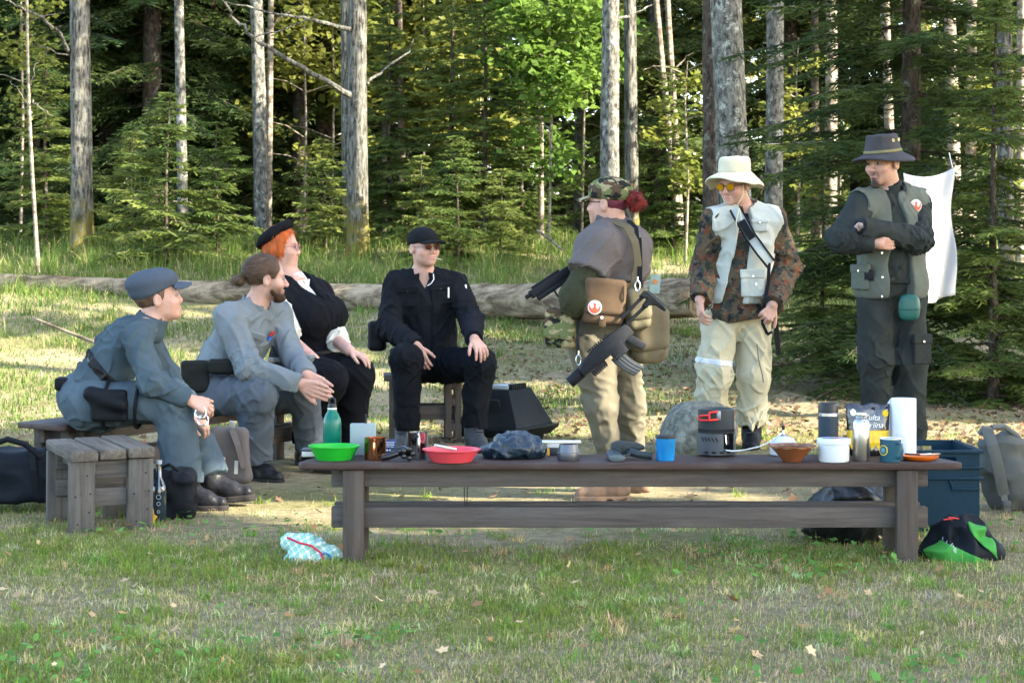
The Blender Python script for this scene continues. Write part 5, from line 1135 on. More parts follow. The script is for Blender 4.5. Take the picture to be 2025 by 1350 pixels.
# ------------------------------------------------------------------ bags, crate and other gear on the ground
def gpt(px, py, zoff=0.0):
    Y = FPX * CAMZ / (py - HOR); return np.array([(px - CX) * Y / FPX, Y, zoff], f32)
def soft(name, f, c, rad, h, mat, root):
    c = np.asarray(c, f32); o = sdf_obj(name, f, *bounds([c], rad), h, mat, root, np.array(root.location, f32)); run_jobs(); return o
def bags():
    # plaid drawstring bag
    c = J(618, 1098, 7.78); t = empty('drawstring_bag', c * V3(1, 1, 0), 'green and white plaid drawstring bag with red cord on the grass', 'bag')
    m, nt, b = new_mat('plaid'); co = coords(nt, (1, 1, 1)); mp = [n for n in nt.nodes if n.type == 'MAPPING'][0]; mp.inputs['Rotation'].default_value = (0.3, 0.6, 0.4)
    cols = [(0.62, 0.70, 0.66)]; src = None
    for ax, sc, col, lo in (('X', 13.0, (0.12, 0.38, 0.27), 0.55), ('Z', 13.0, (0.12, 0.38, 0.27), 0.55), ('X', 26.0, (0.03, 0.10, 0.16), 0.93), ('Z', 26.0, (0.03, 0.10, 0.16), 0.93)):
        w = N(nt, 'ShaderNodeTexWave', Scale=sc, Distortion=0.3); w.bands_direction = ax; nt.links.new(co, w.inputs['Vector']); r = ramp(nt, w.outputs[1], [(lo, 0.0), (lo + 0.05, 0.6)])
        mx = nt.nodes.new('ShaderNodeMixRGB'); nt.links.new(r.outputs[0], mx.inputs[0]); mx.inputs[2].default_value = (*col, 1)
        if src is None: mx.inputs[1].default_value = (*cols[0], 1)
        else: nt.links.new(src, mx.inputs[1])
        src = mx.outputs[0]
    nt.links.new(src, b.inputs['Base Color']); b.inputs['Roughness'].default_value = 0.85
    def f(P):
        q = P - c; d = chain(q, [V3(-0.095, 0, 0.055), V3(-0.02, 0.0, 0.020), V3(0.07, 0.0, -0.015)], [0.026, 0.052, 0.046], 0.04)
        d = smin(d, ell(q, V3(-0.035, -0.015, -0.022), (0.070, 0.050, 0.055)), 0.02); return d - 0.010 * (1 - 2 * np.abs(vnoise(P * 26))) - 0.004 * vnoise(P * 60)
    soft('sack', f, c, 0.19, 0.0045, m, t)
    RC = M('cord_red', (0.45, 0.015, 0.05), 0.7); m2 = MB(); b0 = np.array(t.location); L = lambda x, y, d: J(x, y, 7.78 + d) - b0
    m2.tube([L(568, 1062, -.03), L(590, 1072, -.06), L(615, 1078, -.065), L(635, 1093, -.06), L(641, 1112, -.055), L(636, 1126, -.06), L(622, 1131, -.06)], 0.0042, 7); m2.build('cord', RC, t, smooth=True)
    m2 = MB(); m2.tube([L(600, 1128, -.07), L(590, 1122, -.07), L(582, 1126, -.07), L(584, 1132, -.07), L(572, 1131, -.07)], 0.0042, 7); m2.tube([L(576, 1131, -.07), L(567, 1132, -.07)], 0.010, 8); m2.build('cord_knot', RC, t, smooth=True)
    m2 = MB(); rr = 0.026; cc = L(643, 1106, -.045); m2.tube([cc + np.array([rr * .8 * math.cos(a), -0.006 * math.sin(a), rr * math.sin(a)]) for a in np.linspace(0, 6.28, 20)], 0.0045, 6); m2.build('blue_print', M('print_navy', (0.02, 0.14, 0.33), 0.7), t, smooth=True)
    # black rubbish sack under the right end of the bench
    c = J(1672, 1020, 8.30); t = empty('rubbish_sack', c * V3(1, 1, 0), 'black plastic rubbish sack under the right end of the bench', 'bag')
    f = lambda P: smax(smin(ell(P - c, V3(0, 0, -0.02), (0.185, 0.16, 0.115)), ell(P - c, V3(0.02, 0, 0.08), (0.14, 0.12, 0.10)), 0.05) - 0.014 * (1 - 2 * np.abs(vnoise(P * 13 + 2))) - 0.005 * vnoise(P * 40), -P[:, 2] - 0.01, 0.005)
    soft('sack', f, c, 0.27, 0.007, M('sack_film', (0.010, 0.012, 0.013), 0.35, 0.3, 12, 0.7, 22, spec=0.25), t)
    # blue crate
    cl = gpt(1880, 1052); W, D, H = 0.275, 0.50, 0.352; x0 = J(1905, 900, 8.5)[0]; t = empty('plastic_crate', (float(J(1868, 900, 8.52)[0]), 8.78, 0.0), 'tall dark blue plastic crate with handle slots right behind the bench', 'crate')
    CB = M('crate_blue', (0.0045, 0.022, 0.036), 0.5, 0.12, 6, 0.1, 60, spec=0.12); w = 0.305
    hz = H - 0.045
    for sy in (-1, 1):
        m = MB(); y = sy * D / 2
        for (xa, xb, za, zb) in ((-w / 2, w / 2, 0.0, hz - 0.018), (-w / 2, -0.052, hz - 0.018, hz + 0.018), (0.052, w / 2, hz - 0.018, hz + 0.018), (-w / 2, w / 2, hz + 0.018, H)): m.box(((xa + xb) / 2, y, (za + zb) / 2), (xb - xa - 0.0, 0.008, zb - za))
        m.build('wall_panel', CB, t)
    for sx in (-1, 1): m = MB(); m.box((sx * (w / 2 - 0.004), 0, H / 2), (0.008, D - 0.009, H)); m.build('wall_panel', CB, t)
    m = MB(); m.box((0, 0, 0.006), (w - 0.017, D - 0.009, 0.010)); m.build('floor_panel', CB, t)
    for z, dz in ((H - 0.072, 0.010), (H - 0.118, 0.012), (H - 0.004, 0.014)):
        m = MB(); m.box((0, -D / 2 - 0.010, z), (w + 0.03, 0.018, dz)); m.build('rib', CB, t, bevel=0.003); m = MB(); m.box((w / 2 + 0.008, 0.004, z), (0.014, D, dz)); m.build('rib', CB, t, bevel=0.003)
    m = MB(); m.box((0.090, -D / 2 - 0.009, H - 0.165), (0.125, 0.014, 0.010)); m.build('rib', CB, t, bevel=0.003); m = MB(); m.box((0.028, -D / 2 - 0.0085, H - 0.142), (0.009, 0.012, 0.05), R=frame((0, 1, 0), (-0.35, 0, 1))); m.build('rib', CB, t, bevel=0.003)
    # green and black pack
    c = J(1905, 1078, 7.78); t = empty('day_pack', c * V3(1, 1, 0), 'small black and bright green pack lying in the grass by the right bench leg', 'bag')
    def body(P): q = P - c; d = smin(ell(q, V3(0.0, 0.02, -0.035), (0.155, 0.11, 0.075)), ell(q, V3(-0.01, 0.03, 0.045), (0.095, 0.08, 0.07)), 0.06); return smax(d - 0.020 * (1 - 2 * np.abs(vnoise(P * 12 + 4))), -P[:, 2] - 0.005, 0.005)
    soft('shell', body, c, 0.24, 0.006, cloth('pack_black', (0.012, 0.016, 0.022), 0.6), t)
    def gl(P):
        q = P - c; d = body(P) - 0.006; x, z = q[:, 0], q[:, 2]; a = np.maximum(z + 0.002 + 0.45 * (x + 0.03), -0.18 - x); a = np.maximum(a, x - 0.075)
        b_ = np.maximum(np.abs(x - 0.075 + 0.62 * (z - 0.03)) - 0.022 - 0.02 * np.sin(z * 30), np.maximum(z - 0.10, -0.075 - z)); return smax(np.maximum(d, np.minimum(a, b_)), q[:, 1] + 0.02, 0.01)
    soft('green_panel', gl, c, 0.24, 0.006, cloth('pack_green', (0.09, 0.42, 0.08), 0.7, 0.1), t)
    m = MB(); b0 = np.array(t.location); L = lambda x, y, d: J(x, y, 7.78 + d) - b0
    m.tube([L(1866, 1027, -.02), L(1880, 1025, -.03), L(1888, 1031, -.03), L(1876, 1022, -.03), L(1895, 1025, -.03), L(1904, 1031, -.02)], 0.0028, 6); m.build('zip_pull', M('cord_orange', (0.55, 0.05, 0.04), 0.6), t, smooth=True)
    WT = M('print_ink', (0.75, 0.75, 0.73), 0.4, 0.02)
    for i, ch in enumerate('CLIMB'):
        p0 = project(body, J(1868 + 4.6 * i, 1066 + 6.2 * i, 7.70), (0, -1, 0.15)) - b0.astype(f32); lettering('letter', ch, 0.024, p0 + V3(0, -0.008, 0), (math.radians(68), math.radians(52), 0), M('print_grey', (0.30, 0.35, 0.38), 0.5), t)
    # grey rucksack at the right edge
    c = J(1990, 925, 9.3); t = empty('rucksack', c * V3(1, 1, 0), 'large olive grey rucksack leaning at the right edge behind the crate', 'rucksack')
    def rk(P): q = (P - c) @ frame((0, 1, 0), (-0.38, 0, 1)); d = smin(ell(q, V3(0, 0, -0.03), (0.135, 0.12, 0.20)), ell(q, V3(0.05, 0, -0.12), (0.15, 0.11, 0.10)), 0.05); return smax(d - 0.020 * (1 - 2.4 * np.abs(vnoise(P * 8 + 2))) - 0.005 * vnoise(P * 26), -P[:, 2] - 0.0, 0.005)
    OG = cloth('rucksack_olive', (0.145, 0.150, 0.130), 0.85, 0.12, 7); soft('pack', rk, c, 0.32, 0.007, OG, t); b0 = np.array(t.location)
    m = MB(); S = [J(1952, 850, 9.22), J(1962, 880, 9.15), J(1975, 930, 9.13), J(1985, 980, 9.14)]; ribbon(m, [p - b0 for p in S], (0, -1, 0), 0.055, 0.014); m.build('shoulder_strap', OG, t, bevel=0.004)
    m = MB(); ribbon(m, [J(1985, 978, 9.13) - b0, J(1990, 1000, 9.14) - b0, J(1994, 1012, 9.15) - b0], (0, -1, 0), 0.03, 0.006); m.build('webbing', M('webbing_grey', (0.10, 0.105, 0.10), 0.8), t); m = MB(); m.box(J(1991, 996, 9.12) - b0, (0.036, 0.012, 0.028)); m.build('buckle', M('buckle_grey', (0.06, 0.065, 0.065), 0.5), t, bevel=0.003)
    m = MB(); m.tube([J(1938, 858, 9.25) - b0, J(1945, 846, 9.24) - b0, J(1962, 852, 9.24) - b0], 0.016, 8); m.tube([J(1962, 845, 9.24) - b0, J(1985, 842, 9.26) - b0, J(2010, 860, 9.3) - b0, J(2028, 885, 9.3) - b0], 0.013, 8); m.build('top_roll', M('roll_grey', (0.09, 0.095, 0.085), 0.85), t, smooth=True)
    # left: black duffel, bottle, small backpack, grey tote
    c = J(35, 930, 9.25); t = empty('black_duffel', c * V3(1, 1, 0), 'black duffel bag cut by the left edge beside the grey stool', 'bag'); f = lambda P: smax(bx(P, c - V3(0.03, 0, 0.02), (0.20, 0.14, 0.115), None, 0.045) - 0.014 * (1 - 2 * np.abs(vnoise(P * 9))), -P[:, 2], 0.005); soft('pack', f, c, 0.30, 0.008, cloth('duffel_black', (0.013, 0.018, 0.024), 0.65), t); b0 = np.array(t.location)
    m = MB(); m.tube([J(-20, 880, 9.12) - b0, J(15, 868, 9.10) - b0, J(50, 878, 9.10) - b0, J(82, 905, 9.10) - b0], 0.014, 8); m.build('handle', BLACKN, t, smooth=True); m = MB(); ribbon(m, [J(62, 885, 9.10) - b0, J(66, 930, 9.08) - b0, J(70, 975, 9.09) - b0], (0, -1, 0), 0.03, 0.005); m.build('strap', BLACKN, t)
    c = gpt(314, 1036); t = lathe_thing('glass_bottle', 'dark square-shouldered glass bottle on the grass beside the grey stool', 'bottle', c, [('bottle', [(0.001, 0), (0.030, 0), (0.033, 0.004), (0.034, 0.15), (0.030, 0.175), (0.014, 0.21), (0.012, 0.27), (0.001, 0.27)], M('glass_dark', (0.012, 0.022, 0.030), 0.08, 0.1, spec=0.8), 24), ('cap', [(0.001, 0.268), (0.014, 0.268), (0.014, 0.285), (0.001, 0.285)], M('cap_grey', (0.25, 0.27, 0.28), 0.4), 16)])
    for z, q in ((0.125, 0.010), (0.095, 0.008), (0.06, 0.006)): m = MB(); m.tube([(0.005 + q * math.cos(a), -0.0345, z + q * math.sin(a)) for a in np.linspace(0, 6.28, 14)], 0.0012, 5); m.build('label_mark', M('mark_grey', (0.30, 0.33, 0.36), 0.5), t)
    m = MB(); m.prism([(0, 0), (0.018, 0.012), (0.014, 0.03), (0.026, 0.045), (0.012, 0.055), (0.006, 0.085), (-0.006, 0.06), (-0.016, 0.05), (-0.010, 0.03), (-0.018, 0.015)], (0, 0, 0), (1, 0, 0), (0, 0, 1), (0, 0.003, 0)); o = m.build('fallen_leaf', M('leaf_yellow', (0.55, 0.30, 0.02), 0.7, 0.3, 30)); o.location = [float(v) for v in gpt(304, 1038) + V3(0, -0.05, 0.0)]; tag(o, 'yellow maple leaf standing against the dark bottle by the grey stool', 'leaf')
    c = J(340, 975, 9.0); t = empty('small_backpack', c * V3(1, 1, 0), 'small black backpack behind the glass bottle', 'backpack'); f = lambda P: smax(bx(P, c - V3(0, 0, 0.02), (0.095, 0.08, 0.125), None, 0.035) - 0.016 * (1 - 2 * np.abs(vnoise(P * 14))), -P[:, 2], 0.005); soft('pack', f, c, 0.22, 0.007, BLACKN, t); m = MB(); b0 = np.array(t.location); m.tube([J(318, 925, 8.9) - b0, J(335, 918, 8.88) - b0, J(352, 930, 8.9) - b0], 0.008, 7); m.build('grab_loop', BLACKN, t, smooth=True)
    c = J(452, 895, 9.75); t = empty('tote_bag', c * V3(1, 1, 0), 'grey-brown canvas bag with metal buckles between the two pairs of feet at the left', 'bag'); TB = cloth('tote_grey', (0.185, 0.160, 0.145), 0.9, 0.08)
    def tf(P): q = P - c; s = 1 + 0.9 * np.clip(q[:, 2:3] + 0.02, -0.12, 0.13); return smax(bx(q * np.concatenate([s, s ** 2, np.ones_like(s)], 1), V3(0, 0, -0.01), (0.105, 0.055, 0.135), None, 0.03) - 0.006 * (1 - 2 * np.abs(vnoise(P * 12 + 6))), -P[:, 2], 0.004)
    soft('sack', tf, c, 0.22, 0.007, TB, t); b0 = np.array(t.location)
    for (x, y) in ((403, 845), (458, 840)): m = MB(); ribbon(m, [J(x, y + 6, 9.70) - b0, J(x + 2, y - 8, 9.69) - b0], (0, -1, 0), 0.030, 0.008); m.build('clasp', M('clasp_pale', (0.45, 0.45, 0.42), 0.35, metal=0.5), t, bevel=0.002)
    for (x, y) in ((441, 915), (467, 922)): m = MB(); p1 = project(tf, J(x, y, 9.7), (0, -1, 0)) - b0.astype(f32); ribbon(m, [p1 + V3(0.004, -0.004, 0.03), p1 + V3(0, -0.004, -0.035)], (0, -1, 0.1), 0.018, 0.005); m.build('pale_stripe', M('stripe_cream', (0.5, 0.48, 0.40), 0.8), t)
    m = MB(); ribbon(m, [J(458, 848, 9.69) - b0, J(470, 880, 9.66) - b0, J(482, 925, 9.67) - b0], (0.4, -1, 0), 0.03, 0.006); m.build('side_strap', TB, t)
    # black wedge box with flared skirt beside the stool
    c = J(1000, 800, 12.75) * V3(1, 1, 0); t = empty('black_prop_box', c, 'black wedge-sided box with flared skirt and ribbed top beside the brown stool', 'prop box', None, math.radians(-28)); KB = M('prop_black', (0.008, 0.010, 0.011), 0.5, 0.2, 10, 0.1, 50, spec=0.08)
    def frus(mb, z0, z1, a0, b0_, a1, b1, oy0=0, oy1=0): mb.add([(-a0, -b0_ + oy0, z0), (a0, -b0_ + oy0, z0), (a0, b0_ + oy0, z0), (-a0, b0_ + oy0, z0), (-a1, -b1 + oy1, z1), (a1, -b1 + oy1, z1), (a1, b1 + oy1, z1), (-a1, b1 + oy1, z1)], [(3, 2, 1, 0), (4, 5, 6, 7), (0, 1, 5, 4), (1, 2, 6, 5), (2, 3, 7, 6), (3, 0, 4, 7)])
    m = MB(); frus(m, 0.035, 0.085, 0.20, 0.24, 0.245, 0.285); m.build('skirt', KB, t, bevel=0.003); m = MB(); frus(m, 0.086, 0.100, 0.245, 0.285, 0.245, 0.285); m.build('skirt_rim', KB, t, bevel=0.003)
    m = MB(); frus(m, 0.101, 0.335, 0.215, 0.255, 0.105, 0.155); m.build('sloped_hull', KB, t, bevel=0.004)
    m = MB(); m.box((0, -0.02, 0.350), (0.17, 0.22, 0.028)); m.build('top_plate', M('prop_clear', (0.28, 0.32, 0.34), 0.15, 0.1), t, bevel=0.004)
    for k in range(8): m = MB(); m.box((0.095, -0.11 + 0.026 * k, 0.353), (0.03, 0.014, 0.034)); m.build('top_rib', KB, t, bevel=0.002)
    m = MB(); m.box((0, -0.214, 0.21), (0.16, 0.010, 0.15), R=frame((0, 1, 0.42), (0, -0.42, 1))); m.build('panel', M('prop_panel', (0.012, 0.015, 0.016), 0.4, spec=0.1), t, bevel=0.003)
    for sx in (-1, 1):
        for sy in (-1, 1): m = MB(); m.tube([(sx * 0.15 - 0.02, sy * 0.18, 0.036), (sx * 0.15 + 0.02, sy * 0.18, 0.036)], 0.036, 14); m.build('wheel', KB, t, bevel=0.003)
bags()
# ------------------------------------------------------------------ people: the seven figures
def neck_hole(d, P, nb, R, r=0.058, tilt=0.25):
    """opening of a garment round the neck"""
    return d
def pistol(root_name, c, fwd, up, label, cat, s=1.0, glossy=None):
    """toy pistol: slide, frame with trigger guard, grip"""
    R = frame(fwd, up); c = np.asarray(c, f32); t = empty(root_name, c, label, cat)
    L = lambda x, y, z: (R @ V3(x, y, z)) * s
    mt = glossy or BLACKM
    m = MB(); m.box(L(0, 0.03, 0.03), (0.026 * s, 0.19 * s, 0.03 * s), R=R); m.box(L(0, 0.05, 0.049), (0.008 * s, 0.12 * s, 0.008 * s), R=R); m.build('slide', mt, t, bevel=0.003)
    m = MB(); m.box(L(0, 0.035, 0.006), (0.022 * s, 0.15 * s, 0.018 * s), R=R)
    m.tube([L(0, 0.045, 0), L(0, 0.045, -0.03), L(0, 0.012, -0.034), L(0, -0.01, -0.02)], 0.004 * s, 6); m.build('frame', mt, t, bevel=0.002)
    m = MB(); m.prism([(-0.065, 0.01), (-0.02, 0.01), (-0.035, -0.10), (-0.085, -0.095)], (0, 0, 0), R[:, 1] * s, R[:, 2] * s, R[:, 0] * 0.028 * s); m.build('grip', mt, t, bevel=0.006)
    m = MB(); m.tube([L(0, 0.12, 0.032), L(0, 0.145, 0.032)], 0.008 * s, 10); m.build('muzzle', mt, t)
    return t
# ---- person in blue-grey uniform at the left end of the seat bench
def person_blue():
    p = Person(J(250, 1000, 9.4), 'person in blue-grey uniform and peaked field cap sitting leaning forward at the left bench end')
    uni = cloth('uniform_bluegrey', (0.085, 0.125, 0.150), 0.9, 0.16, 7)
    tro = cloth('trousers_bluegrey', (0.100, 0.140, 0.165), 0.9, 0.16, 7)
    H = dict(c=J(314, 588, 9.42), R=frame((0.95, 0.22, 0.16)), s=1.0, jaw=1.06, nose=0.62)
    pc, cc, nb = J(180, 786, 9.44), J(242, 688, 9.42), J(297, 640, 9.42)
    sR, sL = J(272, 668, 9.24), J(283, 662, 9.58)
    T = make_torso(pc, cc, nb, sR, sL, (0.165, 0.135, 0.14), (0.155, 0.118, 0.16), (0.150, 0.122, 0.13), 0.052)
    eR, wR, eL, wL = J(300, 757, 9.17), J(374, 790, 9.2), J(330, 748, 9.62), J(368, 826, 9.42)
    hR = hand_prims(wR, (0.75, 0.1, -0.35), (0.2, 0.55, -0.75), 1, (0.5, 0.6, 0.5))
    hL = hand_prims(wL, (0.9, -0.15, -0.25), (0.0, 0.3, -0.9), -1, (0.5, 0.7, 0.5))
    p.body(H, nb, T, [(sR, eR, wR, 0.027), (sL, eL, wL, 0.027)], [(wR, hR), (wL, hL)])
    hipR, hipL = J(172, 800, 9.33), J(180, 797, 9.56)
    knR, anR = J(342, 792, 9.27), J(362, 955, 9.28)
    knL, anL = J(352, 800, 9.58), J(418, 944, 9.46)
    up = T['R'][:, 2]
    def jacket(P):
        d = torso_sdf(P, T)
        d = smin(d, sleeve(P, sR, eR, wR, 0.072, 0.062, 0.048), 0.035)
        d = smin(d, sleeve(P, sL, eL, wL, 0.070, 0.060, 0.048), 0.035)
        d = smin(d, rc(P, nb, nb + up * 0.02, 0.066, 0.062), 0.02)
        d = d - folds(P, 0.008, 9, (1, 1, 1.5)) - elbow_folds(P, eR, 0.010) - elbow_folds(P, pc, 0.012, 13, 2, 0.25)
        d = smax(d, -(pl(P, pc - up * 0.075, up)), 0.012)
        return smax(d, -rc(P, nb, H['c'], 0.054, 0.052), 0.006)
    pts = [pc, cc, nb, sR, sL, eR, wR, eL, wL]
    p.add('jacket', jacket, pts, 0.20, 0.0065, uni)
    def trousers(P):
        d = ell(P, pc - V3(0, 0, 0.02), (0.155, 0.17, 0.125), T['R'])
        a = leg(P, hipR, knR, anR, 0.115, 0.090, 0.100); b = leg(P, hipL, knL, anL, 0.11, 0.088, 0.085)
        d = smin(smin(d, a, 0.05), b, 0.03)
        return d - folds(P, 0.006, 8, (1, 1, 0.8), 3) - elbow_folds(P, knR, 0.010, 14, 1, 0.2)
    p.add('trousers', trousers, [pc, hipR, hipL, knR, knL, anR, anL], 0.20, 0.0065, tro)
    p.add('belt', band(jacket, J(208, 730, 9.4), up + T['R'][:, 1] * 0.15, 0.045, 0.006), [J(140, 690, 9.4), J(285, 780, 9.4)], 0.22, 0.0065, LEATHER)
    nd = unit(H['c'] + H['R'] @ V3(0, -0.022, -0.055) - nb)
    p.add('collar', lambda P: ring_collar(P, nb, nd, 0.045, 0.086, 0.074), [nb], 0.14, 0.005, uni)
    # cap, hair
    R = H['R']; hc = H['c']
    def q_(P): return head_local(P, H)
    def crown(P):
        q = q_(P); d = ell(q, V3(0, -0.022, 0.080), (0.102, 0.126, 0.064)); d = smin(d, ell(q, V3(0, -0.022, 0.035), (0.090, 0.112, 0.06)), 0.03)
        d = d - 0.003 * vnoise(q * 26)
        return smax(d, -(q[:, 2] - 0.026 - 0.30 * q[:, 1]), 0.008)
    p_cap = p.add('cap', crown, [hc], 0.19, 0.005, cloth('cap_bluegrey', (0.095, 0.120, 0.155), 0.9, 0.12))
    def brim(P):
        q = q_(P); z = 0.058 - 5.0 * q[:, 0] ** 2 - 0.22 * (q[:, 1] - 0.09)
        d = np.maximum(np.abs(q[:, 2] - z) - 0.006, nrm((q[:, :2] - np.array([0, 0.085], f32)) / np.array([0.078, 0.082], f32)) * 0.078 - 0.078)
        return np.maximum(d, 0.075 - q[:, 1])
    p.add('brim', brim, [hc], 0.20, 0.004, MATS['cap_bluegrey'], p_cap)
    def hair(P):
        q = q_(P); d = ell(q, V3(0, -0.016, 0.028), (0.081, 0.102, 0.090)) - 0.004 * vnoise(q * V3(60, 60, 16))
        d = smax(d, q[:, 2] - 0.07, 0.01); d = smax(d, -(q[:, 2] + 0.078 - 0.3 * q[:, 1]), 0.012)
        return smax(d, q[:, 1] - 0.024 - 0.35 * q[:, 2], 0.01)
    p.add('hair', hair, [hc], 0.16, 0.005, M('hair_brown', (0.075, 0.042, 0.024), 0.55, 0.4, 60, 0.5, 150, stretch=(1, 1, 0.25)))
    p.boots('shoe', J(372, 966, 9.28), (1, -0.1, 0), LEATHER, RUBBER, size=0.95, h=0.04)
    p.boots('shoe', J(420, 950, 9.45) + V3(0, 0, 0), (0.97, -0.2, 0.10), LEATHER, RUBBER, up=(-0.1, 0, 1), size=1.0, h=0.03)
    # holster, pouches, straps
    def hol(P): return smin(bx(P, J(216, 802, 9.2), (0.085, 0.03, 0.075), frame((0.1, -1, 0)), 0.02), rc(P, J(178, 778, 9.2), J(240, 800, 9.17), 0.035, 0.03), 0.03) - 0.003 * vnoise(P * 20)
    p.add('holster', hol, [J(216, 802, 9.2)], 0.16, 0.006, BLACKN)
    m = MB(); m.box(J(124, 758, 9.42), (0.065, 0.12, 0.06), rz=0.1); p.mb('belt_pouch', m, BLACKN, bevel=0.012)
    m = MB(); tR = [hipR * (1 - t) + knR * t for t in (0.25, 0.62)]
    for c in tR: m.tube([c + 0.126 * (math.cos(a) * V3(0, 1, 0) + math.sin(a) * V3(0.1, 0, 1)) * (1 - 0.05) for a in np.linspace(0, 2 * math.pi, 20)], 0.009, 6)
    p.mb('leg_strap', m, BLACKN, smooth=True)
    k = empty('handcuffs', J(398, 815, 9.2), 'steel ring cuffs dangling from the hands of the person in blue-grey uniform', 'handcuffs')
    for dx, dz, rr in ((0.0, 0.0, 0.026), (0.012, -0.035, 0.024)):
        m = MB(); m.tube([(dx + rr * math.cos(a), -0.02 + 0.01 * math.sin(a), dz + rr * math.sin(a)) for a in np.linspace(0, 2 * math.pi, 18)], 0.0045, 7); m.build('ring', SILVER, k, smooth=True)
# ---- bearded man in grey shirt
def person_grey():
    p = Person(J(500, 940, 10.6), 'bearded person in grey shirt with hair in a bun, hands pressed together')
    shirt = cloth('shirt_grey', (0.235, 0.270, 0.285), 0.8, 0.12, 6); tro = cloth('trousers_grey', (0.125, 0.150, 0.175), 0.9, 0.12, 6)
    H = dict(c=J(527, 550, 10.66), R=frame((0.94, 0.30, -0.04)), s=1.04)
    pc, cc, nb = J(428, 764, 10.72), J(478, 670, 10.68), J(505, 606, 10.68)
    sR, sL = J(452, 630, 10.52), J(545, 622, 10.84)
    T = make_torso(pc, cc, nb, sR, sL, (0.185, 0.155, 0.14), (0.185, 0.140, 0.175), (0.175, 0.15, 0.14), 0.062)
    eR, wR, eL, wL = J(492, 730, 10.40), J(592, 758, 10.38), J(576, 702, 10.72), J(606, 742, 10.46)
    hR = hand_prims(wR, (0.93, 0.0, -0.36), (0.0, 0.95, 0.2), -1, (0.06, 0.06, 0.05), 0.02, 1.08, (0.8, 0.6, 0.1))
    hL = hand_prims(wL, (0.80, -0.12, -0.58), (0.0, -0.95, 0.2), 1, (0.06, 0.06, 0.05), 0.03, 1.08, (0.8, 0.6, 0.1))
    beard = dict(col=(0.040, 0.022, 0.013), spots=[((0, 0.085, -0.098), (0.05, 0.05, 0.03), 0.95), ((0.045, 0.05, -0.085), (0.03, 0.05, 0.035), 0.75), ((-0.045, 0.05, -0.085), (0.03, 0.05, 0.035), 0.75), ((0.055, 0.03, -0.05), (0.02, 0.03, 0.03), 0.45), ((-0.055, 0.03, -0.05), (0.02, 0.03, 0.03), 0.45), ((0, 0.1, -0.050), (0.028, 0.02, 0.007), 0.8)])
    p.body(H, nb, T, [(sR, eR, wR, 0.03), (sL, eL, wL, 0.03)], [(wR, hR), (wL, hL)], beard=beard)
    up = T['R'][:, 2]; fw = T['R'][:, 1]; rt = T['R'][:, 0]
    hipR, hipL = J(424, 782, 10.55), J(448, 775, 10.86)
    knR, anR, knL, anL = J(512, 782, 10.36), J(503, 905, 10.5), J(600, 782, 10.72), J(616, 882, 10.9)
    def sh(P):
        d = torso_sdf(P, T)
        d = smin(d, sleeve(P, sR, eR, wR, 0.080, 0.070, 0.050), 0.035); d = smin(d, sleeve(P, sL, eL, wL, 0.078, 0.066, 0.050), 0.035)
        d = d - folds(P, 0.008, 9, (1, 1, 1.4), 4) - elbow_folds(P, eR, 0.010, 15, 1, 0.2) - elbow_folds(P, pc + up * .08, 0.010, 12, 6, 0.24)
        d = smax(d, -pl(P, pc + up * 0.02, up), 0.015)
        return smax(d, -rc(P, nb - up * 0.02, H['c'], 0.056, 0.052), 0.006)
    shirt_o = p.add('shirt', sh, [pc, cc, nb, sR, sL, eR, wR, eL, wL], 0.21, 0.0065, shirt)
    nd = unit(H['c'] + H['R'] @ V3(0, -0.022, -0.055) - nb)
    p.add('collar', lambda P: ring_collar(P, nb, nd, 0.040, 0.092, 0.078, unit(fw), 0.020), [nb], 0.15, 0.005, shirt)
    p.add('undershirt', lambda P: smax(rc(P, nb - up * 0.03, nb + up * 0.028, 0.062, 0.0605), -rc(P, nb + up * 0.02, nb + up * 0.1, 0.054, 0.054), 0.003), [nb], 0.1, 0.005, BLACKN)
    def trou(P):
        d = ell(P, pc - V3(0, 0, 0.02), (0.175, 0.16, 0.13), T['R'])
        d = smin(smin(d, leg(P, hipR, knR, anR, 0.115, 0.088, 0.088), 0.05), leg(P, hipL, knL, anL, 0.11, 0.086, 0.085), 0.03)
        return d - folds(P, 0.006, 8, (1, 1, 0.7), 8) - elbow_folds(P, knR, 0.010, 14, 1, 0.2)
    p.add('trousers', trou, [pc, hipR, hipL, knR, knL, anR, anL], 0.21, 0.0065, tro)
    p.add('belt', band(trou, pc + up * 0.03, up, 0.05, 0.012), [pc], 0.26, 0.0065, BLACKN)
    def hol(P): return smin(bx(P, J(386, 744, 10.46), (0.075, 0.035, 0.085), frame((0.3, -1, 0)), 0.02), bx(P, J(438, 724, 10.44), (0.07, 0.035, 0.04), frame((0.3, -1, 0)), 0.02), 0.02) - 0.004 * vnoise(P * 18)
    p.add('holster', hol, [J(400, 740, 10.46)], 0.2, 0.006, cloth('black_green_nylon', (0.02, 0.024, 0.022), 0.7))
    def hair(P):
        q = head_local(P, H); d = ell(q, V3(0, -0.018, 0.038), (0.083, 0.104, 0.090)) - 0.0025 * vnoise(q * V3(18, 70, 70))
        d = smax(d, q[:, 1] - 0.052 - 0.02 * np.abs(q[:, 0]) * 10 + np.maximum(-q[:, 2] + 0.05, 0) * 0.55, 0.012)
        d = smax(d, -(q[:, 2] + 0.060 - 0.25 * q[:, 1]), 0.015)
        for sx in (-1, 1): d = smax(d, -ell(q, V3(0.085 * sx, -0.005, -0.018), (0.03, 0.024, 0.036)), 0.006)
        bun = ell(q, V3(0, -0.142, -0.018), (0.034, 0.030, 0.032)) - 0.005 * vnoise(q * 45)
        return smin(d, bun, 0.012) * H['s']
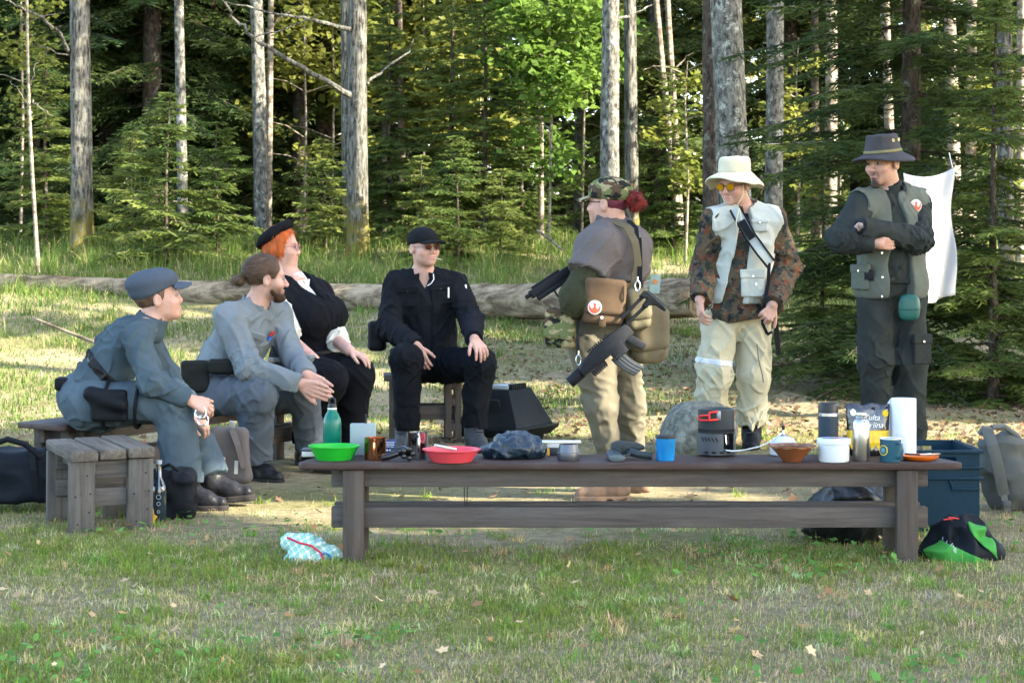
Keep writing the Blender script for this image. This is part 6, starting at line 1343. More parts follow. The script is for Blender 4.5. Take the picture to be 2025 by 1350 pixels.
    hm = M('hair_darkblond', (0.072, 0.042, 0.024), 0.5, 0.5, 50, 0.6, 160, stretch=(0.3, 1, 1), spec=0.25); strands(p, p.add('hair', hair, [H['c']], 0.19, 0.005, hm), H, (0, -1, -0.35), 1300, 0.05, 4, hm, 0.25)
    def bd(P):
        q = head_local(P, H); d = ell(q, V3(0, 0.070, -0.100), (0.042, 0.036, 0.024)); d = smin(d, smin(rc(q, V3(0.052, 0.020, -0.066), V3(0.03, 0.06, -0.100), 0.012, 0.018), rc(q, V3(-0.052, 0.020, -0.066), V3(-0.03, 0.06, -0.100), 0.012, 0.018), 0.02), 0.02)
        return d - 0.006 * vnoise(q * 80)
    p.add('beard', bd, [H['c'] + H['R'] @ V3(0, 0.06, -0.09)], 0.10, 0.004, M('beard_brown', (0.040, 0.022, 0.013), 0.8, 0.5, 90, spec=0.1))
    p.boots('shoe', J(504, 914, 10.5), (0.8, -0.6, 0), LEATHER, RUBBER, laces=BLACKN); p.boots('shoe', J(618, 890, 10.9), (0.75, -0.65, 0), LEATHER, RUBBER, laces=M('lace_white', (0.6, 0.6, 0.6)))
    # chest details
    pk = cc + rt * 0.075 + fw * 0.135 + up * 0.03; pocket(p, sh, pk, fw + rt * 0.35, up, 0.10, 0.12, shirt)
    pk = cc - rt * 0.085 + fw * 0.132 + up * 0.03; pocket(p, sh, pk, fw - rt * 0.4, up, 0.10, 0.12, shirt)
    n = unit(fw - rt * 0.4); r2 = np.cross(n, up); bc = J(545, 645, 10.60) + n * 0.0
    bc = project(sh, cc - rt * 0.085 + fw * 0.150 + up * 0.085, n, 0.05) + n * 0.010
    m = MB()
    for i in range(2): m.box(bc + r2 * (-0.016 + 0.032 * i) * -1 + up * 0.014, (0.030, 0.006, 0.026), R=np.stack([r2, n, up], 1))
    b = p.mb('rank_badge', m, M('badge_red', (0.42, 0.03, 0.02), 0.4, 0.1))
    m = MB()
    for i in range(2): m.box(bc + r2 * (-0.016 + 0.032 * i) * -1 - up * 0.014, (0.030, 0.006, 0.026), R=np.stack([r2, n, up], 1))
    p.mb('badge_row', m, M('badge_blue', (0.02, 0.12, 0.5), 0.4, 0.1), b)
    for t in np.linspace(0.07, -0.2, 6):
        m = MB(); c = project(sh, cc + up * t + fw * 0.15, fw); m.prism([(0.006 * math.cos(a), 0.006 * math.sin(a)) for a in np.linspace(0, 6.28, 9)[:-1]], c, rt, up, fw * 0.008)
        p.mb('button', m, M('button_grey', (0.2, 0.22, 0.22), 0.4))
# ---- woman with black beret and orange hair
def person_beret():
    p = Person(J(610, 900, 11.4), 'person with orange hair under a black beret, black vest over white blouse')
    vest = cloth('vest_black', (0.010, 0.011, 0.014), 0.95, 0.2); white = cloth('blouse_white', (0.95, 0.95, 0.86), 0.85, 0.05)
    H = dict(c=J(557, 489, 11.5), R=frame((0.985, -0.10, 0.0)), s=1.0, wide=1.05, jaw=1.1, nose=0.7)
    pc, cc, nb = J(604, 722, 11.52), J(602, 622, 11.5), J(580, 556, 11.5)
    sR, sL = J(552, 598, 11.38), J(628, 584, 11.66)
    T = make_torso(pc, cc, nb, sR, sL, (0.205, 0.175, 0.16), (0.165, 0.140, 0.16), (0.175, 0.15, 0.13), 0.062, extra=(((0.07, 0.12, -0.02), (0.10, 0.085, 0.09)), ((-0.07, 0.12, -0.02), (0.10, 0.085, 0.09))))
    eR, wR, eL, wL = J(566, 664, 11.24), J(618, 708, 11.12), J(660, 668, 11.48), J(692, 694, 11.22)
    hR = hand_prims(wR, (0.6, -0.3, -0.75), (0.2, 0.3, -0.9), 1, (0.25, 0.3, 0.2)); hL = hand_prims(wL, (0.9, -0.35, -0.35), (-0.2, 0.1, -0.95), -1, (0.28, 0.3, 0.2), 0.16)
    p.body(H, nb, T, [(sR, eR, wR, 0.032), (sL, eL, wL, 0.032)], [(wR, hR), (wL, hL)], neck=(0.058, 0.064), brow=(0.14, 0.06, 0.03))
    up = T['R'][:, 2]; fw = T['R'][:, 1]; rt = T['R'][:, 0]
    def ts(P): return torso_sdf(P, T)
    def vs(P):
        d = ts(P) - 0.024 - folds(P, 0.004, 9, (1, 1, 1.3), 12)
        d = smax(d, -pl(P, pc + up * 0.03, up), 0.02)
        v = np.abs((P - nb) @ rt) - 0.40 * ((P - nb) @ up) - 0.058
        d = np.maximum(d, np.where(((P - nb) @ fw) > 0, -v, -1))
        return smax(d, -rc(P, nb - up * 0.01, H['c'], 0.062, 0.06), 0.006)
    p.add('vest', vs, [pc, cc, nb, sR, sL], 0.26, 0.0065, vest)
    def bl(P):
        d = ts(P)
        d = smin(d, sleeve(P, sR, eR, eR + (wR - eR) * 0.25, 0.085, 0.080, 0.060), 0.03); d = smin(d, sleeve(P, sL, eL, eL + (wL - eL) * 0.30, 0.085, 0.082, 0.062), 0.03)
        d = smin(d, rc(P, nb - up * .02, nb + up * 0.02, 0.066, 0.064), 0.01)
        d = d - folds(P, 0.009, 14, (1, 1, 1), 14) * np.clip(ts(P) / 0.04, 0, 1)
        d = smax(d, -pl(P, pc + up * 0.05, up), 0.02)
        return smax(d, -rc(P, nb + up * 0.012, H['c'], 0.060, 0.056), 0.004)
    p.add('blouse', bl, [pc, cc, nb, sR, sL, eR, eL, wR, wL], 0.2, 0.0065, white)
    for sx in (-1, 1):
        c = nb + fw * 0.075 + rt * 0.030 * sx - up * 0.03
        m = MB(); m.prism([(-0.03, 0.03), (0.03, 0.03), (0.012 * sx + 0.008, -0.045)], c, rt, up, (fw) * 0.010); p.mb('collar_point', m, white, bevel=0.003)
    hipR, hipL = J(596, 738, 11.36), J(622, 732, 11.66); knR, anR, knL, anL = J(648, 752, 11.02), J(606, 872, 11.25), J(702, 742, 11.22), J(692, 872, 11.3)
    def tr(P):
        d = ell(P, pc - V3(0, 0, 0.0), (0.215, 0.195, 0.15), T['R'])
        d = smin(smin(d, leg(P, hipR, knR, anR, 0.135, 0.11, 0.085), 0.06), leg(P, hipL, knL, anL, 0.135, 0.105, 0.075), 0.05)
        return d - folds(P, 0.005, 9, (1, 1, 0.7), 18)
    p.add('trousers', tr, [pc, hipR, hipL, knR, knL, anR, anL], 0.24, 0.007, cloth('trousers_black', (0.009, 0.010, 0.013), 0.95, 0.2))
    p.add('belt', band(vs, pc + up * 0.065, up, 0.035, 0.006), [pc], 0.28, 0.0065, LEATHER)
    def beret(P):
        q = head_local(P, H); Rt = frame((0, 0.80, 0.60), (0, -0.60, 0.80))
        q2 = (q - V3(0.0, -0.045, 0.072)) @ Rt
        d = ell(q2, V3(0, 0, 0), (0.112, 0.128, 0.045)); d = d - 0.008 * vnoise(q * 18)
        return smin(d, rc(q, V3(0, -0.02, 0.118), V3(0, -0.02, 0.13), 0.012, 0.006), 0.01)
    p.add('beret', beret, [H['c']], 0.22, 0.005, M('felt_black', (0.008, 0.008, 0.009), 1.0, 0.2, spec=0.03))
    def hair(P):
        q = head_local(P, H); d = ell(q, V3(0, -0.014, 0.036), (0.093, 0.106, 0.092)); d = smin(d, ell(q, V3(0, -0.025, -0.02), (0.097, 0.08, 0.07)), 0.03) - 0.004 * vnoise(q * V3(70, 70, 14))
        d = smax(d, q[:, 1] - 0.030 - 0.6 * np.maximum(q[:, 2] - 0.02, 0), 0.012)
        return smax(d, -(q[:, 2] + 0.055 - 0.45 * q[:, 1]), 0.012)
    hm = M('hair_orange', (0.40, 0.085, 0.010), 0.5, 0.5, 40, 0.6, 150, stretch=(1, 1, 0.2), spec=0.25); strands(p, p.add('hair', hair, [H['c']], 0.17, 0.005, hm), H, (0, 0.15, -1), 1300, 0.05, 3, hm)
    lens = M('clear_lens', (0.40, 0.30, 0.30), 0.2, 0.05, spec=0.3); lens.node_tree.nodes['Principled BSDF'].inputs['Alpha'].default_value = 0.25
    glasses(p, H, lens, M('rim_rose', (0.25, 0.08, 0.07), 0.3, metal=0.6), 0.024, 0.017)
    p.boots('boot', J(606, 884, 11.25), (0.7, -0.7, 0), LEATHER, RUBBER, h=0.16); p.boots('boot', J(692, 882, 11.3), (0.8, -0.6, 0), LEATHER, RUBBER, h=0.16)
# ---- person all in black on the stool
def person_black():
    p = Person(J(850, 890, 12.3), 'person all in black with peaked cap and red sunglasses sitting on a stool')
    blk = cloth('jacket_black', (0.0125, 0.0145, 0.019), 0.9, 0.25, 8)
    H = dict(c=J(838, 489, 12.48), R=frame((0.60, -0.80, 0.02)), s=1.02, wide=1.05, jaw=1.10, nose=0.75)
    pc, cc, nb = J(850, 706, 12.56), J(841, 598, 12.52), J(838, 540, 12.52)
    sR, sL = J(784, 563, 12.50), J(897, 563, 12.52)
    T = make_torso(pc, cc, nb, sR, sL, (0.19, 0.155, 0.15), (0.195, 0.145, 0.18), (0.18, 0.15, 0.15), 0.066)
    eR, wR, eL, wL = J(770, 648, 12.38), J(824, 684, 12.10), J(930, 630, 12.40), J(938, 670, 12.00)
    hR = hand_prims(wR, (0.35, -0.15, -0.9), (0.3, 0.9, -0.1), 1, (0.22, 0.3, 0.25)); hL = hand_prims(wL, (0.35, -0.55, -0.50), (-0.1, 0.3, -0.9), -1, (0.30, 0.40, 0.25), 0.16, 1.05)
    p.body(H, nb, T, [(sR, eR, wR, 0.03), (sL, eL, wL, 0.03)], [(wR, hR), (wL, hL)])
    up = T['R'][:, 2]; fw = T['R'][:, 1]; rt = T['R'][:, 0]
    def jk(P):
        d = torso_sdf(P, T)
        d = smin(d, sleeve(P, sR, eR, wR, 0.086, 0.080, 0.058), 0.035); d = smin(d, sleeve(P, sL, eL, wL, 0.086, 0.078, 0.056), 0.035)
        d = d - folds(P, 0.007, 9, (1, 1, 1.3), 21) - elbow_folds(P, eR, 0.012, 15, 3, 0.2) - elbow_folds(P, eL, 0.012, 15, 5, 0.2)
        d = smax(d, -pl(P, pc - up * 0.05, up), 0.015)
        v = np.abs((P - nb) @ rt) - 0.10 * ((P - nb) @ up) - 0.058
        g = np.where((((P - nb) @ fw) > 0.02), -v, -1)
        d = smax(d, g - 0.0, 0.008)
        return smax(d, -rc(P, nb - up * 0.01, H['c'], 0.064, 0.055), 0.006)
    p.add('jacket', jk, [pc, cc, nb, sR, sL, eR, eL, wR, wL], 0.21, 0.0065, blk)
    def sh(P):
        d = torso_sdf(P, T) + 0.012 - folds(P, 0.004, 10, (1, 1, 1), 25)
        v = np.abs((P - nb) @ rt) - 0.50 * ((P - nb) @ up) - 0.046
        d = np.maximum(d, np.where(((P - nb) @ fw) > 0, -v, -1))
        return smax(d, -rc(P, nb, H['c'], 0.060, 0.055), 0.006)
    p.add('shirt', sh, [pc, cc, nb, sR, sL], 0.15, 0.0065, cloth('shirt_charcoal', (0.017, 0.020, 0.024), 0.85, 0.15))
    hipR, hipL = J(815, 722, 12.48), J(888, 722, 12.5); knR, anR, knL, anL = J(803, 712, 12.05), J(804, 846, 12.1), J(950, 718, 12.04), J(936, 842, 12.1)
    def tr(P):
        d = ell(P, pc - V3(0, 0, 0.03), (0.20, 0.165, 0.13), T['R'])
        d = smin(smin(d, leg(P, hipR, knR, anR, 0.115, 0.092, 0.078), 0.05), leg(P, hipL, knL, anL, 0.115, 0.092, 0.078), 0.05)
        return d - folds(P, 0.007, 9, (1, 1, 0.8), 28) - elbow_folds(P, knR, .01, 14, 2, .2) - elbow_folds(P, knL, .01, 14, 4, .2)
    p.add('trousers', tr, [pc, hipR, hipL, knR, knL, anR, anL], 0.22, 0.0065, cloth('trousers_black2', (0.0110, 0.0130, 0.0170), 0.9, 0.25))
    cap = M('cap_black', (0.009, 0.010, 0.011), 0.9, 0.15, 8, 0.2, 200, spec=0.06)
    def crown(P):
        q = head_local(P, H); d = ell(q, V3(0, -0.012, 0.046), (0.092, 0.113, 0.082)); d = d - 0.002 * vnoise(q * 24)
        return smax(d, -(q[:, 2] - 0.020 - 0.10 * q[:, 1]), 0.006)
    c_o = p.add('cap', crown, [H['c']], 0.18, 0.005, cap)
    def brim(P):
        q = head_local(P, H); z = 0.040 - 3.2 * q[:, 0] ** 2 - 0.10 * (q[:, 1] - 0.09)
        d = np.maximum(np.abs(q[:, 2] - z) - 0.005, nrm((q[:, :2] - np.array([0, 0.095], f32)) / np.array([0.078, 0.092], f32)) * 0.078 - 0.078)
        return np.maximum(d, 0.07 - q[:, 1])
    p.add('brim', brim, [H['c']], 0.22, 0.004, cap, c_o)
    def hair(P):
        q = head_local(P, H); d = ell(q, V3(0, -0.014, 0.030), (0.080, 0.100, 0.088)) - 0.003 * vnoise(q * V3(60, 60, 20))
        d = smax(d, q[:, 1] + 0.012 - 0.5 * np.maximum(q[:, 2], 0), 0.01); d = smax(d, q[:, 2] - 0.06, 0.01)
        return smax(d, -(q[:, 2] + 0.060), 0.012)
    p.add('hair', hair, [H['c']], 0.16, 0.005, MATS['hair_brown'])
    glasses(p, H, M('lens_red', (0.055, 0.010, 0.008), 0.3, 0.1, spec=0.05), M('rim_silver', (0.22, 0.2, 0.18), 0.4, metal=1.0), 0.024, 0.018)
    L = lambda x, y, z: H['c'] + H['R'] @ V3(x, y, z) * H['s']
    tk = MB(); tk.tube([(0, 0, 0), L(-0.030, 0.145, -0.078) - L(-0.012, 0.092, -0.068)], 0.0028, 6)
    t = tk.build('toothpick', M('wood_pale', (0.62, 0.52, 0.36), 0.7), None); t.location = [float(v) for v in L(-0.012, 0.092, -0.068)]; tag(t, 'thin pale stick held in the mouth of the person in black', 'toothpick')
    g = M('boot_grey', (0.03, 0.033, 0.036), 0.75, 0.3, 30, 0.3, 80)
    p.boots('boot', J(800, 858, 12.1), (-0.15, -1, 0), g, RUBBER, laces=BLACKN, size=1.05); p.boots('boot', J(938, 855, 12.08), (0.35, -0.95, 0), g, RUBBER, laces=BLACKN, size=1.05)
    # pockets, epaulettes, lapels, pen, patch, side bag
    for sx in (-1, 1): pocket(p, jk, cc + rt * 0.105 * sx + fw * 0.135 + up * 0.055, fw + rt * 0.25 * sx, up, 0.13, 0.13, blk, btn=M('button_black', (0.02, 0.02, 0.02), 0.3))
    for sx, sh_ in ((1, sR), (-1, sL)):
        m = MB(); a = nb + rt * 0.075 * sx + up * 0.022; b = sh_ + rt * 0.02 * sx + up * 0.064; ribbon(m, [a, (a + b) / 2 + up * 0.014, b], up, 0.045, 0.008); p.mb('epaulette', m, blk, bevel=0.002)
        m = MB(); c = nb + fw * 0.085 + rt * 0.055 * sx - up * 0.05; m.prism([(-0.028 * sx, 0.06), (0.045 * sx, 0.045), (0.040 * sx, -0.03), (-0.012 * sx, -0.075)], c, rt, up, fw * 0.012 ); p.mb('lapel', m, blk, bevel=0.003)
    m = MB(); c = J(887, 568, 12.345); m.tube([c, c - V3(0, 0, 0.065)], 0.005, 8); p.mb('pen', m, M('pen_white', (0.7, 0.7, 0.72), 0.3))
    m = MB(); m.box(J(920, 575, 12.47), (0.012, 0.05, 0.08), rz=0.2); p.mb('sleeve_patch', m, M('patch_pale', (0.6, 0.62, 0.6), 0.7), bevel=0.003)
    m = MB(); m.tube([J(857, 542, 12.37), J(858, 552, 12.345), J(853, 560, 12.335), J(845, 565, 12.33)], 0.003, 6); p.mb('lanyard', m, M('cord_silver', (0.55, 0.55, 0.52), 0.4), smooth=True)
    p.add('side_pouch', lambda P: bx(P, J(746, 664, 12.5), (0.055, 0.06, 0.095), frame((0.1, 1, 0.0)), 0.03) - 0.003 * vnoise(P * 20), [J(746, 664, 12.5)], 0.14, 0.006, BLACKN)
# ---- standing woman seen from behind with camouflage cap and rifle
def person_camo_cap():
    p = Person(J(1215, 985, 9.72), 'person with red hair bun and camouflage cap standing in knitted grey sweater, seen from behind')
    dpm = camo('camo_woodland', [(0.10, 0.115, 0.045), ((0.33, 0.27, 0.15), 0.53, 1.0), ((0.085, 0.055, 0.032), 0.545, 1.15), ((0.016, 0.018, 0.015), 0.57, 1.3)], 15.0, 0.1, (1, 1, 1.6))
    olive = cloth('sleeve_olive', (0.060, 0.062, 0.032), 0.9, 0.15)
    fwd = V3(-0.92, 0.38, 0)
    H = dict(c=J(1202, 401, 9.71), R=frame((-0.90, 0.42, 0.0)), s=0.98, wide=1.05, jaw=1.12, nose=0.75)
    pc, cc, nb = J(1196, 672, 9.72), J(1220, 515, 9.72), J(1213, 452, 9.72)
    sL, sR = J(1182, 490, 9.53), J(1250, 488, 9.90)
    T = make_torso(pc, cc, nb, sR, sL, (0.172, 0.160, 0.17), (0.168, 0.148, 0.165), (0.170, 0.155, 0.16), 0.066, k=0.1)
    eL, wL, eR, wR = J(1140, 592, 9.42), J(1136, 572, 9.62), J(1240, 590, 10.05), J(1192, 590, 10.02)
    hL = hand_prims(wL, (-0.12, 0.95, 0.05), (0.1, 0.2, 0.9), -1, (0.7, 0.8, 0.5)); hR = hand_prims(wR, (-0.8, -0.4, 0.1), (-0.2, -0.8, 0.2), 1, (0.7, 0.8, 0.5))
    p.body(H, nb, T, [(sL, eL, wL, 0.03), (sR, eR, wR, 0.03)], [(wL, hL), (wR, hR)], neck=(0.062, 0.07))
    up = T['R'][:, 2]; fw = T['R'][:, 1]; rt = T['R'][:, 0]
    aL = sL + (eL - sL) * 0.52; aR = sR + (eR - sR) * 0.52
    def sw(P):
        d = torso_sdf(P, T) - 0.012
        cape = smax(smin(rc(P, sL, aL, 0.095, 0.105), rc(P, nb - up * 0.05, sL, 0.10, 0.10), 0.04), pl(P, aL, aL - sL), 0.012)
        cape2 = smax(rc(P, sR, aR, 0.095, 0.105), pl(P, aR, aR - sR), 0.012)
        d = smin(smin(d, cape, 0.05), cape2, 0.05)
        d = d - folds(P, 0.006, 8, (1, 1, 0.7), 31)
        d = smax(d, -pl(P, pc + V3(0, 0, 0.285), V3(0, 0, 1)), 0.015)
        return smax(d, -rc(P, nb, H['c'], 0.068, 0.060), 0.006)
    p.add('sweater', sw, [cc, nb, sR, sL, aL, aR, pc], 0.21, 0.0065, knit('sweater_knit', (0.170, 0.148, 0.140), 30.0, 'Z'))
    nd = unit(H['c'] + H['R'] @ V3(0, -0.02, -0.05) - nb)
    p.add('roll_collar', lambda P: smax(smax(rc(P, nb - nd * 0.02, nb + nd * 0.075, 0.106, 0.088), -rc(P, nb, nb + nd * 0.2, 0.074, 0.076), 0.008), pl(P, nb + nd * 0.070 - fw * 0.03, nd - fw * 0.35), 0.014), [nb, nb + nd * 0.07], 0.15, 0.005, knit('collar_knit', (0.135, 0.130, 0.138), 40.0, 'X'))
    def top(P):
        d = smin(sleeve(P, sL, eL, wL, 0.068, 0.076, 0.050, 0.05), sleeve(P, sR, eR, wR, 0.07, 0.082, 0.052, 0.05), 0.02)
        return d - folds(P, 0.004, 12, (1, 1, 1), 33) - elbow_folds(P, eL, .007, 16, 0, .16)
    p.add('sleeves', top, [sL, sR, eL, eR, wL, wR], 0.13, 0.0065, olive)
    hipL, hipR = J(1172, 690, 9.63), J(1220, 690, 9.82); knL, knR = J(1188, 802, 9.6), J(1243, 800, 9.84); anL, anR = J(1206, 912, 9.67), J(1252, 915, 9.95)
    def tr(P):
        d = ell(P, pc + V3(0, 0, 0.03), (0.172, 0.165, 0.20), T['R'])
        d = smin(d, ell(P, pc + V3(0, 0, 0.2), (0.160, 0.150, 0.16), T['R']), 0.08)
        d = smin(smin(d, leg(P, hipL, knL, anL, 0.120, 0.078, 0.056), 0.05), leg(P, hipR, knR, anR, 0.118, 0.076, 0.055), 0.03)
        wk = np.clip(1 - nrm(P - knL) / 0.3, 0, 1) + np.clip(1 - nrm(P - knR) / 0.3, 0, 1)
        return d - folds(P, 0.004, 9, (0.7, 0.7, 1.6), 36) - 0.008 * np.clip(wk, 0, 1) * (1 - 2.2 * np.abs(vnoise(P * V3(5, 5, 26) + V3(0, 0, 3) + (P[:, :1] * 9))))
    p.add('trousers', tr, [pc, hipL, hipR, knL, knR, anL, anR], 0.24, 0.0065, cloth('trousers_khaki', (0.200, 0.180, 0.128), 0.9, 0.14, 5))
    suede = M('suede_brown', (0.185, 0.115, 0.072), 0.95, 0.2, 20, 0.2, 120)
    p.boots('shoe', J(1215, 948, 9.66), (-0.98, -0.1, 0), suede, suede, size=0.98, h=0.06); p.boots('shoe', J(1262, 942, 9.95), (-0.9, 0.45, 0), suede, suede, size=0.98, h=0.06)
    def crown(P):
        q = head_local(P, H); d = ell(q, V3(0, -0.016, 0.062), (0.095, 0.116, 0.070)); d = smin(d, ell(q, V3(0, -0.02, 0.03), (0.090, 0.112, 0.045)), 0.02)
        d = d - 0.004 * vnoise(q * 22)
        return smax(d, -(q[:, 2] - 0.016 - 0.10 * (q[:, 1])), 0.006)
    cp = p.add('cap', crown, [H['c']], 0.19, 0.005, dpm)
    def brim(P):
        q = head_local(P, H); z = 0.036 - 4.5 * q[:, 0] ** 2 - 0.30 * (q[:, 1] - 0.09)
        d = np.maximum(np.abs(q[:, 2] - z) - 0.006, nrm((q[:, :2] - np.array([0, 0.085], f32)) / np.array([0.078, 0.075], f32)) * 0.078 - 0.078)
        return np.maximum(d, 0.07 - q[:, 1])
    p.add('brim', brim, [H['c']], 0.20, 0.004, dpm, cp)
    def hair(P):
        q = head_local(P, H); d = ell(q, V3(0, -0.016, 0.020), (0.081, 0.101, 0.082)) - 0.003 * vnoise(q * V3(60, 20, 60))
        d = smax(d, q[:, 2] - 0.04, 0.01); d = smax(d, q[:, 1] + 0.018, 0.012)
        return smax(d, -(q[:, 2] + 0.062 + 0.2 * q[:, 1]), 0.012)
    p.add('hair', hair, [H['c']], 0.16, 0.005, M('hair_wine', (0.095, 0.016, 0.028), 0.5, 0.4, 40, 0.5, 150, stretch=(0.3, 0.3, 1)))
    def bun(P):
        q = head_local(P, H); n = vnoise(q * 42); d = ell(q, V3(0, -0.150, 0.004), (0.046, 0.042, 0.050))
        return d - 0.010 * n - 0.005 * vnoise(q * V3(110, 40, 110))
    hm = M('hair_red', (0.13, 0.012, 0.008), 0.6, 0.8, 26, 0.8, 120, spec=0.2); strands(p, p.add('hair_bun', bun, [H['c'] - fw * 0.15], 0.12, 0.004, hm), H, (0, -0.4, -0.4), 700, 0.028, 6, hm, 0.8)
    lens = MATS['clear_lens']; glasses(p, H, lens, BLACKM, 0.023, 0.015)
    # straps: two crossing the back
    tan = cloth('strap_tan', (0.20, 0.165, 0.095), 0.85)
    def both(P): return np.minimum(sw(P), tr(P) - 0.01)
    m = MB(); ribbon(m, [J(1212, 438, 9.60), J(1240, 448, 9.535), J(1256, 478, 9.50), J(1262, 520, 9.50), J(1254, 560, 9.50), J(1243, 590, 9.52)], [(0.1, -0.6, 0.8), (0.15, -0.9, 0.4), (0.2, -1, 0.1), (0.2, -1, 0), (0.2, -1, 0), (0.2, -1, 0)], 0.036, 0.006); p.mb('tan_strap', m, tan)
    m = MB(); ribbon(m, [J(1244, 436, 9.66), J(1258, 450, 9.58), J(1262, 490, 9.52), J(1264, 530, 9.50), J(1266, 572, 9.49)], [(0.2, -0.6, 0.8), (0.2, -0.9, 0.4), (0.2, -1, 0), (0.2, -1, 0), (0.2, -1, 0)], 0.020, 0.006); p.mb('black_strap', m, BLACKN)
    m = MB(); ribbon(m, [J(1266, 470, 9.58), J(1268, 520, 9.55), J(1267, 572, 9.50)], (0.3, -1, 0), 0.012, 0.005); p.mb('black_strap', m, BLACKN)
    # bags: each a thing of its own
    def bag(name, c, half, R, mat, label, flapmat=None, rad=0.025, flap=True, noise=0.004, taper=0.0):
        c = np.asarray(c, f32); t = empty(name, c - V3(0, 0, half[2]), label, 'bag'); b0 = np.array(t.location, f32)
        def f(P):
            q = (P - c) @ R; sc = 1 + taper * (q[:, 2:3] / half[2])
            return bx(q * np.concatenate([sc, sc, np.ones_like(sc)], 1), V3(0, 0, 0), half, None, rad) - noise * vnoise(P * 14) - noise * 0.5 * vnoise(P * 33)
        sdf_obj('pouch', f, *bounds([c - max(half) * 1.3, c + max(half) * 1.3], 0.04), 0.006, mat, t, b0)
        if flap:
            cf = c + R @ V3(0, half[1] * 0.15, half[2] * 0.25)
            fl = sdf_obj('flap', lambda P: bx(P, cf.astype(f32), (half[0] * 1.04, half[1] * 1.1, half[2] * 0.85), R, rad) - noise * vnoise(P * 14), *bounds([c - max(half) * 1.4, c + max(half) * 1.4], 0.04), 0.006, flapmat or mat, t, b0)
        return t, b0
    brown = cloth('bag_brown', (0.150, 0.098, 0.058), 0.9, 0.15, 12)
    Rf = frame((0.12, -0.99, 0.0), (0.08, 0, 1))
    cb = J(1193, 598, 9.40); t, b0 = bag('shoulder_bag', cb, (0.098, 0.045, 0.105), Rf, brown, 'brown shoulder bag with round white and orange patch on the hip of the camouflage-capped person')
    class PP: pass
    q = PP(); q.mb = lambda name, m, mat, parent=None, **kw: m.build(name, mat, parent or t, base=b0, **kw)
    emblem(q, J(1175, 607, 9.40) + V3(0, -0.064, 0), Rf[:, 0] * -1, Rf[:, 2], 0.034)
    m = MB(); c = J(1189, 627, 9.40) + V3(0, -0.062, 0); m.prism([(0.007 * math.cos(a), 0.007 * math.sin(a)) for a in np.linspace(0, 6.28, 11)[:-1]], c, V3(1, 0, 0), V3(0, 0, 1), V3(0, -0.006, 0)); q.mb('snap_button', m, M('button_white', (0.75, 0.73, 0.68), 0.3))
    m = MB(); m.box(J(1190, 636, 9.40) + V3(0, -0.055, 0), (0.032, 0.006, 0.045)); q.mb('tab', m, brown, bevel=0.002)
    bag('belt_bag', J(1112, 650, 9.50), (0.078, 0.05, 0.092), frame((-0.35, -0.9, 0.0), (0.12, 0, 1)), dpm, 'green and brown camouflage pouch at the front hip of the camouflage-capped person', taper=-0.1)
    tanb = cloth('bag_tan', (0.205, 0.170, 0.105), 0.9, 0.15, 8)
    bag('canvas_bag', J(1282, 664, 9.62), (0.098, 0.055, 0.138), frame((0.35, -0.93, 0.0), (-0.12, 0, 1)), tanb, 'large tan canvas bag with hanging flap behind the hip of the camouflage-capped person', rad=0.05, taper=-0.16, noise=0.007)
    t2, b2 = bag('haversack', J(1260, 612, 9.52), (0.062, 0.045, 0.098), frame((0.2, -0.97, 0.0), (-0.1, 0, 1)), cloth('bag_khaki', (0.20, 0.18, 0.115), 0.9, 0.15, 8), 'small khaki haversack hanging between brown bag and rifle stock', rad=0.035, noise=0.006)
    m = MB(); m.prism([(-0.028, -0.045), (0.024, -0.045), (0.032, 0.045), (-0.016, 0.050)], (0, 0, 0), V3(1, 0, 0), V3(0, 0, 1), V3(0, 0.003, 0))
    mp = m.build('map_leaflet', M('paper_map', (0.20, 0.27, 0.24), 0.7, 0.25, 30), None); mp.location = [float(v) for v in J(1294, 562, 9.60)]; tag(mp, 'folded pale blue map sticking out of the canvas bag', 'map')
    m = MB(); m.prism([(0.013 * math.cos(a), 0.013 * math.sin(a)) for a in np.linspace(0, 6.28, 13)[:-1]], (0.004, -0.002, 0.012), V3(1, 0, 0), V3(0, 0, 1), V3(0, 0.004, 0)); m.build('print', M('map_orange', (0.42, 0.17, 0.05), 0.7), mp)
    # rifle: local axis runs from stock to muzzle
    A, B = J(1298, 606, 9.36), J(1128, 754, 9.28); ax = unit(B - A); nn = V3(0, -1, 0); nn = unit(nn - ax * (nn @ ax)); pd = np.cross(ax, nn)   # pd: away from the magazine
    if pd[2] < 0 and pd[0] < 0: pass
    t = empty('rifle', (A + B) / 2, 'black toy assault rifle with curved magazine slung at the hip of the camouflage-capped person', 'rifle'); O = (A + B) / 2
    mag = unit(V3(0.72, 0, -0.70)); mag = unit(mag - ax * (mag @ ax)); top_ = -mag
    Rr = np.stack([ax, nn, top_], 1)
    P2 = lambda px, py, y=0.0: J(px, py, 9.34 + y) - O
    gun = M('gun_black', (0.011, 0.012, 0.014), 0.45, 0.3, 60, 0.15, 200, spec=0.08); gun2 = M('gun_grey', (0.024, 0.028, 0.031), 0.5, 0.25, 60, spec=0.1)
    m = MB(); m.prism([(-0.11, 0.034), (-0.03, 0.044), (0.08, 0.044), (0.17, 0.030), (0.205, 0.012), (0.205, -0.026), (0.02, -0.034), (-0.11, -0.026)], P2(1212, 680), ax, top_, nn * 0.042); m.box(P2(1190, 692) + top_ * 0.004, (0.2, 0.05, 0.022), R=Rr); m.build('receiver', gun, t, bevel=0.004)
    m = MB(); m.box(P2(1222, 693, -0.0), (0.075, 0.046, 0.06), R=Rr); m.build('magazine_well', gun, t, bevel=0.003)
    m = MB(); 
    for dx in np.linspace(-0.03, 0.03, 7):
        for dz in (-0.012, 0.0): m.box(P2(1222, 700) + ax * dx + mag * (0.018 + dz) + nn * 0.024, (0.005, 0.004, 0.006), R=Rr)
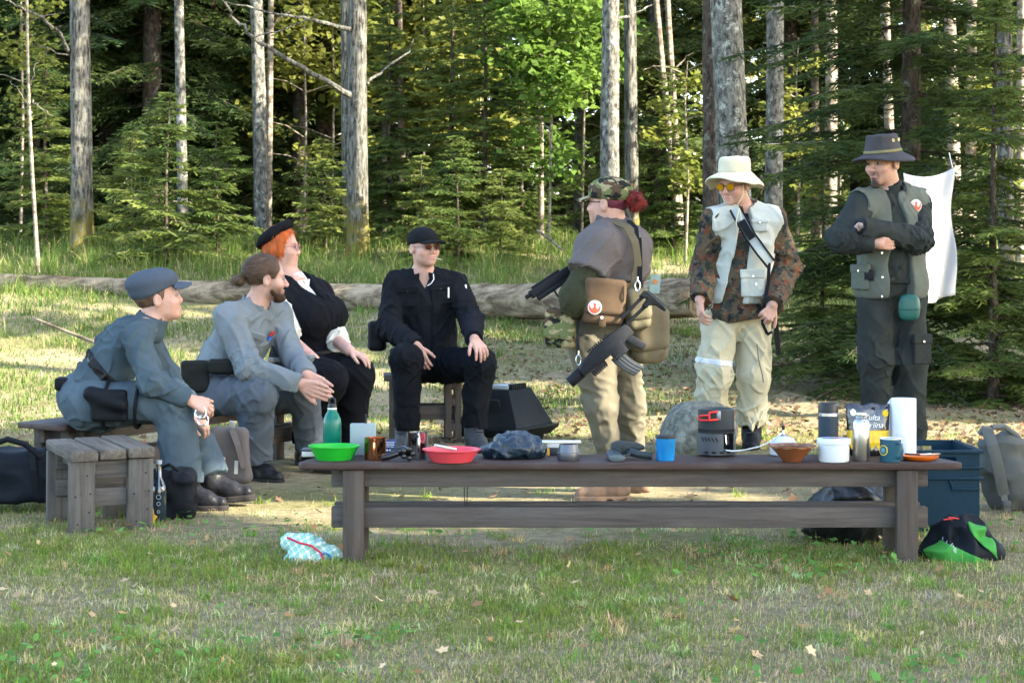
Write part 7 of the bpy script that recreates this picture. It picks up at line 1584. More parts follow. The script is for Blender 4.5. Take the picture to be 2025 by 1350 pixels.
    m.build('well_texture', gun2, t)
    m = MB(); c0 = P2(1219, 702); pts = []
    for k in range(7):
        a = k / 6; pts.append(c0 + mag * (0.13 * a) + ax * (0.055 * a * a * 0 - 0.034 * a * a))
    v = []; f = []
    for k, c in enumerate(pts):
        for sx, sy in ((-1, -1), (1, -1), (1, 1), (-1, 1)): v.append(c + ax * sx * 0.033 + nn * sy * 0.014)
        if k: f += [((k - 1) * 4 + j, (k - 1) * 4 + (j + 1) % 4, k * 4 + (j + 1) % 4, k * 4 + j) for j in range(4)]
    f += [(3, 2, 1, 0), tuple(24 + j for j in range(4))]; m.add(v, f); mo = m.build('magazine', gun2, t, bevel=0.003)
    m = MB()
    for o in (-0.020, -0.004, 0.012): m.tube([c + ax * o + nn * 0.0145 for c in pts], 0.0022, 5)
    m.build('magazine_ribs', M('gun_rib', (0.06, 0.068, 0.075), 0.4, spec=0.1), mo, smooth=True)
    m = MB(); g0 = P2(1246, 672); m.prism([(-0.02, 0.03), (0.022, 0.03), (-0.012, -0.062), (-0.05, -0.052)], g0 + mag * 0.015, ax, top_, nn * 0.03); m.build('pistol_grip', gun, t, bevel=0.007)
    m = MB(); m.tube([P2(1238, 676) + mag * 0.0, P2(1240, 682) + mag * 0.02, P2(1230, 690) + mag * 0.02, P2(1226, 688)], 0.004, 6); m.build('trigger_guard', gun2, t, smooth=True)
    m = MB(); m.tube([P2(1166, 722), P2(1148, 738)], 0.017, 12); m.tube([P2(1152, 734), P2(1126, 757)], 0.028, 16); m.build('muzzle', gun, t, bevel=0.002)
    m = MB()
    for i in range(4):
        for j in range(3): m.tube([P2(1149 - 5.6 * i + 2 * j, 737 + 5 * i + 2.4 * j) + nn * 0.021, P2(1149 - 5.6 * i + 2 * j, 737 + 5 * i + 2.4 * j) + nn * 0.0275], 0.0032, 6)
    m.build('vent_holes', M('hole_black', (0.003, 0.003, 0.003), 0.9), t)
    m = MB(); m.box(P2(1180, 722) + mag * 0.016, (0.085, 0.03, 0.02), R=Rr)
    for k in range(7): m.box(P2(1180, 722) + mag * 0.03 + ax * (-0.036 + 0.012 * k), (0.006, 0.03, 0.012), R=Rr)
    for k in range(10): m.box(P2(1186, 682) + top_ * 0.012 + ax * (-0.055 + 0.013 * k), (0.007, 0.018, 0.012), R=Rr)
    m.build('rail', gun, t)
    m = MB(); m.tube([P2(1228, 630) , P2(1272, 586)], 0.0085, 8); m.tube([P2(1240, 640), P2(1284, 598)], 0.0085, 8); m.build('stock_rod', gun, t, smooth=True)
    m = MB(); m.prism([(0.0, 0.0), (0.022, -0.012), (0.105, -0.088), (0.098, -0.100), (0.052, -0.070), (0.02, -0.072), (0.012, -0.085), (-0.012, -0.075), (0.012, -0.040), (-0.025, -0.030)], P2(1274, 574), V3(1, 0, 0), V3(0, 0, 1), nn * 0.032); m.build('butt_stock', gun, t, bevel=0.004)
    m = MB()
    for k in range(11): m.box(P2(1281 + 3.3 * k, 576 + 2.9 * k), (0.008, 0.036, 0.014), R=frame((0, 1, 0), (1, 0, 1)))
    m.build('butt_ribs', gun2, t)
    for (x, y) in ((1261, 566), (1144, 712)):
        m = MB(); c = J(x, y, 9.33) - O; m.tube([c + V3(0.012 * math.sin(a), 0, 0.024 * math.cos(a)) for a in np.linspace(0, 6.28, 13)], 0.003, 6); m.tube([c + V3(0, 0, 0.024), c + V3(0, 0, 0.045)], 0.004, 6); m.build('sling_hook', SILVER, t, smooth=True)
    m = MB(); ribbon(m, [J(1143, 610, 9.42) - O, J(1142, 660, 9.38) - O, J(1143, 702, 9.34) - O], (0, -1, 0), 0.014, 0.004); m.build('sling', BLACKN, t)
    t = pistol('toy_pistol', J(1116, 560, 9.66), (-0.80, -0.25, -0.52), (-0.5, 0.0, 0.8), 'black toy pistol held low in front by the camouflage-capped person', 'pistol', 1.4)
# ---- man with tan bucket hat
def person_bucket():
    p = Person(J(1445, 884, 12.28), 'person in cream bucket hat and yellow glasses standing with hands by the sides')
    fleck = camo('camo_fleck', [(0.072, 0.055, 0.034), ((0.19, 0.155, 0.085), 0.60, 2.2), ((0.150, 0.046, 0.024), 0.545, 1.5), ((0.034, 0.042, 0.034), 0.535, 1.3), ((0.016, 0.018, 0.022), 0.575, 1.1)], 13.0, 0.8)
    cream = cloth('vest_cream', (0.68, 0.72, 0.64), 0.85, 0.08, 6); tan = cloth('trousers_cream', (0.70, 0.645, 0.44), 0.88, 0.10, 5, grime=0.35)
    H = dict(c=J(1452, 364, 12.22), R=frame((-0.60, -0.76, -0.20)), s=1.06)
    pc, cc, nb = J(1456, 618, 12.30), J(1470, 485, 12.28), J(1470, 414, 12.30)
    sR, sL = J(1414, 440, 12.18), J(1528, 438, 12.30)
    T = make_torso(pc, cc, nb, sR, sL, (0.185, 0.150, 0.17), (0.195, 0.145, 0.19), (0.185, 0.155, 0.18), 0.07, k=0.1)
    eR, wR, eL, wL = J(1394, 532, 12.24), J(1384, 592, 12.08), J(1556, 528, 12.38), J(1528, 602, 12.06)
    hR = hand_prims(wR, (0.02, -0.25, -0.95), (0.9, 0.2, 0.0), -1, (0.35, 0.45, 0.35), s=1.08); hL = hand_prims(wL, (-0.45, -0.25, -0.85), (-0.2, 0.95, -0.1), 1, (0.9, 1.1, 0.7), s=1.08)
    p.body(H, nb, T, [(sR, eR, wR, 0.032), (sL, eL, wL, 0.032)], [(wR, hR), (wL, hL)], neck=(0.058, 0.066), brow=(0.25, 0.15, 0.09))
    up = T['R'][:, 2]; fw = T['R'][:, 1]; rt = T['R'][:, 0]
    def jk(P):
        d = torso_sdf(P, T)
        d = smin(d, sleeve(P, sR, eR, wR, 0.088, 0.084, 0.066), 0.035); d = smin(d, sleeve(P, sL, eL, wL, 0.090, 0.088, 0.068), 0.035)
        d = smin(d, ell(P, pc - V3(0, 0, 0.02), (0.215, 0.185, 0.13), T['R']), 0.05)
        d = d - folds(P, 0.008, 8, (1, 1, 1.4), 41) - elbow_folds(P, eR, 0.014, 15, 3, 0.2) - elbow_folds(P, eL, 0.014, 15, 5, 0.22)
        d = smax(d, -(P[:, 2] - (0.785 + 0.02 * np.sin(P[:, 0] * 9))), 0.01)
        v = np.abs((P - nb) @ rt + 0.01) - 0.55 * ((P - nb) @ up) - 0.062
        d = np.maximum(d, np.where(((P - nb) @ fw) > 0, -v, -1))
        return smax(d, -rc(P, nb - up * .01, H['c'], 0.066, 0.058), 0.006)
    p.add('camouflage_jacket', jk, [pc, cc, nb, sR, sL, eR, eL, wR, wL], 0.23, 0.0065, fleck)
    p.add('undershirt', lambda P: smax(torso_sdf(P, T) + 0.018, -rc(P, nb + up * .02, H['c'], 0.063, 0.058), 0.005), [cc, nb, sR, sL], 0.12, 0.0065, cloth('shirt_black', (0.014, 0.014, 0.016), 0.9))
    def colr(P):
        d = smax(rc(P, nb - up * 0.03, nb + up * 0.040, 0.095, 0.086), -rc(P, nb - up * 0.05, nb + up * 0.1, 0.072, 0.074), 0.004)
        v = np.abs((P - nb) @ rt) - 0.035 - 0.2 * ((P - nb) @ up)
        return np.maximum(d, np.where(((P - nb) @ fw) > 0, -v, -1))
    p.add('jacket_collar', colr, [nb], 0.14, 0.005, fleck)
    def vs(P):
        a = torso_sdf(P, T); x = (P - cc) @ rt; y = (P - cc) @ fw; z = (P - cc) @ up
        d = a - 0.020 - folds(P, 0.006, 7, (1, 1, 1.2), 45)
        gap = np.abs(x - 0.066 + 0.10 * z) - (0.042 - 0.04 * z)
        d = smax(d, np.where(y > 0, -gap, -0.05), 0.010)
        d = smax(d, -rc(P, sR + rt * .085, sR + rt * .085 - up * 0.10, 0.092, 0.085), 0.01); d = smax(d, -rc(P, sL - rt * .055, sL - rt * .06 - up * 0.10, 0.092, 0.085), 0.01)
        d = smax(d, -(P[:, 2] - 0.895), 0.012)
        return smax(d, -rc(P, nb - up * .01, H['c'], 0.088, 0.07), 0.006)
    p.add('vest', vs, [pc, cc, nb, sR, sL], 0.24, 0.0065, cream)
    hipR, hipL = J(1424, 632, 12.26), J(1488, 632, 12.32); knR, anR, knL, anL = J(1412, 735, 12.14), J(1396, 846, 12.2), J(1490, 748, 12.24), J(1486, 838, 12.28)
    def tr(P):
        d = ell(P, pc - V3(0, 0, 0.0), (0.178, 0.145, 0.13), T['R'])
        d = smin(smin(d, leg(P, hipR, knR, anR, 0.118, 0.100, 0.094), 0.05), leg(P, hipL, knL, anL, 0.116, 0.098, 0.090), 0.025)
        return d - folds(P, 0.010, 9, (1, 1, 1.1), 48) - elbow_folds(P, knR, .018, 14, 2, .2) - elbow_folds(P, anL, .014, 16, 4, .2)
    p.add('trousers', tr, [pc, hipR, hipL, knR, knL, anR, anL], 0.24, 0.0065, tan)
    p.add('knee_bandage', band(tr, J(1408, 714, 12.15), (0.12, 0, 1), 0.035, 0.004), [J(1400, 714, 12.15)], 0.15, 0.006, cloth('bandage', (0.9, 0.92, 0.88)))
    p.boots('boot', J(1396, 858, 12.2), (-0.4, -0.9, 0), BLACKN, RUBBER, laces=BLACKN, size=1.1); p.boots('boot', J(1486, 856, 12.28), (-0.15, -1, 0), BLACKN, RUBBER, laces=M('lace_grey', (0.05, 0.05, 0.055)), size=1.1)
    hatm = cloth('hat_cream', (0.90, 0.83, 0.60), 0.9, 0.08, 12, 0.35, 160)
    tl = frame((0, 0.985, 0.16), (0, -0.16, 0.985))
    def hq(P): return (head_local(P, H) - V3(0, -0.018, 0.070)) @ tl
    def crown(P):
        q = hq(P); rho = np.sqrt((q[:, 0] * 1.14) ** 2 + q[:, 1] ** 2); r = 0.108 - 0.14 * np.clip(q[:, 2], 0, 1)
        d = smax(rho - r, np.abs(q[:, 2] - 0.036) - 0.052, 0.03); return d - 0.005 * vnoise(q * 17)
    hc = p.add('hat', crown, [H['c']], 0.23, 0.005, hatm)
    def brim(P):
        q = hq(P); rho = np.sqrt((q[:, 0] * 1.10) ** 2 + q[:, 1] ** 2); a = np.arctan2(q[:, 0], q[:, 1])
        z = -0.008 - 1.05 * (rho - 0.105) * (1 - 0.62 * np.clip(np.cos(a), 0, 1)) + 0.009 * np.sin(3 * a + 0.6) * np.clip((rho - 0.1) / 0.06, 0, 1)
        return np.maximum(np.maximum(np.abs(q[:, 2] - z) * 0.85 - 0.005, 0.09 - rho), rho - 0.182 - 0.004 * np.sin(9 * a))
    p.add('brim', brim, [H['c']], 0.24, 0.0045, hatm, hc)
    p.add('hair', lambda P: smax(ell(head_local(P, H), V3(0, -0.016, 0.026), (0.079, 0.099, 0.086)), np.maximum(head_local(P, H)[:, 1] + 0.025, -(head_local(P, H)[:, 2] + 0.055)), 0.01), [H['c']], 0.16, 0.005, M('hair_grey', (0.16, 0.13, 0.10), 0.6, 0.3, 50))
    glasses(p, H, M('lens_yellow', (0.33, 0.15, 0.004), 0.2, 0.1, spec=0.1), BLACKM, 0.025, 0.020)
    L = lambda x, y, z: H['c'] + H['R'] @ V3(x, y, z) * H['s']
    m = MB(); m.tube([L(-0.075, 0.02, 0.0), L(-0.074, 0.03, -0.06), L(-0.03, 0.06, -0.130), L(0.0, 0.07, -0.14), L(0.03, 0.06, -0.130), L(0.074, 0.03, -0.06), L(0.075, 0.02, 0)], 0.0035, 6)
    c = J(1462, 412, 12.08); m.tube([L(0, 0.07, -0.14), c, c + V3(-0.02, -0.01, -0.08), c + V3(-0.012, -0.01, -0.15), c + V3(0.012, -0.01, -0.14), c + V3(0.01, 0, -0.05), c], 0.0035, 6); p.mb('chin_cord', m, M('cord_cream', (0.55, 0.50, 0.34), 0.8), smooth=True)
    # cross-body strap and sling
    m = MB(); nn = [(-0.1, -1, 0.45), (0, -1, 0.2), (0.1, -1, 0), (0.2, -1, 0), (0.5, -0.9, 0)]
    sp = [J(1453, 412, 12.11), J(1466, 436, 12.085), J(1484, 468, 12.065), J(1504, 496, 12.065), J(1524, 522, 12.10)]
    ribbon(m, sp, nn, 0.066, 0.010); st = p.mb('sling_strap', m, cloth('strap_white', (0.56, 0.64, 0.64), 0.7), bevel=0.002)
    for s_ in (-1, 1):
        m = MB(); off = [np.cross(unit(np.array(sp[min(i + 1, 4)]) - np.array(sp[max(i - 1, 0)])), unit(nn[i])) * s_ * 0.032 + unit(nn[i]) * 0.004 for i in range(5)]
        ribbon(m, [np.array(a) + b for a, b in zip(sp, off)], nn, 0.010, 0.012); p.mb('strap_edge', m, BLACKN, st)
    m = MB(); ribbon(m, [J(1466, 436, 12.068), J(1480, 460, 12.052), J(1488, 472, 12.05)], (0.05, -1, 0.1), 0.045, 0.006); p.mb('buckle', m, BLACKN, st)
    m = MB(); ribbon(m, [J(1521, 520, 12.09), J(1519, 560, 12.06), J(1512, 600, 12.03), J(1508, 640, 12.06), J(1517, 660, 12.06)], (0, -1, 0), 0.020, 0.004); ribbon(m, [J(1517, 662, 12.05), J(1526, 656, 12.05)], (0, -1, 0), 0.014, 0.01); p.mb('hanging_strap', m, BLACKN)
    m = MB(); ribbon(m, [J(1532, 610, 12.2), J(1536, 660, 12.2), J(1540, 702, 12.2)], (0.2, -1, 0), 0.030, 0.006); p.mb('hanging_strap', m, BLACKN)
    for (x, y, w, h) in ((1492, 560, 0.145, 0.165), (1504, 446, 0.10, 0.075)):
        pocket(p, vs, J(x, y, 12.075 if y > 500 else 12.115), (0.12, -1, 0.05), (0, 0, 1), w, h, cream, t=0.014, btn=SILVER)
    pocket(p, vs, J(1500, 566, 12.05), (0.12, -1, 0.05), (0, 0, 1), 0.075, 0.06, cream, t=0.010, btn=SILVER)
    pocket(p, vs, J(1548, 470, 12.24), (0.5, -0.9, 0.0), (0, 0, 1), 0.085, 0.09, fleck, t=0.010, btn=None)
    m = MB(); m.tube([J(1497, 680, 12.11), J(1500, 710, 12.12), J(1508, 742, 12.13), J(1510, 756, 12.135)], 0.004, 5); p.mb('zip', m, M('zip_dark', (0.12, 0.11, 0.08), 0.5))
# ---- man with dark hat and crossed arms
def person_crossed():
    p = Person(J(1765, 912, 11.4), 'person in dark brimmed hat and green vest standing with arms crossed')
    dark = cloth('shirt_darkgreen', (0.042, 0.050, 0.047), 0.85, 0.15, 7); vest = cloth('vest_green', (0.165, 0.185, 0.152), 0.85, 0.12, 8)
    H = dict(c=J(1746, 321, 11.34), R=frame((-0.74, -0.66, -0.12)), s=1.08)
    pc, cc, nb = J(1762, 566, 11.42), J(1764, 455, 11.40), J(1763, 382, 11.40)
    sR, sL = J(1704, 408, 11.28), J(1812, 406, 11.50)
    T = make_torso(pc, cc, nb, sR, sL, (0.175, 0.135, 0.16), (0.195, 0.145, 0.19), (0.180, 0.145, 0.18), 0.068, k=0.1)
    eR, wR, eL, wL = J(1666, 472, 11.14), J(1738, 482, 11.10), J(1816, 476, 11.28), J(1702, 449, 11.08)
    hR = hand_prims(wR, (0.88, 0.45, 0.10), (0.1, 0.9, 0.3), 1, (0.2, 0.2, 0.2), s=1.08, thumb=(0.95, 0.25, 0.3)); hL = hand_prims(wL, (-0.15, 0.97, -0.05), (0.2, 0.3, -0.9), 1, (0.2, 0.2, 0.2), s=1.0, thumb=(0.95, 0.2, 0.3))
    beard = dict(col=(0.045, 0.028, 0.020), spots=[((0, 0.085, -0.100), (0.026, 0.04, 0.026), 1.0), ((0, 0.10, -0.054), (0.032, 0.02, 0.010), 0.95), ((0, 0.098, -0.078), (0.016, 0.02, 0.008), 0.7), ((0.026, 0.09, -0.066), (0.007, 0.02, 0.02), 0.7), ((-0.026, 0.09, -0.066), (0.007, 0.02, 0.02), 0.7)])
    p.body(H, nb, T, [(sR, eR, wR, 0.03), (sL, eL, wL, 0.03)], [(wR, hR), (wL, hL)], neck=(0.06, 0.066), beard=beard, brow=(0.06, 0.035, 0.02))
    up = T['R'][:, 2]; fw = T['R'][:, 1]; rt = T['R'][:, 0]
    def sh(P):
        d = torso_sdf(P, T)
        d = smin(d, sleeve(P, sR, eR, wR - (wR - eR) * 0.12, 0.086, 0.080, 0.055), 0.03); d2 = sleeve(P, sL, eL, wL, 0.088, 0.080, 0.056)
        d = smin(d, d2, 0.018)
        d = d - folds(P, 0.006, 9, (1, 1, 1.3), 51) - elbow_folds(P, eR, 0.013, 16, 3, 0.2) - elbow_folds(P, eL, 0.013, 16, 7, 0.22)
        d = smax(d, -pl(P, pc + up * 0.02, up), 0.01)
        return smax(d, -rc(P, nb - up * .01, H['c'], 0.066, 0.06), 0.006)
    p.add('shirt', sh, [pc, cc, nb, sR, sL, eR, eL, wR, wL], 0.22, 0.0065, dark)
    nd = unit(H['c'] + H['R'] @ V3(0, -0.02, -0.05) * 1.05 - nb)
    p.add('turtleneck', lambda P: smax(rc(P, nb - nd * 0.04, nb + nd * 0.05, 0.080, 0.070), -rc(P, nb + nd * 0.05, nb + nd * 0.2, 0.062, 0.066), 0.006), [nb], 0.15, 0.005, BLACKN)
    def colr(P):
        d = smax(rc(P, nb - up * 0.03, nb + up * 0.02, 0.098, 0.086), -rc(P, nb - up * 0.05, nb + up * 0.1, 0.076, 0.078), 0.004)
        v = np.abs((P - nb) @ rt) - 0.012
        return np.maximum(d, np.where(((P - nb) @ fw) > 0, -v, -1))
    p.add('collar', colr, [nb], 0.14, 0.005, dark)
    def vs(P):
        a = torso_sdf(P, T); x = (P - cc) @ rt; y = (P - cc) @ fw; z = (P - cc) @ up
        d = a - 0.020 - folds(P, 0.006, 8, (1, 1, 1.2), 55)
        d = smin(d, ell(P, pc + up * 0.0, (0.232, 0.19, 0.16), T['R']), 0.06)
        gap = np.abs(x - 0.070) - np.clip(0.050 - 0.10 * z, 0.035, 0.072)
        d = smax(d, np.where(y > 0, -gap, -0.05), 0.010)
        d = smax(d, -rc(P, sR + rt * .05, sR + rt * .06 - up * 0.08, 0.090, 0.085), 0.01); d = smax(d, -rc(P, sL - rt * .05, sL - rt * .06 - up * 0.08, 0.092, 0.085), 0.01)
        d = smax(d, -(P[:, 2] - 0.945), 0.012)
        return smax(d, -rc(P, nb - up * .01, H['c'], 0.092, 0.08), 0.006)
    p.add('vest', vs, [pc, cc, nb, sR, sL], 0.25, 0.0065, vest)
    p.add('vest_collar', lambda P: np.maximum(smax(rc(P, nb - up * 0.04, nb + up * 0.03 - fw * 0.02, 0.112, 0.104), -rc(P, nb - up * 0.06, nb + up * 0.12, 0.096, 0.094), 0.004), (P - nb) @ fw - 0.035), [nb], 0.15, 0.0055, vest)
    hipR, hipL = J(1730, 588, 11.38), J(1794, 588, 11.44); knR, anR, knL, anL = J(1732, 712, 11.32), J(1738, 862, 11.38), J(1798, 714, 11.38), J(1800, 862, 11.44)
    def tr(P):
        d = ell(P, pc - up * 0.0, (0.168, 0.135, 0.14), T['R'])
        d = smin(smin(d, leg(P, hipR, knR, anR, 0.112, 0.098, 0.084), 0.05), leg(P, hipL, knL, anL, 0.112, 0.098, 0.084), 0.03)
        return d - folds(P, 0.007, 7, (1, 1, 0.8), 58) - elbow_folds(P, knR, .012, 12, 2, .25) - elbow_folds(P, anL, .014, 16, 4, .25)
    p.add('trousers', tr, [pc, hipR, hipL, knR, knL, anR, anL], 0.22, 0.0065, cloth('trousers_darkgreen', (0.040, 0.047, 0.043), 0.85, 0.18, 6))
    b = p.add('belt', band(tr, pc + up * 0.065, up, 0.055, 0.022), [pc], 0.24, 0.0065, cloth('belt_olive', (0.055, 0.055, 0.05), 0.8))
    m = MB(); m.box(J(1719, 544, 11.245), (0.055, 0.025, 0.062), rz=-0.5); p.mb('buckle', m, BLACKM, b, bevel=0.006)
    p.boots('boot', J(1736, 878, 11.36), (-0.6, -0.8, 0), LEATHER, RUBBER, size=1.1); p.boots('boot', J(1802, 880, 11.44), (-0.3, -0.95, 0), LEATHER, RUBBER, size=1.1)
    hm = M('hat_waxed', (0.045, 0.043, 0.045), 0.75, 0.25, 12, 0.15, 80, spec=0.06)
    def hq(P): return head_local(P, H) - V3(0, -0.006, 0.052)
    def crown(P):
        q = hq(P); rho = np.sqrt((q[:, 0] * 1.14) ** 2 + q[:, 1] ** 2); r = 0.108 - 0.20 * np.clip(q[:, 2], 0, 1) * 1.05
        d = smax(rho - r, np.abs(q[:, 2] - 0.040) - 0.056, 0.018)
        d = smax(d, -ell(q, V3(0, 0.0, 0.112), (0.028, 0.075, 0.026)), 0.02)
        return d - 0.003 * vnoise(q * 20)
    hc = p.add('hat', crown, [H['c']], 0.23, 0.005, hm)
    def brim(P):
        q = hq(P); rho = np.sqrt((q[:, 0] * 1.05) ** 2 + q[:, 1] ** 2); a = np.arctan2(q[:, 0], q[:, 1])
        z = -0.006 - 0.20 * (rho - 0.10) - 0.50 * np.clip(rho - 0.105, 0, 1) * (np.sin(a) ** 2 * 0.9 + np.clip(-np.cos(a), 0, 1) * 0.6)
        return np.maximum(np.maximum(np.abs(q[:, 2] - z) * 0.9 - 0.005, 0.09 - rho), rho - 0.172)
    p.add('brim', brim, [H['c']], 0.25, 0.0045, hm, hc)
    def hb(P):
        q = hq(P); rho = np.sqrt((q[:, 0] * 1.14) ** 2 + q[:, 1] ** 2); r = 0.110 - 0.18 * np.clip(q[:, 2], 0, 1)
        return np.maximum(rho - r - 0.002, np.abs(q[:, 2] - 0.008) - 0.008)
    p.add('hat_band', hb, [H['c']], 0.2, 0.004, cloth('band_khaki', (0.30, 0.27, 0.13), 0.8), hc)
    L = lambda x, y, z: H['c'] + H['R'] @ (V3(x, y, z) + V3(0, -0.006, 0.052)) * H['s']
    for (x, y) in ((-0.085, 0.015), (-0.083, -0.035)):
        m = MB(); n = unit(H['R'] @ V3(-1, 0, 0.2)); c = L(x, y, 0.062); e1 = unit(H['R'] @ V3(0, 1, 0)); e2 = np.cross(n, e1)
        m.tube([c + 0.0075 * (math.cos(a) * e1 + math.sin(a) * e2) for a in np.linspace(0, 6.28, 12)], 0.003, 6); p.mb('eyelet', m, M('brass', (0.5, 0.42, 0.2), 0.35, metal=0.9), hc, smooth=True)
    p.add('hair', lambda P: smax(ell(head_local(P, H), V3(0, -0.016, 0.026), (0.0785, 0.0985, 0.086)), np.maximum(head_local(P, H)[:, 1] + 0.012, -(head_local(P, H)[:, 2] + 0.030)), 0.01), [H['c']], 0.17, 0.005, M('hair_short', (0.10, 0.07, 0.05), 0.6, 0.3, 50))
    bd = lambda P: ell(head_local(P, H), V3(0, 0.082, -0.112), (0.024, 0.022, 0.024)) - 0.006 * vnoise(P * 90)
    p.add('goatee', bd, [H['c'] + H['R'] @ V3(0, 0.08, -0.11)], 0.07, 0.004, M('beard_dark', (0.035, 0.022, 0.016), 0.8, 0.4, 90))
    # watch, patch, pockets, green case
    wd_ = unit(wL - eL); m = MB(); e1 = unit(np.cross(wd_, V3(0, 0, 1))); e2 = np.cross(wd_, e1); cw = wL + wd_ * 0.012
    m.tube([cw + 0.036 * (math.cos(a) * e1 + math.sin(a) * e2) for a in np.linspace(0, 6.28, 16)], 0.010, 6); wo = p.mb('watch', m, BLACKM, smooth=True)
    m = MB(); cd = cw + V3(0, -0.044, 0.005); m.prism([(0.02 * math.cos(a), 0.02 * math.sin(a)) for a in np.linspace(0, 6.28, 16)[:-1]], cd, wd_, np.cross(V3(0, -1, 0), wd_), V3(0, -0.012, 0)); p.mb('watch_face', m, M('watch_face', (0.10, 0.11, 0.12), 0.15), wo, bevel=0.002)
    emblem(p, project(lambda P: np.minimum(sh(P), vs(P)), J(1790, 408, 11.45), (0.30, -0.95, 0.0)) + V3(0.002, -0.006, 0), V3(0.95, 0.30, 0), V3(0.05, 0, 1), 0.037)
    pocket(p, vs, J(1793, 552, 11.245), (0.25, -0.95, 0.02), (0, 0, 1), 0.155, 0.16, vest, t=0.02, btn=SILVER)
    pocket(p, vs, J(1678, 548, 11.22), (-0.75, -0.65, 0.02), (0, 0, 1), 0.12, 0.14, vest, t=0.02, btn=SILVER)
    pocket(p, tr, J(1812, 690, 11.335), (0.45, -0.9, 0.0), (0, 0, 1), 0.12, 0.17, MATS['trousers_darkgreen'], t=0.014, btn=SILVER)
    for y in (500, 548, 586):
        m = MB(); c = project(vs, J(1747, y, 11.2), (0.1, -1, 0)); m.prism([(0.006 * math.cos(a), 0.006 * math.sin(a)) for a in np.linspace(0, 6.28, 9)[:-1]], c, V3(1, 0, 0), V3(0, 0, 1), V3(0, -0.008, 0))
        p.mb('snap_button', m, SILVER)
    c = J(1798, 608, 11.24); cs = MB(); t = empty('hard_case', c, 'rounded dark green hard case hanging from the belt of the person with crossed arms', 'case')
    sdf_obj('shell', lambda P: ell(P, c, (0.066, 0.030, 0.080)) * 0.5 + 0.5 * bx(P, c, (0.060, 0.028, 0.075), None, 0.027), *bounds([c], 0.12), 0.005, M('case_green', (0.012, 0.072, 0.060), 0.4, 0.15), t, c)
    m = MB(); m.tube([V3(-0.055, -0.025, -0.01), V3(0, -0.034, -0.012), V3(0.055, -0.025, -0.01)], 0.002, 5); m.build('seam', M('case_seam', (0.006, 0.03, 0.026), 0.6), t)
for _f in (person_blue, person_grey, person_beret, person_black, person_camo_cap, person_bucket, person_crossed): _f()
run_jobs(); run_strands()
run_jobs()
# ------------------------------------------------------------------ grass, leaf litter
def in_view(X, Y, pad=0.4): return np.abs(X) < Y * 0.262 + pad
def dens(X, Y):
    """patchiness of the turf, 0..1"""
    P = np.stack([X * 0.9, Y * 0.9, X * 0 + 3.3], 1).astype(f32); return np.clip(0.5 + 0.75 * vnoise(P) + 0.4 * vnoise(P * 2.7 + 7), 0, 1)
def blades(name, label, X, Y, h, w, col, seed, lean=0.5, flat=0.0):
    r = np.random.RandomState(seed); n = len(X); Z = terrain(X, Y); a = r.rand(n) * 6.283; d = np.stack([np.cos(a), np.sin(a)], 1); b = r.rand(n) * 6.283
    s = np.stack([np.cos(b), np.sin(b)], 1) * (w / 2)[:, None]; ln = lean * r.rand(n) + flat * (r.rand(n) < 0.5)
    z1 = h * 0.55; o1 = (h * 0.30 * ln)[:, None] * d; top = h * np.clip(1 - 0.45 * ln, 0.12, 1); o2 = (h * 0.95 * ln)[:, None] * d
    B = np.stack([X, Y], 1); V = np.empty((n, 5, 3), f32)
    V[:, 0, :2] = B - s; V[:, 1, :2] = B + s; V[:, 0, 2] = V[:, 1, 2] = Z - 0.004
    V[:, 2, :2] = B + o1 + s * .8; V[:, 3, :2] = B + o1 - s * .8; V[:, 2, 2] = V[:, 3, 2] = Z + z1 * np.clip(1 - 0.35 * ln, 0.15, 1)
    V[:, 4, :2] = B + o2; V[:, 4, 2] = Z + top
    k = np.arange(n)[:, None] * 5; F = np.concatenate([k + [0, 1, 2], k + [0, 2, 3], k + [3, 2, 4]])
    me = np_mesh(name, V.reshape(-1, 3), F, attr_mat('grass_blade', 0.7, 0.35, 0.08), False, np.repeat(col, 5, 0))
    return tag(mobj(name, me), label, None, None, 'stuff')
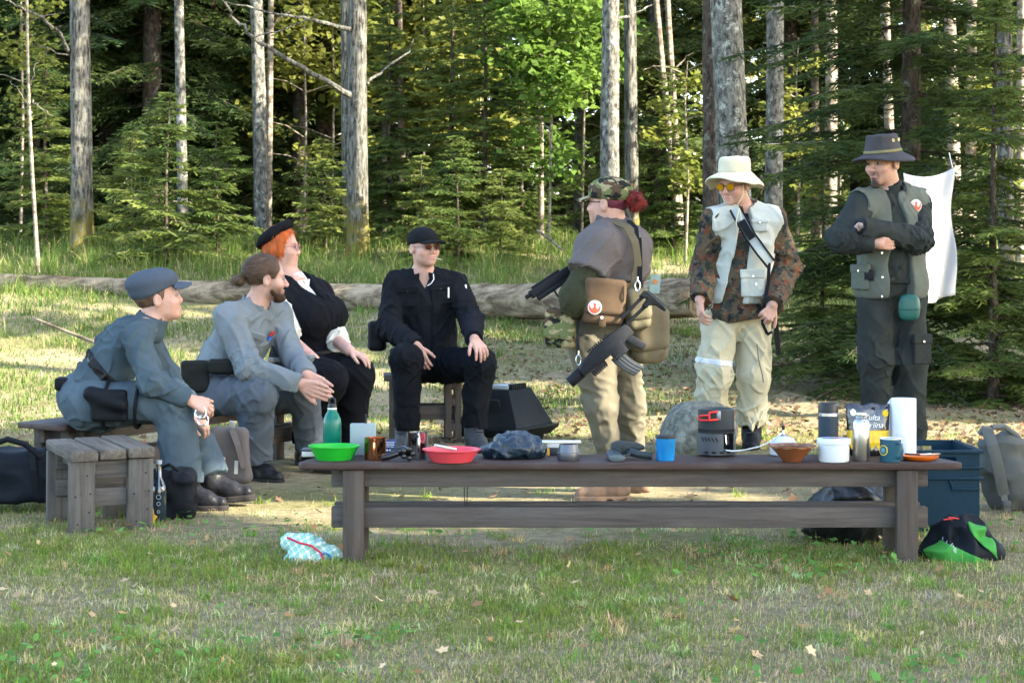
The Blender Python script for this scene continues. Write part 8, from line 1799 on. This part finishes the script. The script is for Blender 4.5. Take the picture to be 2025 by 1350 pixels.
def lawn():
    r = np.random.RandomState(9); n = 420000
    Y = 5.1 + (r.rand(n) ** 1.25) * 8.6; X = (r.rand(n) * 2 - 1) * (Y * 0.262 + 0.35)
    D = dens(X, Y)
    # worn earth where people sit and walk
    worn = np.clip(1.35 - np.hypot((X + 0.2) / 2.7, (Y - 11.0) / 2.3), 0, 1)
    worn = np.maximum(worn, np.clip(1.1 - np.hypot((X - 0.2) / 1.3, (Y - 8.45) / 0.45), 0, 1))
    keep = r.rand(n) < np.clip(0.30 + 0.75 * D - 0.95 * worn, 0.03, 1); X, Y, D, worn = X[keep], Y[keep], D[keep], worn[keep]; n = len(X)
    g = r.rand(n); green = g < np.clip(0.16 + 0.42 * D - 0.3 * worn - 0.10 * np.clip(X, -1, 2), 0.08, 0.85)
    c = np.where(green[:, None], np.array([0.150, 0.200, 0.035]), np.array([0.42, 0.345, 0.160])) * r.uniform(0.6, 1.35, (n, 1))
    c = c * (1 + 0.25 * (r.rand(n, 3) - 0.5)); h = np.where(green, r.uniform(0.008, 0.036, n) * (0.6 + 0.7 * D), r.uniform(0.006, 0.030, n))
    tall = r.rand(n) < 0.006; h[tall] *= 2.0
    blades('lawn_grass', 'short patchy green and straw-coloured turf of the clearing', X, Y, h, np.where(green, r.uniform(0.002, 0.0045, n), r.uniform(0.0015, 0.003, n)), np.clip(c, 0, 1), 10, 0.9, 0.8)
    # denser tufts of greener, longer blades and mats of pale dead grass
    m = 2300; Yc = 5.1 + r.rand(m) ** 1.2 * 8.0; Xc = (r.rand(m) * 2 - 1) * (Yc * 0.262 + 0.3); wc = np.clip(1.35 - np.hypot((Xc + 0.2) / 2.7, (Yc - 11.0) / 2.3), 0, 1)
    ok = r.rand(m) < (1 - wc) * np.clip(dens(Xc, Yc) + 0.15, 0, 1); Xc, Yc = Xc[ok], Yc[ok]; k = 34; s_ = np.repeat(r.uniform(0.012, 0.05, len(Xc)), k)
    X = np.repeat(Xc, k) + r.randn(len(Xc) * k) * s_; Y = np.repeat(Yc, k) + r.randn(len(Xc) * k) * s_; n = len(X); hue = np.repeat(r.rand(len(Xc)), k)
    c = np.where((hue < 0.68)[:, None], np.array([0.145, 0.215, 0.036]), np.array([0.48, 0.40, 0.20])) * r.uniform(0.65, 1.35, (n, 1)) * np.repeat(r.uniform(0.75, 1.25, (len(Xc), 3)), k, 0)
    blades('grass_tufts', 'tufts of longer green and dead pale grass in the turf', X, Y, np.where(hue < 0.68, r.uniform(0.015, 0.068, n), r.uniform(0.02, 0.05, n)), r.uniform(0.002, 0.0048, n), np.clip(c, 0, 1), 12, 1.3, 0.5)
def meadow():
    r = np.random.RandomState(19); n = 170000
    Y = 13.2 + r.rand(n) * 15.5; X = (r.rand(n) * 2 - 1) * (Y * 0.262 + 0.5); D = dens(X * 0.8 + 5, Y * 0.8)
    # leaf-strewn earth on the right and under the spruces stays bare
    bare = np.clip((X - 0.9 - 0.10 * (Y - 14)) / 1.0, 0, 1) * np.clip((19.0 - Y) / 1.5, 0, 1); bare = np.maximum(bare, np.clip((15.0 - Y) / 1.6, 0, 1) * 0.85 * (X > -1.5)); bare = np.maximum(bare, np.clip((X - 2.4) / 0.6, 0, 1) * (Y < 20))
    keep = (r.rand(n) < np.clip(0.35 + 0.7 * D, 0, 1) * (1 - 0.94 * bare)); X, Y, D = X[keep], Y[keep], D[keep]; n = len(X)
    ht = np.interp(Y + 0.8 * (D - .5), [13, 16, 18.5, 21.0, 22.6, 24, 27], [0.12, 0.16, 0.25, 0.28, 0.5, 0.85, 0.75]); h = r.uniform(0.08, 0.42, n) * (0.35 + 0.8 * D) * ht
    g = r.rand(n); c = np.where((g < 0.88)[:, None], np.array([0.090, 0.140, 0.030]), np.array([0.36, 0.31, 0.15])) * r.uniform(0.6, 1.35, (n, 1))
    blades('meadow_grass', 'tall green grass covering the bank below the wood', X, Y, h, r.uniform(0.005, 0.011, n), np.clip(c, 0, 1), 20, 1.0, 0.0)
    # sedge tufts and herbs
    m = 420; cx_ = []; 
    Yc = 16.5 + r.rand(m) ** 0.6 * 10.5; Xc = (r.rand(m) * 2 - 1) * (Yc * 0.262 + 0.4); ok = ~((Xc > 1.0) & (Yc < 19)); Xc, Yc = Xc[ok], Yc[ok]; k = 46
    X = np.repeat(Xc, k) + r.randn(len(Xc) * k) * 0.06; Y = np.repeat(Yc, k) + r.randn(len(Xc) * k) * 0.06; n = len(X)
    c = np.array([0.092, 0.148, 0.030]) * r.uniform(0.6, 1.4, (n, 1)); c[r.rand(n) < 0.12] = (0.36, 0.30, 0.13)
    blades('sedge_tufts', 'arching tufts of sedge on the bank', X, Y, r.uniform(0.15, 0.45, n) * np.interp(Y, [16, 21.5, 23], [0.4, 0.5, 1]), r.uniform(0.005, 0.010, n), c, 21, 1.3, 0.0)
def litter(name, label, n, box, size, cols, seed, lift=0.012):
    r = np.random.RandomState(seed); x0, x1, y0, y1 = box; Y = r.uniform(y0, y1, n); X = r.uniform(x0, x1, n); k = in_view(X, Y); X, Y = X[k], Y[k]; n = len(X)
    Z = terrain(X, Y) + r.uniform(0.004, lift, n); nr = r.randn(n, 3) * 0.38 + np.array([0, 0, 1]); nr /= np.linalg.norm(nr, axis=1)[:, None]; a = np.cross(nr, r.randn(n, 3)); a /= np.linalg.norm(a, axis=1)[:, None]; b = np.cross(nr, a); s = (size * r.uniform(0.5, 1.4, n))[:, None]; P = np.stack([X, Y, Z], 1)
    lobes = [(0.6, 0), (0.22, 0.16), (0.15, 0.42), (-0.10, 0.22), (-0.42, 0.30), (-0.35, 0.0), (-0.42, -0.30), (-0.10, -0.22), (0.15, -0.42), (0.22, -0.16)]
    V = np.stack([P + a * s * u + b * s * v + nr * s * (0.25 * (u * u + v * v)) for (u, v) in lobes], 1); m = len(lobes); c = np.array(cols)[r.randint(0, len(cols), n)] * r.uniform(0.6, 1.3, (n, 1))
    V = np.concatenate([V, P[:, None, :]], 1); kk = np.arange(n)[:, None] * (m + 1); F = np.concatenate([kk + [m, i, (i + 1) % m] for i in range(m)])
    me = np_mesh(name, V.reshape(-1, 3), F, attr_mat('dry_leaf', 0.85, 0.15, 0.06), False, np.repeat(np.clip(c, 0, 1), m + 1, 0)); return tag(mobj(name, me), label, None, None, 'stuff')
lawn(); meadow()
BR = [(0.15, 0.092, 0.052), (0.12, 0.072, 0.042), (0.18, 0.122, 0.074), (0.09, 0.055, 0.034), (0.21, 0.155, 0.098)]
litter('leaf_litter', 'brown fallen leaves covering the earth under the spruces', 6500, (-0.6, 5.6, 12.4, 20.0), 0.046, BR, 31, 0.03)
litter('scattered_leaves', 'dry leaves scattered over the clearing floor', 900, (-3.8, 3.6, 9.0, 14.5), 0.05, BR, 32, 0.02)
litter('lawn_leaves', 'few dry oak leaves lying on the turf in front of the bench', 170, (-2.0, 2.2, 5.3, 8.8), 0.042, [(0.42, 0.28, 0.15), (0.34, 0.19, 0.09), (0.5, 0.36, 0.2)], 33, 0.045)
def clover():
    r = np.random.RandomState(41); n = 1700; Y = 5.3 + r.rand(n) * 3.6; X = (r.rand(n) * 2 - 1) * (Y * 0.262 + 0.2); k = dens(X * 1.3 + 2, Y * 1.3) > 0.62; X, Y = X[k], Y[k]; n = len(X)
    nr = r.randn(n, 3) * 0.35 + np.array([0, -0.2, 1]); nr /= np.linalg.norm(nr, axis=1)[:, None]; a = np.cross(nr, r.randn(n, 3)); a /= np.linalg.norm(a, axis=1)[:, None]; b = np.cross(nr, a); s = r.uniform(0.010, 0.024, (n, 1)); P = np.stack([X, Y, r.uniform(0.015, 0.045, n)], 1)
    V = np.stack([P - a * s, P - a * s * .3 + b * s * .6, P + a * s, P - a * s * .3 - b * s * .6], 1); c = np.array([0.10, 0.21, 0.045]) * r.uniform(0.7, 1.4, (n, 1))
    tag(mobj('ground_herbs', np_mesh('ground_herbs', V.reshape(-1, 3), np.arange(n * 4).reshape(n, 4), attr_mat('grass_blade'), False, np.repeat(c, 4, 0))), 'small round-leaved herbs among the turf', None, None, 'stuff')
clover()
